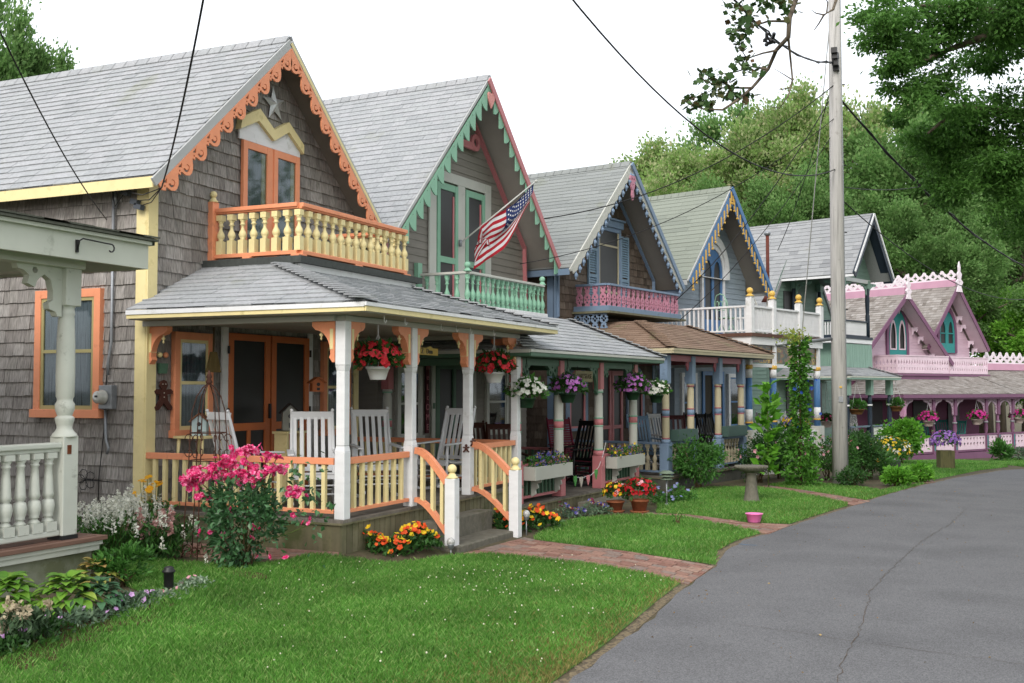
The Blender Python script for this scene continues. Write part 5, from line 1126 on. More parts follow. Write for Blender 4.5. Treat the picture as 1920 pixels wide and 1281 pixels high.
# ---- rocking chairs
def rocker(m, slats=6, wicker=False):
    t = thing('rocking_chair', 'x', 'rocking chair')
    def chain(f): return f
    for s in (-1, 1):
        x = s*.26
        b = MB(); P = [(x, -.42+.9*i/12, .018+.10*((i/12-.45)*2)**2) for i in range(13)]
        for p, q in zip(P[:-1], P[1:]): b.beam(p, q, .035, .035)
        b.build('rocker', m, t)
        b = MB(); b.tube([(x, -.24, .04), (x, -.23, .62)], [.018, .02], 8); b.build('leg', m, t)
        b = MB(); b.tube([(x*.98, .2, .04), (x*.96, .22, .4), (x*.93, .42, 1.12)], [.018, .022, .018], 8); b.sph((x*.93, .425, 1.13), .022, n=8, m=5); b.build('leg', m, t)
        b = MB(); b.beam((x*1.06, -.3, .635), (x*1.02, .3, .66), .075, .022); b.build('armrest', m, t, .006)
    b = MB(); n = 9
    P = [(-.27+.02, .42), (-.15, .415), (0, .405), (.12, .41), (.23, .43)]
    for i in range(n): y0 = -.27+i*.055; z = .42-.02*math.sin(i/(n-1)*math.pi)-.03*i/(n-1); b.box(-.25, y0, z-.01, .25, y0+.047, z+.008)
    b.beam((-.25, -.25, .38), (.25, -.25, .38), .03, .05); b.beam((-.25, .2, .36), (.25, .2, .36), .03, .05); b.build('seat', m, t)
    b = MB(); top = (.405, 1.07); bot = (.245, .44)
    b.beam((-.25, top[0], top[1]), (.25, top[0], top[1]), .025, .09, up=(0, -.25, 1)); b.beam((-.25, bot[0], bot[1]), (.25, bot[0], bot[1]), .025, .05)
    if wicker:
        for i in range(16): t0 = i/15; b.beam((-.24, lerp(bot[0], top[0], t0), lerp(bot[1], top[1], t0)), (.24, lerp(bot[0], top[0], t0), lerp(bot[1], top[1], t0)), .012, .03)
    else:
        for i in range(slats):
            x = -.25+.5*(i+.5)/slats*1.0; b.beam((x, bot[0], bot[1]), (x, top[0], top[1]-.02), .045, .012, up=(0, -1, .2))
    b.build('backrest', m, t)
    b = MB()
    for y, z in ((-.235, .18), (-.235, .28), (.21, .2)): b.tube([(-.26, y, z), (.26, y, z)], .011, 6)
    for x in (-.26, .26): b.tube([(x, -.235, .2), (x, .21, .2)], .011, 6)
    b.build('stretcher', m, t)
    return t
def place(o, p, rz, label, group=None, sc=None):
    o.location = p; o.rotation_euler = (0, 0, rz); o['label'] = label
    if group: o['group'] = group
    if sc: o.scale = (sc,)*3
    return o
CHW = mat('chair_white', '#c9cbce', .5, 3, .04)
GW = 'white rocking chairs on the orange-trimmed porch'
rc = rocker(CHW)
place(rc, hw(H1, .72, -.95, .31), R(68), 'white rocking chair in the porch corner, seen sideways behind the pink roses', GW)
dup(rc, hw(H1, .82, -1.8, .31), R(-52), 'white rocking chair just left of the corner post, its slatted back showing over the rail')
dup(rc, hw(H1, 2.3, -1.75, .31), R(-45), 'white rocking chair between the first and second white porch posts')
dup(rc, hw(H1, 3.45, -2.1, .31), R(-100), 'white rocking chair turned sideways behind the ball-topped newel, two gingerbread charms near it')
br_ = rocker(mat('red_brown_wood', '#38190f', .5, 3, .15))
GB = 'rocking chairs on the mint-trimmed porch'
place(br_, hw(H2, .9, -1.4, .02), R(-40), 'dark red-brown rocking chair below the vertical welcome board', GB)
dup(br_, hw(H2, .55, -2.1, .02), R(-50), 'red-brown rocking chair behind the left white window box')
bl_ = rocker(mat('black_wood', '#151416', .45, 3, .15), 6); place(bl_, hw(H2, 2.75, -2.2, .02), R(-115), 'black rocking chair behind the string of felt hearts', GB)
mr_ = rocker(mat('maroon_wicker', '#6e2338', .6, 9, .15), wicker=True); place(mr_, hw(H2, 3.5, -1.8, .02), R(-35), 'maroon wicker rocking chair beside the black one', GB)
bb_ = rocker(mat('blue_grey_wood', '#4b5f72', .55, 3, .1), 7); GC = 'rocking chairs on the blue-trimmed porch'
place(bb_, hw(H3, .75, -1.8, .02), R(-40), 'blue-grey slatted rocking chair behind the corner post of the brown-roofed porch', GC)
dup(bl_, hw(H3, 3.0, -1.75, .02), R(-80), 'black rocking chair in the middle of the brown-roofed porch', GC)
dup(bl_, hw(H3, 3.3, -2.2, .02), R(-30), 'black rocking chair near the right end of the brown-roofed porch', GC)
dr_ = rocker(mat('dark_red_wood', '#3a161b', .45, 3, .15), 5); place(dr_, hw(H3, 1.7, -2.0, .02), R(-60), 'dark red chair behind the left green planter of the brown-roofed porch', GC)
dup(rc, hw(H3, 2.9, -1.2, .02), R(-30), 'white rocking chair against the door of the brown-roofed porch', GC)
G4 = 'white rocking chairs under the white roof deck'
dup(rc, hw(H4, 1.0, -1.7, -.02), R(-110), 'white rocking chair by the blue-banded column at the left of the white deck porch', G4)
dup(rc, hw(H4, 2.2, -1.8, -.02), R(-60), 'white rocking chair half hidden by the climbing vine', G4)
# wicker chair with patterned cover on cottage 5
pc = rocker(mat('grey_wicker', '#7d8084', .7, 60, .2), wicker=True); place(pc, hw(H5, -1.05, .0, -.15), R(-50), 'grey wicker chair with a black and white floral cover behind the utility pole', None)
b = MB(); b.box(-.22, -.25, .43, .22, .2, .5); b.beam((0, .24, .52), (0, .4, 1.12), .46, .05, up=(1, 0, 0)) if False else b.add([(-.24, .2, .48), (.24, .2, .48), (.24, .36, 1.12), (-.24, .36, 1.12), (-.24, .27, .48), (.24, .27, .48), (.24, .43, 1.12), (-.24, .43, 1.12)], [(0, 1, 2, 3), (4, 7, 6, 5), (0, 3, 7, 4), (1, 5, 6, 2), (3, 2, 6, 7)])
b.build('cushion', mat('floral_cushion', ['#151517', '#c4c4c2', '#27282a', '#a9aaa8'], .9, 22, .2, detail=1), pc, .01)
tg_ = rocker(mat('teal_wood', '#2c6a66', .5, 3, .1), 6); G6 = 'teal rocking chairs on the pink porch'
place(tg_, hw(H6, 2.6, .9, -.72), R(-70), 'teal rocking chair in the shade between the pink porch posts, left one', G6, 1.05)
dup(tg_, hw(H6, 4.3, .7, -.72), R(-115), 'teal rocking chair with pale back turned sideways beside the hanging basket', G6)
dup(tg_, hw(H6, 5.0, 1.5, -.72), R(-60), 'teal rocking chair deepest in the pink porch', G6)
# ---- plants in pots, baskets and boxes
LEAFD = mat('dark_leaf', ['#26461d', '#335926', '#40682f', '#2a4e24'], .5, 6, .2, isl=1, trans=.25)
LEAFM = mat('mid_leaf', ['#33601f', '#427330', '#52843a', '#2c5520'], .5, 6, .2, isl=1, trans=.3)
LEAFB = mat('bright_leaf', ['#4c8522', '#62a02f', '#77b040', '#3e7620'], .5, 6, .2, isl=1, trans=.35)
LEAFG = mat('grey_green_leaf', ['#56705a', '#6d8468', '#4b654c', '#7f9477'], .6, 6, .2, isl=1, trans=.25)
LEAFR = mat('rose_leaf', ['#305632', '#3f6a40', '#4d7a4c', '#2a4c28'], .45, 6, .2, isl=1, trans=.2, spec=.5)
STEM = mat('stem', '#4a5a2a', .8, 9, .2); WOODST = mat('woody_stem', '#54452f', .9, 9, .25)
def petal(name, cols): return mat('petal_'+name, cols, .6, 6, .1, isl=1, trans=.25)
RED = petal('red', ['#c4202c', '#d93a44', '#b51826', '#e0525c']); WHT = petal('white', ['#d8dad2', '#e6e7e0', '#c8ccc0']); PUR = petal('orchid', ['#a85fae', '#b877bd', '#9a55a5', '#c58ccb'])
HOT = petal('hot_pink', ['#e02878', '#ec4a8e', '#d41c68', '#f47fae', '#f2a0c2']); YLW = petal('yellow', ['#e0bb18', '#ecd038', '#d5a812']); ORG = petal('orange_red', ['#dc4a1c', '#e8642c', '#cf3d18']); GLD = petal('golden', ['#e09c10', '#eab020'])
PAN = petal('pansy', ['#3d3a86', '#5a58a8', '#2c2858', '#8a86c8', '#c9b43a', '#6b2d5e']); LIL = petal('pale_lilac', ['#c79ad0', '#d3aedb', '#bb8cc6']); DRED = petal('deep_red', ['#a8101c', '#c01a28', '#8e0c18']); PKS = petal('soft_pink', ['#d99aa6', '#e4b0b8', '#d08896'])
def ellip(rg, n, ctr, rad, lo=-.3, shell=.6):
    v = rvec(rg, n*2); v = v[v[:, 2] > lo][:n]; k = rg.uniform(shell, 1, len(v))[:, None]; return np.array(ctr)+v*k*np.array(rad), v
def potted(name, label, cat, loc, potf, pm, ctr, rad, nl, ls, lm, fl, group=None, lo=-.35, rz=0, seed=1, hang=None, scp=1):
    t = thing(name, label, cat, loc, rz, group); rg = np.random.default_rng(seed)
    b = MB(); potf(b); b.build('pot', pm, t)
    if hang:
        b = MB()
        for i in range(3): a = 2.1*i+.5; b.tube([(hang[1]*math.cos(a), hang[1]*math.sin(a), hang[2]), (0, 0, hang[0]-.1)], .004, 4)
        b.tube([(0, 0, hang[0]-.12), (0, 0, hang[0])], .008, 5); b.build('hanger', hang[3], t)
    P, D = ellip(rg, nl, ctr, rad, lo, .35); D = D+rvec(rg, len(P))*.6; D[:, 2] += .1
    link(npmesh('foliage', *leafarr(P, D, ls, rg, .55), lm), 'foliage', t)
    for m, n, r, zmin in fl:
        P, D = ellip(rg, n, ctr, np.array(rad)*1.06, zmin, .9); link(npmesh('blossoms', *flowerarr(P, D+rvec(rg, len(P))*.3, r, rg), m), 'blossoms', t)
    return t
def bowlpot(r, h): return lambda b: b.lathe((0, 0, 0), [(r*.68, 0), (r*.7, .01), (r*.98, h-.03), (r*1.06, h-.03), (r*1.06, h), (r*.95, h), (r*.9, h-.03)], 18)
GRP = mat('dark_green_plastic', '#1e3a28', .5, 3, .1); WPL = mat('white_plastic', '#c6c8c8', .45, 3, .05)
def hbasket(label, loc, rad, zt_, fl, pm, group, seed, lm=LEAFD, pr=.13, ph=.15):
    return potted('hanging_basket', label, 'hanging basket', loc, bowlpot(pr, ph), pm, (0, 0, ph+rad*.3), (rad, rad, rad*.72), 420, .085, lm, fl, group, seed=seed, hang=(zt_-loc[2], pr, ph, WPL if pm is not GRP else GRP))
GBK = 'hanging flower baskets along the porches'
hbasket('hanging basket of red impatiens in a white pot right of the corner porch post', hw(H1, .72, -2.72, 1.80), .27, 2.42, [(RED, 150, .036, -.35)], WPL, GBK, 1)
hbasket('hanging basket of red impatiens in a white pot between the two right white posts', hw(H1, 3.8, -2.72, 1.78), .27, 2.42, [(RED, 150, .036, -.35)], WPL, GBK, 2)
hbasket('hanging basket of white impatiens in a green pot behind the rightmost white post', hw(H2, -.45, -2.95, 1.42), .29, 2.2, [(WHT, 90, .038, -.1)], GRP, GBK, 3, LEAFM)
hbasket('hanging basket of purple impatiens in front of the first banded pink post', hw(H2, .85, -3.0, 1.48), .27, 2.2, [(PUR, 90, .038, -.2)], GRP, GBK, 4)
hbasket('hanging basket of purple impatiens beside a white-flowered one at the porch end', hw(H2, 3.5, -3.02, 1.50), .3, 2.2, [(PUR, 75, .042, -.3)], GRP, GBK, 5)
hbasket('hanging basket of white impatiens at the right tip of the grey porch roof', hw(H2, 4.5, -3.08, 1.44), .25, 2.15, [(WHT, 60, .038, -.2)], GRP, GBK, 6, LEAFM)
IV = mat('ivory_bowl', '#b9aaa4', .6, 3, .05); COCO = mat('coco_fibre', '#6b4a2c', .95, 60, .3)
GB6 = 'hanging baskets on the pink porch'
for i, (lx, ly, lab) in enumerate(((1.45, -.05, 'hanging white bowl of magenta flowers left of the second pink post'), (4.6, -.05, 'hanging white bowl of bright pink flowers with lime leaves, largest on the pink porch'), (5.8, .6, 'hanging white bowl of red-pink flowers just right of the lime-leaved one'), (7.6, -.05, 'hanging white bowl of pink flowers at the far right of the pink porch'))):
    hbasket(lab, hw(H6, lx, ly, .32), .36, 1.3, [(petal('magenta', ['#b4207a', '#c93a92', '#9c1668']), 70, .06, -.2)], IV, GB6, 30+i, LEAFM, .2, .2)
GB5 = 'hanging baskets on the sea green porch'
hbasket('coco-lined hanging basket of green leaves just right of the utility pole', hw(H5, -2.4, -.65, .93), .28, 2.0, [], COCO, GB5, 41, LEAFM, .22, .16)
hbasket('coco-lined hanging basket at the right corner of the sea green porch', hw(H5, .45, -.65, .98), .26, 2.0, [], COCO, GB5, 42, LEAFM, .22, .16)
hbasket('hanging white bowl of pink flowers beside the patterned chair', hw(H5, -.6, 1.2, .45), .22, 1.9, [(HOT, 22, .045, -.2)], IV, GB5, 43, LEAFM, .18, .2)
# window boxes
def wbox(label, h, x0, x1, y, z0_, hgt, m, fl, seed, brk, group, nl=350):
    t = thing('planter_box', label, 'planter box', hw(h, (x0+x1)/2, y, z0_), h.rotation_euler.z, group); w = (x1-x0)/2; rg = np.random.default_rng(seed)
    b = MB(); b.box(-w, -.19, 0, w, -.17, hgt); b.box(-w, .0, 0, w, .02, hgt); b.box(-w, -.17, 0, -w+.02, 0, hgt); b.box(w-.02, -.17, 0, w, 0, hgt); b.box(-w+.02, -.17, 0, w-.02, 0, .02); b.build('box', m, t, .004)
    b = MB(); b.box(-w+.021, -.168, .02, w-.021, -.002, hgt-.02); b.build('potting_soil', SOIL, t)
    if fl is not None:
        P = np.stack([rg.uniform(-w, w, nl), rg.uniform(-.18, .02, nl), hgt+rg.uniform(-.04, .13, nl)], 1); D = rvec(rg, nl)+np.array([0, 0, .9])
        link(npmesh('foliage', *leafarr(P, D, .05, rg, .5), LEAFM), 'foliage', t)
        for mm_, n, r in fl:
            P = np.stack([rg.uniform(-w, w, n), rg.uniform(-.2, .0, n), hgt+rg.uniform(-.02, .2, n)], 1); link(npmesh('blossoms', *flowerarr(P, rvec(rg, n)+np.array([-.4, -.8, .4]), r, rg), mm_), 'blossoms', t)
    if brk:
        for s in (-1, 1):
            q = MB(frame((s*w*.62, 0, 0), (0, -1, 0), (0, 0, 1))); q.cut([[(0, 0), (.17, 0), (.16, -.04), (.1, -.06), (.12, -.12), (.07, -.15), (.08, -.21), (.02, -.25), (0, -.25)]], .03); q.build('bracket', m, t)
    return t
WBX = mat('ivory_box', '#a9aaa2', .5, 3, .05)
wbox('white planter box of purple pansies hung on the pink rail, nearer of two', H2, -.4, .88, -2.88, .36, .2, WBX, [(PAN, 60, .028)], 51, True, 'white planter boxes')
wbox('white planter box of mixed pansies hung on the pink rail, farther of two', H2, 2.65, 3.95, -2.88, .34, .2, WBX, [(PAN, 40, .028), (YLW, 18, .026)], 52, True, 'white planter boxes')
TB = mat('dark_teal_box', '#3f5650', .55, 3, .08)
wbox('empty dark teal planter box on the blue porch rail beside the corner post', H3, .08, .98, -2.6, .68, .22, TB, None, 53, False, 'dark teal planter boxes')
wbox('empty dark teal planter box on the blue porch rail behind the birdbath', H3, 2.5, 3.55, -2.6, .68, .22, TB, None, 54, False, 'dark teal planter boxes')
# ---- small porch items
t = thing('side_table', 'tall cream yellow side table with turned legs by the porch window', 'table', hw(H1, .52, -.38, .31), 0)
b = MB(); b.box(-.22, -.22, .80, .22, .22, .83); b.build('table_top', YEL, t, .004)
for i, (x, y) in enumerate(((-.18, -.18), (.18, -.18), (.18, .18), (-.18, .18))):
    b = MB(); P = [Vector((x*1.25, y*1.25, 0)), Vector((x*1.15, y*1.15, .2)), Vector((x*1.1, y*1.1, .3)), Vector((x*1.05, y*1.05, .45)), Vector((x, y, .6)), Vector((x*.95, y*.95, .8))]; b.tube(P, [.014, .024, .016, .028, .016, .024], 8); b.build('leg', YEL, t)
def birdhouse(label, loc, rz, body, roofm, w=.16, h=.2, hole=.025):
    t = thing('birdhouse', label, 'birdhouse', loc, rz); b = MB(front(0, -w/2, 0)); b.cut([[(-w/2, 0), (w/2, 0), (w/2, h*.7), (0, h), (-w/2, h*.7)]], w, Matrix.Translation((0, 0, -w/2))); b.build('body', body, t)
    b = MB()
    for s in (-1, 1): b.beam((s*w*.68, 0, h*.66), (0, 0, h+.015), w*1.35, .014)
    b.build('roof', roofm, t); b = MB(front(0, -w/2-.002, 0)); b.cut([circ(0, h*.55, hole, 10)], .006); b.box(-.02, h*.1, 0, .02, h*.3, .006); b.build('entrance_hole', BLACKM, t); return t
birdhouse('pale blue house-shaped birdhouse with brown roof on the yellow table', hw(H1, .52, -.38, 1.142), R(-60), mat('pale_blue_wood', '#a9bcc0', .6), mat('brown_roof_wood', '#6d4a36', .7, 9, .2), .17, .25)
birdhouse('white birdhouse with dark bird silhouette on the yellow shelf beside the corner post', hw(H1, 2.15, -.5, 1.15), R(-50), mat('grey_white_wood', '#8f9088', .7), mat('dark_roof_wood', '#2b2522', .7), .2, .34, .03)
t = thing('plant_stand', 'slim yellow stand holding the white birdhouse', 'plant stand', hw(H1, 2.15, -.5, .31)); b = MB(); b.box(-.22, -.12, .8, .22, .12, .83); b.build('shelf', YEL, t)
for x in (-.18, .18):
    b = MB(); b.box(x-.02, -.1, 0, x+.02, .1, .8); b.build('leg', YEL, t)
ob = birdhouse('orange nesting box with round hole hanging behind the first red basket', hw(H1, 2.62, -.6, 1.66), R(-40), ORANGE2, ORANGE2, .16, .18, .025)
gb = [(0, .17)]; 
GBS = circ(0, .12, .06, 12)+[]
def ginger(name_loc, rz, s, label, m):
    t = thing('gingerbread_figure', label, 'wall ornament', name_loc, rz); b = MB(front())
    out = [(-.035, .07), (-.12, .075), (-.155, .05), (-.145, .02), (-.06, .01), (-.07, -.06), (-.15, -.14), (-.13, -.18), (-.08, -.17), (0, -.09), (.08, -.17), (.13, -.18), (.15, -.14), (.07, -.06), (.06, .01), (.145, .02), (.155, .05), (.12, .075), (.035, .07)]
    b.cut([[(x*s, y*s) for x, y in out+[(.065*s/s, .12), (.045, .17), (0, .185), (-.045, .17), (-.065, .12)]]], .02*s); b.build('body', m, t)
    b = MB(front(0, -.012*s, 0))
    for x, y in ((-.025, .135), (.025, .135), (0, .03), (0, -.02)): b.cut([circ(x*s, y*s, .008*s, 6)], .006)
    b.build('buttons', mat('icing_white', '#b4a89c', .7), t); return t
GBM = mat('gingerbread_brown', '#4a2a22', .75, 12, .2)
ginger(hw(H1, .24, -.06, 1.62), 0, 1, 'brown wooden gingerbread figure on shingles beside the yellow corner post', GBM)
ginger(hw(H1, 2.94, -2.72, .92), R(-60), .3, 'tiny gingerbread charm on the third porch post, lower of two', GBM); ginger(hw(H1, 3.0, -2.79, 1.0), R(-30), .3, 'tiny gingerbread charm on the third porch post, upper of two', GBM)
t = thing('wall_planter', 'green wall pot with yellow and peach wooden balls beside the porch bracket', 'wall ornament', hw(H1, .22, -.06, 2.0)); b = MB(front()); b.cut([[(-.07, 0), (.07, 0), (.05, -.12), (-.05, -.12)]], .05); b.build('pot', GREEND, t)
for x, m in ((-.05, YEL), (.05, ORANGE)): MB().sph((x, 0, .1), .035).build('ball', m, t)
t = thing('straw_broom', 'straw hearth broom hanging upside down by the porch window', 'broom', hw(H1, .78, -.35, 1.95)); MB().cut([[(-.13, -.05), (.13, -.05), (.05, .2), (-.05, .2)]], .03, front()).build('bristles', mat('straw', '#6f5f3c', .9, (60, 60, 5), .3), t); MB().tube([(0, 0, .2), (0, 0, .5)], .012, 6).build('handle', WOODST, t)
t = thing('hanging_sign', 'yellow painted name sign hung from hooks under the orange-trimmed porch', 'sign', hw(H1, 2.25, -2.5, 2.17), R(0)); MB(front()).cut([[(-.3, -.045), (.3, -.045), (.3, .045), (.16, .045), (.1, .07), (-.02, .045), (-.3, .045)]], .015).build('board', mat('sign_yellow', '#a88e45', .6, 5, .1), t)
b = MB(front(0, -.012, 0)); b.text('Z   Don', .09, .006); b.build('lettering', BLACKM, t)
b = MB()
for x in (-.18, .18): b.tube([(x, 0, .045), (x, 0, .12)], .004, 4)
b.build('chain', BLACKM, t)
t = thing('house_sign', 'small tan name board hung between the pink porch posts', 'sign', hw(H2, 1.72, -2.88, 1.9), H2.rotation_euler.z); MB(front()).box(-.33, -.09, -.01, .33, .09, .01).build('board', mat('sign_tan', '#7c7458', .7), t); b = MB(front(0, -.012, 0)); b.text('HARTSEASE', .11, .006); b.build('lettering', mat('sign_brown', '#3b2f1e', .7), t)
b = MB(); b.tube([(-.25, 0, .09), (-.25, 0, .17)], .004, 4); b.tube([(.25, 0, .09), (.25, 0, .17)], .004, 4); b.build('chain', BLACKM, t)
t = thing('welcome_board', 'tall narrow dark red WELCOME board beside the green front door', 'sign', hw(H2, 1.4, -.05, 1.55), H2.rotation_euler.z); MB(front()).box(-.05, -.62, -.01, .05, .62, .01).build('board', mat('dark_red_board', '#4a1620', .7), t)
b = MB(front(0, -.012, 0))
for i, ch in enumerate('WeLcOME'): b.text(ch, .15, .006, Matrix.Translation((0, .52-i*.173, 0)))
b.build('lettering', mat('faded_pink_letters', '#b07078', .7), t)
t = thing('metal_star', 'grey five-pointed metal star high in the shingled gable', 'star', hw(H1, 2.36, -.045, 5.62)); P = [(0, 0, .05)]
for i in range(10):
    r = .25 if i % 2 == 0 else .1; a = math.pi/2+math.pi*i/5+.12; P.append((r*math.cos(a), r*math.sin(a), 0))
MB(front()).add(P, [(0, i, i % 10+1) for i in range(1, 11)]).build('star', mat('star_metal', '#c2c4c4', .4, 9, .1, metal=.3), t)
# electric meter and boxes
t = thing('electric_meter', 'round glass electric meter on a grey box between side window and corner board', 'electric meter', (9.88, 9.67, 1.6)); MB().box(-.09, -.1, -.14, 0, .1, .14).build('box', METAL, t, .008)
b = MB(frame((-.09, .03, 0), (0, -1, 0), (0, 0, 1))); b.lathe((0, 0, 0), [(.085, 0), (.09, .02), (.075, .03), (.075, .09), (.06, .105), (.0, .107)], 20); b.build('dial_cover', mat('meter_glass', '#a9aaa4', .2, 9, .1, spec=.6), t)
b = MB(frame((-.2, .03, 0), (0, -1, 0), (0, 0, 1))); b.box(-.03, -.005, 0, .03, .03, .002); b.text('0487', .03, .002, Matrix.Translation((0, .012, .002))); b.build('display', BLACKM, t) if False else None
MB(frame((-.1985, .03, 0), (0, -1, 0), (0, 0, 1))).box(-.022, .0, 0, .022, .022, .002).build('display', BLACKM, t)
t = thing('junction_box', 'small grey junction box low on the shingled side wall', 'junction box', (9.89, 9.83, .2)); MB().box(-.09, -.085, -.11, 0, .085, .11).build('box', METAL, t, .01)
b = MB(); cx = Vector((9.84, 9.98, .62)); 
for k in range(5):
    a = k*1.3; b.tube([cx+Vector((-.02, .16*math.cos(a+.4*j)*math.sin(j*.52), .13*math.sin(a+.4*j)*math.sin(j*.52))) for j in range(7)], .005, 4)
b.tube([(9.86, 9.66, 2.5), (9.865, 9.72, 1.9), (9.865, 9.75, 1.2), (9.85, 9.8, .65), (9.86, 9.82, .3)], .006, 5); b.tube([(9.86, 9.6, .6), (9.85, 9.98, .62)], .005, 4); tag(b.build('cable_coil', CABLE), 'loose black cable coil tied against the lower side wall', 'cable')
# flag
t = thing('flag', 'American flag on a white pole hanging from the mint-trimmed cottage front', 'flag', hw(H2, 2.42, -.1, 4.35), H2.rotation_euler.z)
pd = Vector((1.02, -1.0, 1.2)).normalized(); PL_ = 1.9
b = MB(); b.tube([(0, 0, 0), tuple(pd*PL_)], .014, 8); b.sph(tuple(pd*PL_), .03); b.build('flag_pole', mat('flagpole_white', '#b9bab6', .4), t)
b = MB(); b.lathe((0, 0, -.06), [(.03, 0), (.03, .12)], 8); b.build('pole_bracket', METAL, t)
# cloth grid: hoist along the pole, hanging down in folds
NU, NV = 64, 26; Hf, Lf = .8, 1.64; P = []
tip_ = pd*(PL_-.04)
for j in range(NV+1):
    v = j/NV
    for i in range(NU+1):
        u = i/NU; d = u*Lf; w = sstep(1.28, 1.55, d)        # fly end turns and hangs straight down near the bracket
        along = -pd*min(d, 1.32+.1*w)+Vector((0, 0, -1))*max(0, d-1.38)
        dn = Vector((-.2, .16, -1)).normalized()*Hf*v*(1-w)*(.5+.5*sstep(0, .35, u)+.12*math.sin(3*u))+(pd*.28+Vector((0, 0, -.22)))*v*w
        sag = Vector((0, 0, -1))*(.10*math.sin(math.pi*min(1, d))*(1-v*.3))
        fold = (.05*math.sin(9*v+3*u+.4)+.03*math.sin(14*u-5*v))*min(1, .3+u*2)
        P.append(tuple(tip_+along+dn+sag+Vector((.5, .85, .1)).normalized()*fold))
def fcell(i, j): return (j*(NU+1)+i, j*(NU+1)+i+1, (j+1)*(NU+1)+i+1, (j+1)*(NU+1)+i)
fr_, fw_, fb_ = [], [], []
for j in range(NV):
    for i in range(NU):
        if i < NU*.42 and j < NV*7/13: fb_.append(fcell(i, j))
        elif (j*13//NV) % 2 == 0: fr_.append(fcell(i, j))
        else: fw_.append(fcell(i, j))
me = bpy.data.meshes.new('cloth'); allf = fr_+fw_+fb_; me.from_pydata(P, [], allf)
me.materials.append(mat('flag_red', '#a3202f', .8, 9, .05, trans=.3)); me.materials.append(mat('flag_white', '#cfcfd2', .8, 9, .05, trans=.3)); me.materials.append(mat('flag_blue', '#22305c', .8, 9, .05, trans=.2))
for k, p in enumerate(me.polygons): p.material_index = 0 if k < len(fr_) else (1 if k < len(fr_)+len(fw_) else 2); p.use_smooth = True
fo = link(me, 'cloth', t)
b = MB()
def gp(u, v):
    x, y = u*NU, v*NV; i, j = min(NU-1, int(x)), min(NV-1, int(y)); a, bb2 = x-i, y-j; q = lambda ii, jj: Vector(P[jj*(NU+1)+ii])
    return q(i, j).lerp(q(i+1, j), a).lerp(q(i, j+1).lerp(q(i+1, j+1), a), bb2)
for r in range(9):
    for cidx in range(6 if r % 2 == 0 else 5):
        v = (r+1)/10*7/13; u = (cidx+(1 if r % 2 == 0 else 1.5)-.5)/6*.42
        c0 = gp(u, v); eu = (gp(u+.01, v)-c0).normalized(); ev = (gp(u, v+.01)-c0).normalized(); nn = eu.cross(ev).normalized()
        for sg in (1, -1):
            pts = [tuple(c0+nn*sg*.006+(eu*math.cos(2*math.pi*k/10)+ev*math.sin(2*math.pi*k/10))*(.024 if k % 2 == 0 else .01)) for k in range(10)]; b.add(pts+[tuple(c0+nn*sg*.006)], [(k, (k+1) % 10, 10) for k in range(10)])
b.build('stars', mat('flag_star_white', '#d8d8da', .8), fo)
# bunting
t = thing('heart_bunting', 'string of small green, white and pink felt hearts low across the pink porch opening', 'bunting', hw(H2, 1.7, -2.95, .3), H2.rotation_euler.z)
P = [Vector((-.72, 0, .12)), Vector((-.5, 0, .0)), Vector((-.2, 0, -.03)), Vector((.15, 0, -.01)), Vector((.45, 0, .1)), Vector((.62, 0, .28)), Vector((.75, 0, .5))]; MB().tube(P, .004, 4).build('string', WHITE, t)
for (x, z), m in zip(((-.5, .0), (-.27, -.03), (.0, -.02), (.32, .05), (.58, .23)), (mat('felt_green', '#4f8f4a', .9), mat('felt_white', '#b8b0a4', .9), mat('felt_pink', '#c07a7e', .9), mat('felt_green', ''), mat('felt_pink', ''))):
    b = MB(front(x, -.01, z)); b.cut([[(0, -.15), (.055, -.05), (.06, 0), (.03, .02), (0, 0), (-.03, .02), (-.06, 0), (-.055, -.05)]], .012); b.build('heart', m, t)
# ---- yard things
def solar(label, p, glow='#9a9a98'):
    t = thing('solar_light', label, 'garden light', p, 0, 'round solar garden lights'); MB().tube([(0, 0, -.05), (0, 0, .22)], .008, 8).build('stake', METAL, t)
    MB().lathe((0, 0, .2), [(.01, 0), (.03, .01), (.04, .05), (.045, .06)], 12).build('cup', METAL, t); MB().sph((0, 0, .285), .048, n=14, m=9).build('globe', mat('crackle_glass', '#a8a8a6', .12, 60, .25, spec=.8), t)
p = G(847, 1039); solar('round silver solar light at the foot of the left newel post', (11.14, 5.78, p.z-.13)); p = G(987, 1005); solar('round silver solar light beside the orange and yellow flowers', (p.x, p.y, p.z))
p = G(1250, 948); t = thing('path_lantern', 'grey-green pagoda path lantern on a thin post', 'garden light', p); MB().tube([(0, 0, 0), (0, 0, .42)], .013, 8).build('post', METAL, t)
MB().lathe((0, 0, .0), [(.05, 0), (.04, .02), (.015, .04)], 10).build('foot', METAL, t)
PG = mat('verdigris', '#62705f', .6, 12, .15)
for z, r in ((.42, .1), (.47, .12), (.52, .13)): MB().lathe((0, 0, z), [(r, 0), (r, .008), (r*.45, .045)], 16).build('shade', PG, t)
p = G(316, 1112); t = thing('path_light', 'short black plastic path light stub in the lawn edge', 'garden light', p); MB().lathe((0, 0, 0), [(.02, 0), (.025, .02), (.04, .05), (.042, .17), (.055, .175), (.055, .19), (.04, .2), (.042, .215), (.02, .225)], 14).build('lamp_body', BLACKM, t)
p = G(1409, 942); t = thing('birdbath', 'weathered concrete birdbath with scalloped bowl on the lawn', 'birdbath', p); t.scale = (.74, .74, 1.0); MB().lathe((0, 0, 0), [(.2, 0), (.2, .03), (.17, .05), (.15, .15), (.11, .4), (.12, .47), (.15, .5)], 20).build('pedestal', CONC, t)
b = MB(); b.lathe((0, 0, .49), [(.12, 0), (.3, .05), (.36, .09), (.36, .12), (.32, .125), (.1, .085), (.0, .08)], 28)
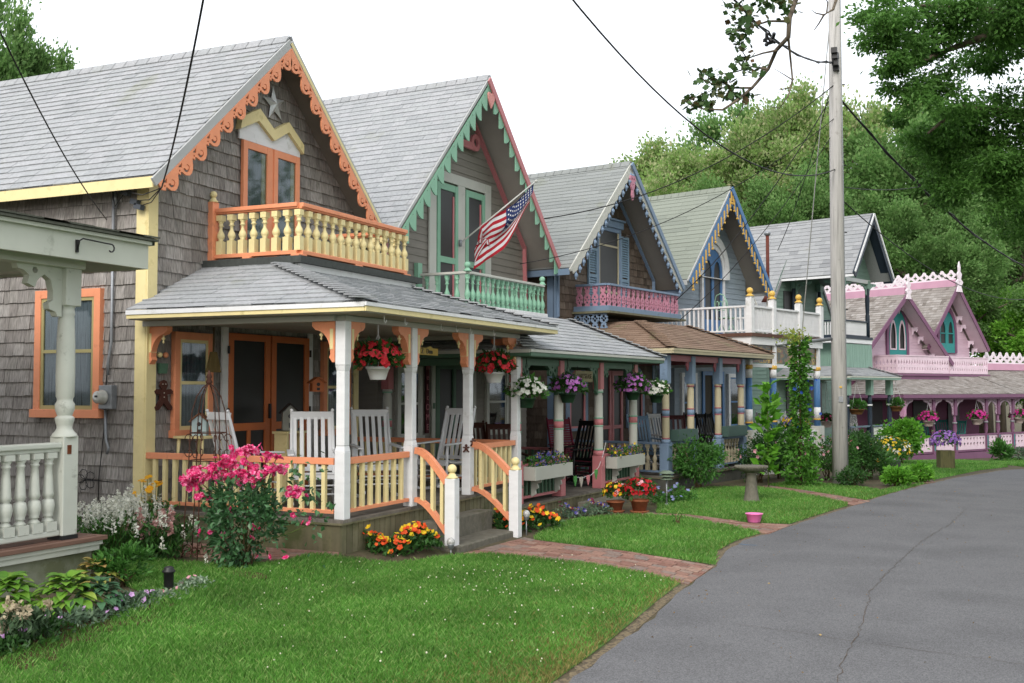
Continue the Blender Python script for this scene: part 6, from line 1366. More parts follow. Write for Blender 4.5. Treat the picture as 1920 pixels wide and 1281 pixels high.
for i in range(34): a = 2*math.pi*i/34; b.sph((.355*math.cos(a), .355*math.sin(a), .595), .03, (1, 1, .8), 6, 4)
b.build('basin', CONC, t)
p = G(1414, 980); t = thing('plastic_bowl', 'pink plastic bowl at the end of the brick path', 'bowl', p); t.scale = (.85,)*3; MB().lathe((0, 0, 0.01), [(.1, 0), (.105, .005), (.135, .13), (.15, .135), (.15, .145), (.128, .14), (.095, .02), (0, .02)], 24).build('bowl', mat('pink_plastic', '#e27ab4', .4, 3, .05), t)
TERRA = mat('terracotta', '#8a5236', .85, 12, .2, dirt='#5d4a38', dsc=6, dth=.55)
def tpot(r, h): return lambda b: b.lathe((0, 0, .03), [(r*.7, 0), (r*.92, h*.7), (r*1.02, h*.7), (r*1.04, h-.03), (r*.94, h-.03), (r*.9, h-.05)], 20).lathe((0, 0, 0), [(r*.95, 0), (r*1.05, .03), (r*.95, .03)], 16)
GP = 'terracotta pots by the porch step'
p = G(1154, 960); potted('flower_pot', 'terracotta pot of yellow, orange and pink begonias by the step', 'flower pot', p, tpot(.14, .17), TERRA, (0, 0, .28), (.2, .2, .17), 220, .07, LEAFD, [(ORG, 26, .032, -.1), (YLW, 22, .03, -.1), (PKS, 14, .03, -.1)], GP, seed=61)
p = G(1199, 961); potted('flower_pot', 'terracotta pot of deep red geraniums with one pink cluster', 'flower pot', p, tpot(.145, .2), TERRA, (0, 0, .33), (.25, .25, .2), 260, .08, LEAFD, [(DRED, 85, .034, -.1), (PKS, 10, .03, .1)], GP, seed=62)
p = G(1773, 880); t = potted('planter_tub', 'square weathered wood tub of purple petunias on the far lawn', 'planter', p, lambda b: b.prism([(0, 0), (1, 0), (1, 1), (0, 1)], 0, .001) if False else b.box(-.24, -.24, .0, .24, .24, .6), mat('mossy_planks', ['#5a5a40', '#6d6848', '#50512f'], .85, (14, 14, 2), .3, bump=.5), (0, 0, .86), (.5, .5, .36), 420, .08, LEAFM, [(petal('petunia', ['#8f5ab8', '#a878cc', '#7d4aa6', '#c9a6dc']), 170, .05, -.2), (HOT, 12, .045, .1)], None, seed=63, rz=R(20)); t.scale = (.74, .74, .82)
b = MB()
for i in range(5): x = -.24+.096*i; b.box(x+.004, -.252, .03, x+.092, -.241, .6); b.box(-.252, x+.004, .03, -.241, x+.092, .6)
b.box(-.26, -.262, .0, .26, -.241, .07); b.build('stave', mat('mossy_planks', ''), t)
p = G(1668, 893); t = potted('planter_tub', 'galvanised tub spilling yellow and white flowers beside the utility pole', 'planter', p, lambda b: b.lathe((0, 0, 0), [(.22, 0), (.25, .36), (.26, .37), (.23, .37)], 18), mat('dark_zinc', '#6a6e70', .5, 9, .15, metal=.4), (0, 0, .55), (.6, .5, .36), 500, .09, LEAFM, [(YLW, 120, .035, -.1), (WHT, 70, .04, .1), (PAN, 16, .04, 0)], None, seed=64)
# obelisk trellis
p = G(388, 1048); t = thing('obelisk_trellis', 'tall rusty iron obelisk trellis with scrollwork behind the rose bush', 'trellis', p)
for k in range(6):
    a = k*math.pi/3+.3; P = [(.2*math.cos(a)*f, .2*math.sin(a)*f, z) for z, f in ((-.05, 1.25), (.5, 1.1), (1.0, .95), (1.3, .9), (1.5, .82), (1.65, .6), (1.74, .3), (1.78, .08))]; MB().tube(P, .006, 6).build('rod', RUST, t)
b = MB()
for z, r in ((.08, .24), (1.0, .19), (1.28, .18)): b.tube([(r*math.cos(i*.35), r*math.sin(i*.35), z) for i in range(19)], .005, 5)
for k in range(6):
    a = k*math.pi/3
    for s, z in ((1, 1.22), (-1, 1.08), (1, .1)): b.tube([((.19+.045*math.cos(q)*(1-q/9))*math.cos(a), (.19+.045*math.cos(q)*(1-q/9))*math.sin(a), z+s*.055*math.sin(q)*(1-q/9)) for q in [i*.5 for i in range(12)]], .005, 5)
b.build('scrollwork', RUST, t); b = MB(); b.lathe((0, 0, 1.77), [(.02, 0), (.035, .03), (.02, .06), (.03, .08), (.005, .15)], 10); b.build('finial', RUST, t)
# deck furniture on cottage 4
MINT = mat('mint_metal', '#8db59c', .5); WM = mat('white_metal', '#bfbfb8', .5)
def bistro(label, loc, rz, m):
    t = thing('bistro_chair', label, 'chair', loc, rz, 'metal chairs on the white roof deck'); MB().lathe((0, 0, .43), [(.2, 0), (.2, .02)], 16).build('seat', m, t)
    for s in (-1, 1):
        MB().tube([(s*.17, -.16, 0), (s*.15, .1, .44)], .012, 6).build('leg', m, t); MB().tube([(s*.17, .2, 0), (s*.16, -.02, .44)], .012, 6).build('leg', m, t)
    b = MB(); b.tube([(-.19, .16, .43), (-.21, .22, .8), (-.12, .25, .98), (0, .25, 1.02), (.12, .25, .98), (.21, .22, .8), (.19, .16, .43)], .013, 6)
    for k in range(3): b.tube([(-.12+.12*k+.05*math.cos(q), .22, .75+.1*math.sin(q)) for q in [i*.55 for i in range(12)]], .008, 5)
    b.tube([(-.2, .21, .62), (.2, .21, .62)], .01, 5); b.build('backrest', m, t); return t
bistro('mint green metal chair on the white roof deck by the blue arched door', hw(H4, .35, -1.3, 2.98), R(60), MINT); bistro('ornate white metal chair behind the second gold-topped newel', hw(H4, .9, -1.9, 2.98), R(-20), WM); bistro('ornate white metal chair behind the third gold-topped newel, farther right', hw(H4, 1.9, -1.9, 2.98), R(40), WM)
def bush(name, label, cat, p, rad, h, nl, ls, lm, fl=(), group=None, seed=1, nc=24, asp=.5, stems=9, lo=.12, cl=.42, zc=None, stemm=None, up=0):
    """shrub: woody stems and a clumped leaf crown, optional blossoms [(mat,n,r,zmin)]"""
    t = thing(name, label, cat, p, 0, group); rg = np.random.default_rng(seed); rx, ry = (rad if isinstance(rad, tuple) else (rad, rad)); zc = zc or h*.55
    P, D, C0 = cloud(rg, nl, (0, 0, zc), (rx, ry, h-zc), nc, cl, .5, -1.0 if lo < .2 else -.6); k = P[:, 2] > h*lo*.5; P, D = P[k], D[k]; D[:, 2] += up*np.linalg.norm(D, axis=1)
    link(npmesh('foliage', *leafarr(P, D, ls, rg, asp), lm), 'foliage', t)
    b = MB()
    for i in range(stems):
        q = C0[rg.integers(0, len(C0))]; a = rg.uniform(0, 6.28); b.tube([(.05*math.cos(a), .05*math.sin(a), -.03), (q[0]*.35, q[1]*.35, q[2]*.45), tuple(q)], [.012, .008, .004], 5)
    b.build('stems', stemm or WOODST, t)
    for m, n, r, zmin in fl:
        v = rvec(rg, n*4); v = v[v[:, 2] > zmin][:n]; Pf = np.array([0, 0, zc])+v*np.array([rx, ry, h-zc])*rg.uniform(.85, 1.1, len(v))[:, None]; link(npmesh('blossoms', *flowerarr(Pf, v+rvec(rg, len(v))*.3, r, rg, 5), m), 'blossoms', t)
    return t
# rose bush
p = G(458, 1066); t = bush('rose_bush', 'tall rose bush with hot pink clustered blooms beside the orange porch rail', 'rose bush', p, (.46, .42), 1.0, 2100, .062, LEAFR, (), None, 71, 40, .6, 16, .1, .36, .5)
rg = np.random.default_rng(72); VF = []
def rosecluster(c0, n, s):
    for i in range(int(n*1.6)):
        q = np.array(c0)+rg.normal(size=3)*s*np.array([1, 1, .45]); d = rvec(rg, 1)+np.array([[-.5, -.3, .7]])
        for r, cn in ((.034, .25), (.027, .5), (.017, .8)): VF.append(flowerarr(q[None, :], d, r, rg, 6, cn))
Rr = Vector((math.sin(YAW), -math.cos(YAW), 0))
for u, z, n in ((-.56, .96, 14), (-.48, 1.04, 12), (-.05, .98, 14), (.12, 1.08, 12), (.42, 1.06, 10), (-.2, 1.14, 12), (-.42, .98, 14), (-.3, 1.08, 12), (-.1, 1.1, 16), (.05, 1.22, 14), (.0, 1.02, 16), (.14, 1.24, 10), (.3, 1.05, 14), (-.22, .98, 12), (.18, .96, 12), (.38, 1.18, 12), (-.5, .9, 8), (.6, .85, 10), (.66, .8, 4), (-.38, .8, 7), (.74, .47, 3), (-.1, .72, 3), (-.33, .34, 3), (.25, .4, 2), (.38, .12, 2)):
    rosecluster((Rr.x*u*.84-.1, Rr.y*u*.84, z-.1 if z > .5 else z), n, .055)
link(npmesh('blossoms', *merge(*VF), HOT), 'blossoms', t)
b = MB()
for u, z in ((.6, .82), (.72, .45), (-.45, .9), (.36, 1.1), (.05, 1.15), (-.28, 1.0)): b.tube([(0, 0, .2), (Rr.x*u*.6, Rr.y*u*.6, z*.75), (Rr.x*u-.08, Rr.y*u, z)], .005, 5)
b.build('stems', STEM, t)
P = rg.normal(size=(90, 3))*np.array([.1, .1, .2])+np.array([Rr.x*.58, Rr.y*.58, .62]); link(npmesh('foliage', *leafarr(P, rvec(rg, 90), .07, rg, .6), LEAFR), 'foliage', t)
# spires
def spires(name, label, cat, p, rx, h, n, m, lm, seed, group=None, sl=.13, sr=.024, asp=.14, nl=900, ls=.1):
    t = thing(name, label, cat, p, 0, group); rg = np.random.default_rng(seed); x = rg.normal(size=n)*rx*.5; y = rg.normal(size=n)*rx*.4; z = h*(1-.35*(x*x+y*y)/rx/rx)*rg.uniform(.6, 1.05, n); VF = []; b = MB()
    for i in range(n):
        k = 26; tt = rg.uniform(0, 1, k); Pq = np.stack([x[i]*1.25+rg.normal(size=k)*sr*.4*(1.2-tt), y[i]*1.25+rg.normal(size=k)*sr*.4*(1.2-tt), z[i]+sl*tt], 1); D = rvec(rg, k)+np.array([0, 0, .5]); VF.append(leafarr(Pq, D, sr*1.1, rg, .8)); b.tube([(x[i]*.6, y[i]*.6, 0), (x[i]*1.25, y[i]*1.25, z[i])], .003, 3, False)
    link(npmesh('flower_spikes', *merge(*VF), m), 'flower_spikes', t); b.build('stems', STEM, t)
    P = np.stack([rg.normal(size=nl)*rx*.55, rg.normal(size=nl)*rx*.45, rg.uniform(0.02, .8, nl)*h], 1); link(npmesh('foliage', *leafarr(P, rvec(rg, nl)+np.array([0, 0, 1.2]), ls, rg, asp), lm), 'foliage', t); return t
SPW = petal('spire_white', ['#e2e3d8', '#ecede4', '#d2d5c6']); AST = petal('astilbe', ['#c9a09a', '#b98c88', '#d6b4ac'])
p = G(215, 1052); spires('flowering_perennial', 'large clump of white flower spires against the shingled side wall', 'flowers', p, .52, .54, 150, SPW, LEAFM, 81, nl=1800)
p = G(262, 1035); spires('flowering_perennial', 'white flower spires mingling with yellow daisies by the corner board', 'flowers', p, .3, .6, 40, SPW, LEAFM, 82, nl=500)
p = G(300, 1050); t = spires('astilbe', 'pale pink astilbe with dark leaves at the porch skirting', 'flowers', p, .28, .42, 16, AST, LEAFD, 83, sl=.12, sr=.045, asp=.4, nl=900, ls=.07)
def daisies(label, p, rx, h, n, m, seed, r=.035, nl=300, name='flowering_perennial', lm=None):
    t = thing(name, label, 'flowers', p); rg = np.random.default_rng(seed); x = rg.normal(size=n)*rx*.6; y = rg.normal(size=n)*rx*.4; z = h*rg.uniform(.7, 1.1, n); b = MB()
    for i in range(n): b.tube([(x[i]*.4, y[i]*.4, 0), (x[i], y[i], z[i])], .0035, 4, False)
    b.build('stems', STEM, t); link(npmesh('blossoms', *flowerarr(np.stack([x, y, z], 1), rvec(rg, n)*.4+np.array([-.4, -.2, .8]), r, rg, 8, .1), m), 'blossoms', t)
    if nl: P = np.stack([rg.normal(size=nl)*rx*.6, rg.normal(size=nl)*rx*.5, rg.uniform(0, .7, nl)*h], 1); link(npmesh('foliage', *leafarr(P, rvec(rg, nl)+np.array([0, 0, 1.]), .09, rg, .25), lm or LEAFM), 'foliage', t)
    return t
daisies('golden yellow daisies standing above the white spires at the yellow corner board', G(283, 1032), .2, .72, 16, GLD, 84)
daisies('yellow daisies seen between the turned balusters at the far left edge', Vector((8.0, 10.0, 0)), .3, .6, 12, GLD, 85)
# hostas
def hosta(label, p, r, n, m, seed, ls=.2, name='hosta', asp=.62, group='hostas in the front bed'):
    t = thing(name, label, 'plant', p, 0, group); rg = np.random.default_rng(seed); V = []; F = []; b0 = 0
    for i in range(n):
        a = rg.uniform(0, 6.28); k = rg.uniform(.15, 1); d = np.array([math.cos(a), math.sin(a), 0]); s = np.array([-math.sin(a), math.cos(a), 0]); L = ls*rg.uniform(.7, 1.15); st = r*k*.6; z0 = .08+r*.75*(1-k)*.9; tilt = 1.0-1.5*k
        prev = None
        for q in range(6):
            u = q/5; w = L*asp*.5*math.sin(math.pi*min(1, .12+u*.93))**.7 if q < 5 else .002; cpt = d*(st+L*u*math.cos(.5*tilt))+np.array([0, 0, z0+L*(u*.55*(tilt+.6)-u*u*.55)])
            for sg, dz in ((-1, .18), (0, 0), (1, .18)): V.append(cpt+s*sg*w+np.array([0, 0, dz*w]))
        for q in range(5):
            for j in range(2): a0 = b0+q*3+j; F.append((a0, a0+1, a0+4, a0+3))
        b0 += 18
    link(npmesh('leaves', np.array(V), np.array(F), m, True), 'leaves', t); return t
HOS1 = mat('hosta_leaf', ['#4f8030', '#79a53c', '#5e8f34', '#a2b853'], .45, (9, 9, 9), .15, isl=1, trans=.3); HOS2 = mat('blue_hosta_leaf', ['#3e6548', '#4d7452', '#46704a'], .5, 9, .15, isl=1, trans=.25); HEU = mat('bronze_lime_leaf', ['#8fa04a', '#a8a257', '#a88a52', '#7f9a3e', '#b39a62'], .5, 9, .15, isl=1, trans=.3)
hosta('large lime-edged hosta at the far left edge below the sage porch base', G(10, 1150), .32, 110, HOS1, 91, .15); hosta('lime-edged hosta in the middle of the bed under the sage porch', G(125, 1150), .34, 120, HOS1, 92, .135)
hosta('blue-green leafy plant right of the lime-edged hosta', G(185, 1145), .26, 90, HOS2, 93, .1); hosta('bronze and lime heart-leaved plant at the corner of the sage porch base', G(180, 1105), .3, 90, HEU, 94, .085, 'heart_leaved_plant', .8, None)
bush('shrub', 'feathery green shrub at the right corner of the sage porch base', 'shrub', G(232, 1098), .27, .36, 900, .055, LEAFM, seed=95, nc=16, up=.6)
t = spires('astilbe', 'cream plumed astilbe with grey-green leaves at the lower left corner', 'flowers', G(52, 1205), .16, .24, 7, petal('cream_plume', ['#b9ad92', '#a89c84']), mat('greyish_leaf', ['#33492f', '#42583a'], .6, 6, .15, isl=1), 96, sl=.09, sr=.035, asp=.45, nl=500, ls=.06)
def ground_cover(label, P0, P1, w, h, nl, lm, fl, seed, name='ground_cover_flowers', ls=.045, group=None):
    p = (P0+P1)/2; t = thing(name, label, 'flowers', p, 0, group); rg = np.random.default_rng(seed); d = P1-P0; L = d.length; d.normalize(); nn = np.array([-d.y, d.x])
    def pts(n, zlo, zhi):
        s = rg.uniform(-.5, .5, n)*L; q = rg.normal(size=n)*w*.4; hh = h*np.clip(1-(q/w)**2, .2, 1)*(.75+.25*np.sin(s*9)); return np.stack([d.x*s+nn[0]*q, d.y*s+nn[1]*q, rg.uniform(zlo, zhi, n)*hh], 1)
    link(npmesh('foliage', *leafarr(pts(nl, .05, 1), rvec(rg, nl)+np.array([0, 0, .7]), ls, rg, .55), lm), 'foliage', t)
    for m, n, r in fl: link(npmesh('blossoms', *flowerarr(pts(n, .95, 1.25), rvec(rg, n)*.5+np.array([-.5, -.2, .7]), r, rg), m), 'blossoms', t)
    return t
ground_cover('low impatiens with scattered pale lilac flowers at the lower left corner', G(-30, 1235), G(110, 1180), .16, .14, 800, LEAFD, [(LIL, 12, .035)], 101)
ground_cover('low trailing impatiens edging the bed beside the black path light', G(120, 1185), G(290, 1120), .14, .12, 1100, LEAFG, [(LIL, 12, .03)], 102); ground_cover('fading silvery ground cover trailing from the path light into the lawn', G(290, 1125), G(385, 1095), .13, .08, 700, mat('silver_leaf', ['#7d937c', '#93a48c', '#6a8468'], .6, 6, .15, isl=1, trans=.2), [(PKS, 8, .02)], 103, ls=.035)
GBG = 'begonia beds at the steps'
ground_cover('orange-red and yellow begonias in front of the porch skirting', G(690, 1034), G(815, 1036), .2, .26, 800, LEAFD, [(ORG, 80, .032), (YLW, 55, .032)], 104, ls=.07, group=GBG); ground_cover('yellow and orange-red begonias right of the right newel post', G(930, 992), G(1040, 990), .2, .26, 800, LEAFD, [(ORG, 60, .034), (YLW, 60, .034)], 105, ls=.07, group=GBG)
ground_cover('small bed of purple and wine pansies with silvery leaves below the left white planter', G(1050, 973), G(1140, 962), .18, .2, 700, LEAFG, [(PAN, 30, .032), (petal('wine', ['#5e1838', '#7a2448']), 14, .034)], 106); ground_cover('sparse lilac bellflowers around the pagoda lantern', G(1218, 948), G(1295, 938), .3, .3, 900, LEAFM, [(petal('pale_blue', ['#7d86b8', '#959cc8']), 16, .035)], 107, ls=.05)
ribbon('mulch_bed', [G(*q) for q in ((330, 1078), (400, 1072), (470, 1082), (500, 1085))], .22, mat('bark_mulch', ['#4a3225', '#5e4332', '#3d2a20'], .95, 40, .3, bump=.8), .02, jag=.03)
ribbon('mulch_bed', [G(*q) for q in ((10, 1245), (110, 1200), (220, 1160), (310, 1128))], .3, mat('bark_mulch', ''), .012, jag=.03)
bush('shrub', 'rounded bright green shrub in front of the blue corner post', 'shrub', G(1312, 918), (.62, .55), 1.0, 2600, .075, LEAFM, seed=111, nc=40)
b = MB(); 
# garden in front of the blue and gold cottage
GG = 'shrubs and perennials in the garden round the utility pole'
def gb(label, px, py, rad, h, nl, ls, lm, fl=(), seed=1, **k): return bush(k.pop('name', 'shrub'), label, k.pop('cat', 'shrub'), G(px, py), rad, h, nl, ls, lm, fl, GG, seed, **k)
gb('dark green shrub behind the birdbath, below the teal planter', 1425, 905, (.75, .5), 1.0, 2600, .07, LEAFD, [(PKS, 10, .04, 0)], 121, nc=40)
gb('leafy mid green shrub left of the vine column', 1462, 898, (.5, .45), 1.25, 1800, .09, LEAFM, (), 122, nc=26)
gb('low yellow-green plant at the path edge below the vine', 1520, 902, (.3, .3), .45, 500, .09, LEAFB, (), 123, nc=12, up=.5)
gb('dark shrub with reddish lower leaves below the vine column', 1500, 896, (.5, .4), .85, 1300, .09, mat('reddish_leaf', ['#4a4a22', '#6b4a2c', '#3c5524', '#5e3b28'], .5, 6, .2, isl=1, trans=.2), (), 124, nc=22)
gb('arching rose bush with small soft pink blooms at the foot of the pole', 1552, 900, (.75, .6), .95, 2200, .06, LEAFM, [(PKS, 20, .045, .1)], 125, nc=34, name='rose_bush', cat='rose bush')
gb('twining greenery climbing round the base of the pole', 1584, 905, (.42, .35), 1.05, 1500, .055, LEAFM, [(PKS, 6, .04, .2)], 126, nc=26)
gb('dark green shrub right of the pole', 1620, 900, (.6, .5), 1.0, 2000, .08, LEAFD, [(HOT, 5, .04, .3)], 127, nc=30)
gb('strap-leaved lily clump right of the pole', 1632, 898, (.45, .4), .65, 420, .38, LEAFM, [(petal('lily_gold', ['#d8982c', '#e0b050']), 6, .06, .2)], 128, asp=.09, nc=10, up=1.2, name='lily_clump', cat='plant')
gb('low bright green leafy mound by the road edge', 1680, 912, (.42, .36), .34, 900, .1, LEAFB, (), 129, nc=14)
gb('low bright green mound left of the first one, partly behind the tub', 1725, 904, (.36, .3), .38, 700, .1, LEAFB, (), 130, nc=14)
gb('low dark green mound between the pole and the tub', 1600, 912, (.6, .35), .35, 900, .07, LEAFD, (), 131, nc=18)
bush('hydrangea_bush', 'large bright yellow-green hydrangea bush before the pink porch', 'shrub', Vector((at(1690, 850, 31).x, at(1690, 850, 31).y, zt(31))), (.75, .65), 1.35, 2200, .13, LEAFB, (), None, 132, 40, .6)
bush('shrub', 'low shrub under the sea green porch by the yellow flower tub', 'shrub', Vector((29.0, 3.4, zt(29))), (.9, .6), 1.0, 1500, .1, LEAFD, (), None, 133, 30)
bush('fern', 'green fern at the foot of the pink porch by the road', 'fern', G(1877, 866), (.4, .4), .7, 500, .25, LEAFM, (), None, 134, 12, .22, up=.8); bush('shrub', 'small grey-green shrub against the pink railing at far right', 'shrub', G(1912, 864), (.6, .4), .5, 500, .1, LEAFG, (), None, 135, 14)
bush('shrub', 'sparse thin seedling standing in the middle lawn', 'seedling', G(1270, 985), .12, .2, 60, .03, LEAFM, (), None, 136, 6, stems=5)
# hollyhock
p = G(1435, 892); t = thing('hollyhock', 'tall pale green leafy stalk left of the vine column', 'plant', Vector((21.9, 4.3, zt(21)))); rg = np.random.default_rng(141); n = 130; z = rg.uniform(.3, 2.0, n); P = np.stack([rg.normal(size=n)*.07, rg.normal(size=n)*.07, z], 1); D = rvec(rg, n); D[:, 2] = rg.uniform(-.1, .9, n); link(npmesh('foliage', *leafarr(P, D, .24, rg, .6), LEAFB), 'foliage', t); MB().tube([(0, 0, 0), (.02, 0, 2.0)], .012, 6).build('stem', STEM, t)
# vine on a white trellis post
t = thing('climbing_vine', 'leafy vine with a few blue flowers wrapped round a tall slim trellis post', 'vine', Vector((22.4, 3.75, zt(22)))); rg = np.random.default_rng(142); n = 3000; z = rg.uniform(0, 1, n)**1.05*2.95; a = rg.uniform(0, 6.28, n); rr = np.where(z < 1, .32, .15)*(1+.45*np.sin(z*7+a)*np.sin(z*13-2*a))+.1*(rg.random(n) < .12); z = z+.05*np.sin(a*3); q = rg.uniform(.3, 1, n)*rr
P = np.stack([q*np.cos(a), q*np.sin(a), z], 1); D = np.stack([np.cos(a), np.sin(a), rg.uniform(-1, .6, n)], 1)+rvec(rg, n)*.6; link(npmesh('foliage', *leafarr(P, D, .085, rg, .65), mat('vine_leaf', ['#3a6a1e', '#4d822c', '#61983a', '#2c5518'], .5, 6, .2, isl=1, trans=.3)), 'foliage', t)
P = rg.normal(size=(260, 3))*np.array([.3, .14, .09])+np.array([-.2, .1, 3.0]); link(npmesh('foliage', *leafarr(P, rvec(rg, 260), .07, rg, .5), mat('vine_tip_leaf', ['#8a9a3a', '#a0aa50', '#6f8a30'], .5, 6, .2, isl=1, trans=.4)), 'foliage', t)
MB().tube([(0, 0, 0), (0, 0, 3.1)], .02, 8).build('trellis_post', WOODST, t); P = np.stack([.3*rg.normal(size=14)*.6, rg.normal(size=14)*.15-.15, rg.uniform(.9, 2.2, 14)], 1); link(npmesh('blossoms', *flowerarr(P, rvec(rg, 14)+np.array([-.8, -.6, 0]), .045, rg), petal('morning_blue', ['#2c4aa0', '#3f60b8'])), 'blossoms', t)
potted('pedestal_planter', 'pale pedestal bowl of blue and yellow pansies left of the pole', 'planter', Vector((at(1492, 880, 24.2).x, at(1492, 880, 24.2).y, zt(22))), lambda b: b.lathe((0, 0, 0), [(.12, 0), (.05, .06), (.04, .8), (.07, .84), (.22, 1.0), (.25, 1.02), (.22, 1.02)], 18), IV, (0, 0, 1.14), (.36, .32, .2), 420, .07, LEAFM, [(PAN, 90, .04, -.1), (YLW, 60, .04, -.1)], None, seed=145)
# ---- trees
BARK = mat('bark', ['#4f473c', '#6b6154', '#5a5145'], .95, (9, 9, 2), .3, bump=.8)
TL1 = mat('tree_leaf_light', ['#86a65c', '#96b668', '#789a54', '#adbc84', '#c0bf94'], .55, .5, .2, isl=1, trans=.5)
TL2 = mat('tree_leaf_mid', ['#68904e', '#78a05a', '#5c8446', '#8eae6c'], .55, .5, .2, isl=1, trans=.5)
TL3 = mat('tree_leaf_deep', ['#4a7432', '#5a863c', '#689648', '#40662c'], .5, .5, .2, isl=1, trans=.5)
TL4 = mat('tree_leaf_fresh', ['#6ba534', '#80b844', '#5a942c', '#98ca58'], .55, .5, .2, isl=1, trans=.45)
def crown_mesh(nl, R0, RZ, ls, m, seed, nc=62, cl=.17, branches=26):
    rg = np.random.default_rng(seed); P, D, C0 = cloud(rg, nl, (0, 0, 0), (R0, R0, RZ), nc, cl, .35, -.75); D[:, 2] += .2*np.linalg.norm(D, axis=1)
    cm = npmesh('crown', *leafarr(P, D, ls, rg, .6), m); return cm, C0
def trunk_mesh(h, R0, RZ, C0, seed, r=.28, nb=26):
    rg = np.random.default_rng(seed); b = MB(); P = [Vector((0, 0, -.5)), Vector((.1, 0, h*.35)), Vector((-.1, .15, h*.7)), Vector((0, .1, h))]; b.tube(P, [r*1.3, r, r*.75, r*.45], 10)
    for i in rg.choice(len(C0), min(nb, len(C0)), False):
        q = Vector(C0[i])+Vector((0, 0, h)); s = P[2].lerp(P[3], float(rg.random())*.9); md = s.lerp(q, .5)+Vector((float(rg.normal())*.3, float(rg.normal())*.3, .3)); b.tube([s, md, q], [r*.35, r*.18, .03], 6)
    return b.mesh('trunk', BARK)
proto = []
for k, (m, nl, R0, RZ, ls, h) in enumerate(((TL1, 42000, 4.6, 4.4, .17, 10.5), (TL2, 42000, 4.4, 4.8, .17, 9.0), (TL4, 24000, 3.6, 3.6, .17, 5.0))):
    cm, C0 = crown_mesh(nl, R0, RZ, ls, m, 300+k); proto.append((cm, trunk_mesh(h, R0, RZ, C0, 310+k), h, C0))
def tree(k, px, ptop, d, label, sc=1, rz=0, group='trees behind the cottages', szz=1, mat_=None):
    cm, tm, h, C0 = proto[k]; v = at(px, ptop, d); top = v.z; x, y = v.x, v.y; zg = zt(x, y); R_ = h+4.0; s = (top-zg)/R_*szz
    t = thing('tree', label, 'tree', (x, y, zg), rz, group); t.scale = (s*sc, s*sc, s); inst(tm, 'trunk', t); o = inst(cm, 'crown', t, (0, 0, h))
    return t
TT = [(0, 1215, 300, 62, 'leafy light green tree peeping over the grey roof with the rose balcony'), (0, 1290, 262, 66, 'light green tree above the pale green roof'), (1, 1345, 250, 70, 'rounded tree in the skyline right of the first two'), (0, 1400, 225, 64, 'tree directly above the ridge of the blue and gold gable'), (1, 1455, 205, 70, 'fuller tree rising towards the tallest crown'), (0, 1520, 165, 66, 'tallest light green tree just left of the utility pole'), (0, 1625, 168, 68, 'tall light tree just right of the utility pole'), (1, 1690, 230, 60, 'mid green tree above the navy gable'), (1, 1760, 290, 62, 'mid green tree between navy gable and overhanging branches'), (1, 1840, 300, 64, 'mid green tree behind the overhanging branches'), (1, 1920, 320, 60, 'mid green tree at the right edge'),
      (1, 1480, 330, 56, 'lower tree filling in behind the pale grey roof'), (1, 1620, 370, 58, 'lower tree behind the navy gable roof'), (1, 1710, 400, 55, 'lower deep green tree behind the pink ridge crest'), (1, 1800, 430, 54, 'lower tree behind the taller pink gable'), (2, 1940, 505, 53, 'fresh lime green tree over the pink wing roof'), (2, 2040, 480, 52, 'fresh lime green tree cut by the right edge'), (1, 1330, 360, 58, 'lower tree behind the pale green roof'), (1, 1240, 380, 60, 'lower tree behind the rose balcony cottage'), (1, 1560, 300, 62, 'mid-height tree hidden partly by the pole'), (1, 1870, 400, 66, 'mid-height tree behind the lime one')]
for i, (k, px, py, d, lab) in enumerate(TT): tree(k, px, py, d, lab, 1.0+.12*math.sin(i*2.1), i*1.7)
tree(1, -25, -5, 36, 'green tree behind the left end of the nearest grey roof', .62, 1.0, None)
# small leafy tip over the mint cottage ridge
# overhanging tree at right, trunk outside the frame
rg = np.random.default_rng(401); tp = Vector((26.5, -6.5, zt(26))); t = thing('tree', 'large dark leafy tree reaching over the road from the upper right', 'tree', tp)
CL_ = []
def clump(px, py, d, r, n): CL_.append((at(px, py, d)-tp, r, n))
for px, py, d, r, n in ((1660, 30, 17, .55, 900), (1720, 20, 18, .8, 1600), (1790, 30, 18, .9, 2000), (1860, 30, 18, 1.0, 2200), (1930, 20, 18, 1, 1800), (1640, 70, 17, .4, 500), (1690, 90, 17, .6, 1000), (1740, 80, 18, .55, 900), (1700, 150, 17, .5, 700), (1670, 120, 17, .35, 350), (1750, 150, 18, .45, 500), (1780, 190, 18, .55, 700), (1730, 200, 17, .45, 420), (1830, 110, 19, .6, 700), (1900, 100, 19, .7, 1000), (1800, 240, 19, .75, 1400), (1860, 230, 19, .8, 1600), (1920, 200, 19, .8, 1300), (1770, 270, 19, .65, 1000), (1830, 300, 19, .85, 1700), (1900, 290, 19, .9, 1700), (1760, 320, 19, .5, 600), (1800, 355, 19, .6, 900), (1850, 370, 19, .65, 900), (1910, 360, 20, .5, 500), (1900, 420, 20, .55, 700), (1940, 300, 19, .9, 1200), (1840, 330, 20, .6, 900), (1980, 120, 19, 1.3, 1500), (2050, 250, 20, 1.6, 1500), (2100, 60, 20, 1.6, 1500), (1715, 250, 19, .35, 300), (1690, 215, 18, .3, 200)): clump(px, py, d, r, n)
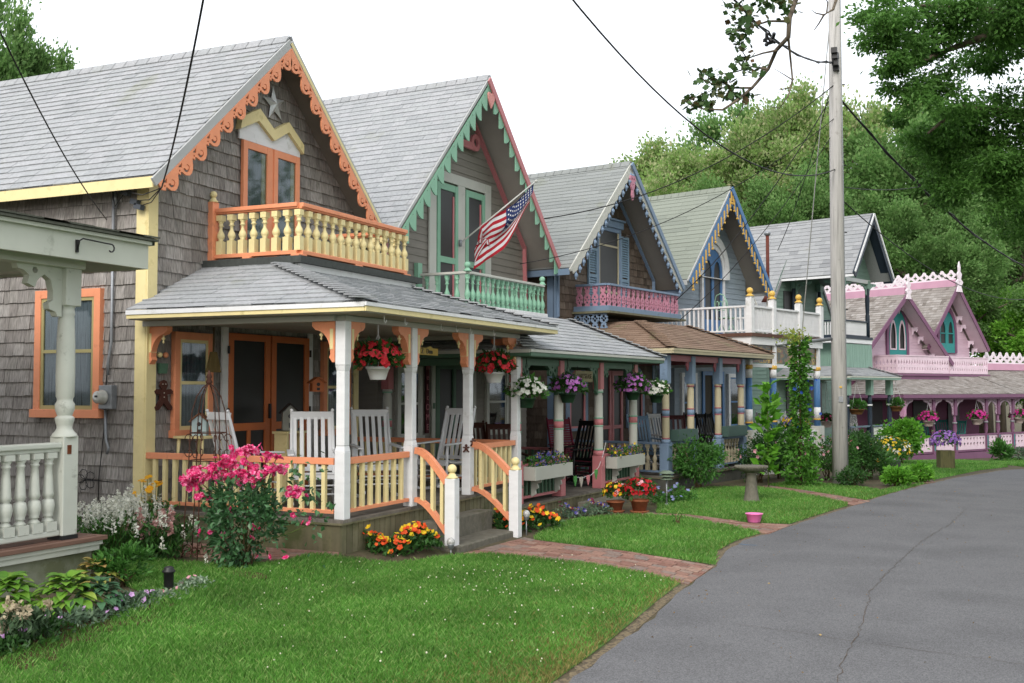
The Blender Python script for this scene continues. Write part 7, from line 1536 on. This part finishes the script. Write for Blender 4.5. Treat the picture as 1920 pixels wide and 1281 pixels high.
# unseen rest of its wide crown, added over the road to shade the fronts
FAR = []
rgc = np.random.default_rng(409)
for i in range(52):
    a = rgc.uniform(0, 6.28); q = rgc.uniform(0, 1)**.5*9; x, y, z = 20+q*1.6*math.cos(a), -8.5+q*.62*math.sin(a), rgc.uniform(5.5, 13)
    if y < -2.8-.0*x and y > -20: FAR.append((np.array([x, y, z])-np.array(tp), 1.9, 420))
VF = []
for c0, r, n in FAR:
    P = rgc.normal(size=(n, 3))*r*.5; VF.append(leafarr(P+c0, rvec(rgc, n), .34, rgc, .6))
for c0, r, n in CL_:
    n = int(n*1.5); K = rvec(rg, 7)*r*.62*np.array([1, 1, .6]); P = K[rg.integers(0, 7, n)]+rg.normal(size=(n, 3))*r*.2*np.array([1, 1, .6]); D = P/r+rvec(rg, n)*.8+np.array([0, 0, -.25]); VF.append(leafarr(P+np.array(c0), D, .085, rg, .5))
link(npmesh('crown', *merge(*VF), TL3), 'crown', t)
b = MB(); b.tube([(0, 0, -.3), (-.1, .2, 2.5), (.1, .1, 5.5), (0, .3, 8)], [.42, .33, .28, .2], 12); b.build('trunk', BARK, t)
b = MB(); root_ = Vector((0, .2, 5.5))
def limb(*pp, r=.12): P = [root_]+[at(*q)-tp for q in pp]; b.tube(P, [lerp(r, .02, i/(len(P)-1)) for i in range(len(P))], 7)
limb((2050, 60, 18), (1900, 50, 18), (1830, 75, 18), (1760, 100, 18), (1700, 130, 17)); limb((2000, 260, 19), (1920, 300, 19), (1860, 330, 19), (1800, 360, 19)); limb((1990, 30, 18), (1850, 20, 18), (1720, 10, 17.5)); limb((2000, 230, 19), (1900, 210, 19), (1800, 200, 18.5), (1740, 250, 18)); limb((1980, 330, 20), (1920, 300, 20), (1880, 290, 20)); b.build('limbs', BARK, t)
# near oak branch hanging in from above
op = at(1500, -600, 9); t = thing('oak_branch', 'bare-ended oak branch with lobed leaves hanging into the sky left of the pole', 'branch', op); b = MB()
def ob_(pts, r0, r1, d=9.0): P = [at(x, y, d+.3*math.sin(i*1.3))-op for i, (x, y) in enumerate(pts)]; b.tube(P, [lerp(r0, r1, i/(len(P)-1)) for i in range(len(P))], 7)
ob_([(1500, -600), (1495, -200), (1492, 0), (1480, 35), (1478, 70), (1455, 95), (1440, 130), (1410, 165), (1380, 190), (1355, 206), (1320, 205), (1290, 195)], .027, .005); ob_([(1478, 70), (1482, 110), (1486, 150), (1478, 180), (1462, 203), (1445, 200)], .011, .003)
ob_([(1478, 40), (1440, 40), (1410, 50), (1380, 58)], .012, .004); ob_([(1455, 95), (1430, 100), (1400, 110), (1385, 85)], .01, .003); ob_([(1440, 130), (1410, 125), (1380, 135), (1345, 140)], .01, .003); ob_([(1410, 165), (1380, 165), (1350, 165), (1320, 150), (1310, 140)], .01, .003); ob_([(1380, 190), (1350, 180), (1320, 175), (1290, 190), (1278, 190)], .01, .003); ob_([(1486, 150), (1470, 140), (1450, 128)], .006, .002); ob_([(1480, 165), (1465, 168), (1448, 165)], .006, .002); ob_([(1395, 180), (1392, 205), (1380, 222)], .006, .002)
b.build('limb', BARK, t)
rg = np.random.default_rng(411); LO = [(0, 0), (.12, .1), (.1, .22), (.3, .2), (.26, .4), (.42, .45), (.34, .62), (.36, .74), (.2, .74), (.16, .9), (0, 1)]; LO = LO+[(-x, y) for x, y in LO[-2:0:-1]]
lv, lf = shape([LO], 0.002); lv = np.array(lv); V = []; F = []; k0 = 0
for cx, cy, s, n in ((1395, 20, 30, 26), (1440, 10, 35, 26), (1470, 5, 25, 14), (1380, 60, 24, 18), (1400, 45, 22, 16), (1390, 85, 14, 8), (1320, 145, 18, 12), (1345, 150, 20, 14), (1365, 160, 20, 14), (1395, 115, 20, 14), (1410, 130, 18, 12), (1300, 190, 18, 14), (1325, 195, 18, 12), (1380, 175, 18, 12), (1355, 175, 18, 10), (1330, 180, 14, 8), (1415, 178, 8, 3)):
    for i in range(int(n*1.5)):
        c0 = np.array(at(cx+rg.normal()*s*.6, cy+rg.normal()*s*.45, 9+rg.normal()*.12)-op); d = rvec(rg, 1)[0]; u = np.cross(d, rvec(rg, 1)[0]); u /= np.linalg.norm(u); w = np.cross(d, u); L = rg.uniform(.045, .085)
        V.append(c0+lv[:, :1]*u*L+lv[:, 1:2]*d*L+lv[:, 2:3]*w); F += [tuple(int(q)+k0 for q in f) for f in lf]; k0 += len(lv)
me = bpy.data.meshes.new('foliage'); me.from_pydata([tuple(q) for q in np.concatenate(V)], [], F); me.materials.append(mat('oak_leaf', ['#3c5c32', '#4f7040', '#5f804c', '#74563c'], .5, 6, .15, isl=1, trans=.45)); link(me, 'foliage', t)
op = at(1570, -300, 10); t = thing('oak_branch', 'short bare twig hanging beside the top of the utility pole', 'branch', op); b = MB(); ob_([(1570, -300), (1565, -60), (1568, 0), (1562, 18), (1545, 28), (1535, 45), (1527, 56)], .02, .004, 10); ob_([(1545, 28), (1530, 25), (1520, 18)], .008, .003, 10); ob_([(1550, 25), (1552, 5), (1545, -10)], .008, .003, 10); b.build('limb', BARK, t)
POLEM = mat('weathered_pole', ['#aaa8a5', '#bcbab7', '#a09e9b'], .9, (26, 26, 1.0), .22, bump=1, bsc=(50, 50, 1.5), dirt='#8b8782', dsc=5, dth=.62)
pp = Vector((23.4, 3.12, zt(23.4))); t = thing('utility_pole', 'tall weathered grey wooden utility pole in the garden', 'utility pole', pp)
MB().tube([(0, 0, -.3), (0, 0, 3), (0, 0, 7), (0, 0, 12.5)], [.165, .152, .136, .115], 20).build('post', POLEM, t)
for z_, w_, h_, nm, mm__ in ((1.75, .09, .12, 'tag_plate', METAL), (2.0, .05, .04, 'tag_plate', GOLD)): MB(frame((pp.x*0-.155, -.05, z_), (.2, -1, 0), (0, 0, 1))).box(-w_/2, -h_/2, 0, w_/2, h_/2, .012).build(nm, mm__, t)
MB().tube([(-.09, -.17, .0), (-.09, -.155, 3), (-.08, -.145, 7), (-.07, -.13, 12)], .008, 5).build('ground_wire', METAL, t)
b = MB()
for z in (3.6, 5.2, 6.6, 8.3): b.tube([(-.02, -.2, z), (-.02, .0, z)], .012, 6)
b.build('bolts', BLACKM, t)
MB().tube([(-.05, .1, 3.0), (-1.2, 1.05, 2.85)], .035, 8).build('lamp_arm', METAL, t)
def tp_(z, dx=0, dy=0): return pp+Vector((dx, dy, z))
def cable(label, a, b2, sag, r=.012, n=16, m=CABLE, extra=None, tw=False):
    P = []
    for i in range(n+1): u = i/n; q = Vector(a).lerp(Vector(b2), u); q.z -= 4*sag*u*(1-u); P.append(q)
    b = MB(); b.tube(P, r, 5)
    if tw: b.tube([q+Vector((math.cos(i*2.2)*r*1.6, math.sin(i*2.2)*r*1.6, math.sin(i*1.7)*r*1.6)) for i, q in enumerate([P[0].lerp(P[0], 0)]+P[1:])], r*.8, 5)
    o = b.build('overhead_cable', m); tag(o, label, 'cable'); return o
def dpt(px, py, d): return at(px, py, d)
cable('thick black cable dropping from the top edge to the eave of the nearest cottage', dpt(392, -60, 7.5), dpt(303, 352, 11.6), .12, .009, 22, tw=False)
cable('thin black cable from the upper left corner down to the sage porch roof', dpt(-60, -70, 6.5), dpt(200, 412, 11.2), .12, .006)
cable('long black cable crossing the sky from top centre to the pole', dpt(1050, -30, 12), tp_(6.55), .85, .012, 24)
cable('black cable from the mint gable up to the pole top', dpt(1020, 410, 21), tp_(8.3, -.1), .5, .011, 20); cable('thin black cable from the lower right of the mint gable to the pole', dpt(975, 495, 20), tp_(7.6, -.1), .5, .008, 20)
cable('black cable from the blue and gold gable foot up to the pole', dpt(1268, 563, 24), tp_(8.2), .35, .011, 16); cable('thin black cable crossing the white roof deck to the pole', dpt(1275, 600, 22), tp_(7.4), .3, .008, 16); cable('black cable from the roof mast up to the pole', dpt(1458, 470, 31), tp_(8.6), .3, .01, 16)
cable('twisted cable passing through the oak branch to the pole top', dpt(1360, -20, 14), tp_(8.75, -.2), .3, .016, 18, tw=True); cable('twisted cable from the pole down to the right over the pink cottage', tp_(8.15, .1), dpt(1960, 515, 36), .6, .022, 18, tw=True)
cable('thin cable from the pole down to the lower right edge', tp_(6.0, .1), dpt(1935, 560, 38), .7, .012, 16); cable('pale guy wire slanting down beside the pole to the white roof deck', tp_(10.4, -.15), hw(H4, 1.0, -2.6, -.1), .0, .012, 4, mat('galv_wire', '#9a9b98', .5)); cable('thin service wire from the pole to the navy gable', tp_(6.2, .1), dpt(1765, 340, 30), .15, .01, 10)
b = MB()
for dx, dz in ((-.35, .0), (-.28, -.12), (-.2, .05), (-.42, .1), (-.15, -.2)): b.box(pp.x+dx-.05, pp.y-.1, 8.55+dz-.05, pp.x+dx+.05, pp.y+.02, 8.55+dz+.06)
tag(b.build('splice_cluster', BLACKM), 'cluster of black cable splices beside the pole', 'cable splice')
q = at(1443, 76, 14.5); b = MB()
for i in range(9): c1 = q+Vector((.035*math.sin(i*2), .035*math.cos(i*3), .035*math.sin(i*1.3))); b.beam(c1, c1+Vector((.06*math.sin(i*5), .05*math.cos(i*4), .06*math.sin(i*7)+.01)), .04, .035)
tag(b.build('splice_cluster', BLACKM), 'cluster of black cable splices behind the oak leaves', 'cable splice')
# service entrance on the first cottage
t = thing('service_entrance', 'grey service mast head with black cable connectors under the yellow eave', 'service mast', (9.84, 9.6, 3.9)); MB().tube([(0, 0, -.05), (0, 0, .18)], .02, 8).build('mast', METAL, t); MB().box(-.04, -.05, .16, .04, .05, .22).build('weatherhead', BLACKM, t)
CN = mat('connector_grey', '#4a5058', .5, 5, .1)
for y, z in ((-.16, .12), (-.3, .0), (-.36, -.06)): MB().beam((-.05, y, z), (-.05, y-.1, z-.03), .07, .06).build('connector', CN, t)
b = MB(); s0 = dpt(303, 352, 11.6)-Vector((9.84, 9.6, 3.9))
for y, z in ((-.2, .12), (-.4, .0), (-.46, -.06)): b.tube([s0, s0.lerp(Vector((-.05, y, z)), .5)-Vector((0, 0, .06)), (-.05, y, z)], .006, 5)
b.tube([(-.05, -.2, .12), (-.06, -.05, -.05), (-.05, 0, .15)], .006, 5); b.build('lead_wires', CABLE, t)
t = thing('service_mast', 'rust red pipe mast on the pale grey roof', 'mast', at(1440, 560, 31.5)); MB().tube([(0, 0, -.2), (0, 0, 1.85)], .05, 8).build('pipe', mat('rust_red_pipe', '#5f2f25', .7, 9, .2), t); MB().lathe((0, 0, 1.82), [(.06, 0), (.1, .04), (.1, .1), (.03, .14)], 10).build('cap', METAL, t); MB().lathe((0, 0, -.1), [(.2, 0), (.06, .25)], 10).build('flashing', mat('rust_red_pipe', ''), t)
# ---- pieces that stand apart become objects of their own (same name, same parent)
SKIP = {'foliage', 'blossoms', 'flower_spikes', 'stems', 'lettering', 'stars', 'roof', 'wall', 'crown', 'leaves', 'clover_flowers', 'limb', 'limbs', 'lawn', 'ground', 'road', 'path', 'buttons', 'porch_roof', 'ridge_cap', 'scrollwork', 'bird', 'bracket_inlay', 'deck', 'skirting', 'ceiling', 'trunk', 'shutter', 'splice_cluster', 'cable_coil', 'floral', 'scrollwork'}
def split_all():
    for o in list(scene.objects):
        base = o.name.split('.')[0]
        if o.type != 'MESH' or o.data.users > 1 or base in SKIP or o.get('kind') == 'stuff' or len(o.data.vertices) > 9000: continue
        me = o.data; n = len(me.vertices); par = list(range(n))
        def find(a):
            while par[a] != a: par[a] = par[par[a]]; a = par[a]
            return a
        for p in me.polygons:
            v = p.vertices; r0 = find(v[0])
            for q in v[1:]:
                r1 = find(q)
                if r1 != r0: par[r1] = r0
        isl = {}
        for i in range(n): isl.setdefault(find(i), []).append(i)
        if len(isl) < 2 or len(isl) > 400: continue
        keys = list(isl); bb = []
        for k in keys:
            c_ = [me.vertices[i].co for i in isl[k]]; bb.append(([min(q[a] for q in c_)-.012 for a in range(3)], [max(q[a] for q in c_)+.012 for a in range(3)]))
        g = list(range(len(keys)))
        def fg(a):
            while g[a] != a: a = g[a]
            return a
        for i in range(len(keys)):
            for j in range(i+1, len(keys)):
                if all(bb[i][0][a] <= bb[j][1][a] and bb[j][0][a] <= bb[i][1][a] for a in range(3)):
                    a_, b_ = fg(i), fg(j)
                    if a_ != b_: g[b_] = a_
        cl = {}
        for i in range(len(keys)): cl.setdefault(fg(i), []).append(keys[i])
        if not 2 <= len(cl) <= 14: continue
        own = {}
        for ci, ks in enumerate(cl.values()):
            for k in ks:
                for i in isl[k]: own[i] = ci
        mats = list(me.materials); polys = [(tuple(p.vertices), p.use_smooth, p.material_index) for p in me.polygons]; cos = [tuple(v.co) for v in me.vertices]
        for ci in range(len(cl)):
            mp = {}; vs_ = []; fs = []; sm = []; mi = []
            for vv, s_, m_ in polys:
                if own[vv[0]] != ci: continue
                for q in vv:
                    if q not in mp: mp[q] = len(vs_); vs_.append(cos[q])
                fs.append(tuple(mp[q] for q in vv)); sm.append(s_); mi.append(m_)
            m2 = bpy.data.meshes.new(base); m2.from_pydata(vs_, [], fs); m2.polygons.foreach_set('use_smooth', sm); m2.polygons.foreach_set('material_index', mi)
            for mm_ in mats: m2.materials.append(mm_)
            m2.update()
            if ci == 0: o.data = m2
            else:
                c2 = o.copy(); c2.data = m2; COL.objects.link(c2)
split_all()
# ---------------------------------------------------------------- camera, light, sky
cam_d = bpy.data.cameras.new('camera'); cam = bpy.data.objects.new('camera', cam_d); COL.objects.link(cam); scene.camera = cam
cam_d.sensor_width = 36; cam_d.lens = FPX/1920*36; cam_d.clip_end = 2000; cam_d.clip_start = .1
fwd = ray(960, 640.5).normalized(); rt = Vector((math.sin(YAW), -math.cos(YAW), 0)); upv = rt.cross(fwd)
Mx = Matrix.Identity(4)
for i in range(3): Mx[i][0] = rt[i]; Mx[i][1] = upv[i]; Mx[i][2] = -fwd[i]
Mx.translation = (0, 0, CAMZ); cam.matrix_world = Mx
cam_d.dof.use_dof = False
sd = Vector((-.85, -.1, .62)).normalized()
sl_ = bpy.data.lights.new('sun', 'SUN'); sl_.energy = 1.5; sl_.angle = R(20); sl_.color = (1, .97, .92)
so = bpy.data.objects.new('sun', sl_); COL.objects.link(so); so.rotation_euler = sd.to_track_quat('Z', 'Y').to_euler()
wd = bpy.data.worlds.new('World'); scene.world = wd; wd.use_nodes = True; nt = wd.node_tree; bg = nt.nodes['Background']
sk = nt.nodes.new('ShaderNodeTexSky'); sk.sky_type = 'NISHITA'; sk.sun_disc = False; sk.sun_elevation = math.asin(sd.z); sk.sun_rotation = math.atan2(sd.x, sd.y); sk.dust_density = 4
nt.links.new(sk.outputs[0], bg.inputs[0]); bg.inputs[1].default_value = .05
b2 = nt.nodes.new('ShaderNodeBackground'); b2.inputs[0].default_value = (.97, .985, 1, 1); b2.inputs[1].default_value = 1.12   # cloud cover
ad = nt.nodes.new('ShaderNodeAddShader'); nt.links.new(bg.outputs[0], ad.inputs[0]); nt.links.new(b2.outputs[0], ad.inputs[1]); nt.links.new(ad.outputs[0], nt.nodes['World Output'].inputs[0])
vs = scene.view_settings; vs.view_transform = 'Standard'; vs.look = 'None'; vs.exposure = .3; vs.gamma = 1; vs.use_curve_mapping = False
scene.cycles.max_bounces = 8; scene.cycles.diffuse_bounces = 3; scene.cycles.transparent_max_bounces = 16
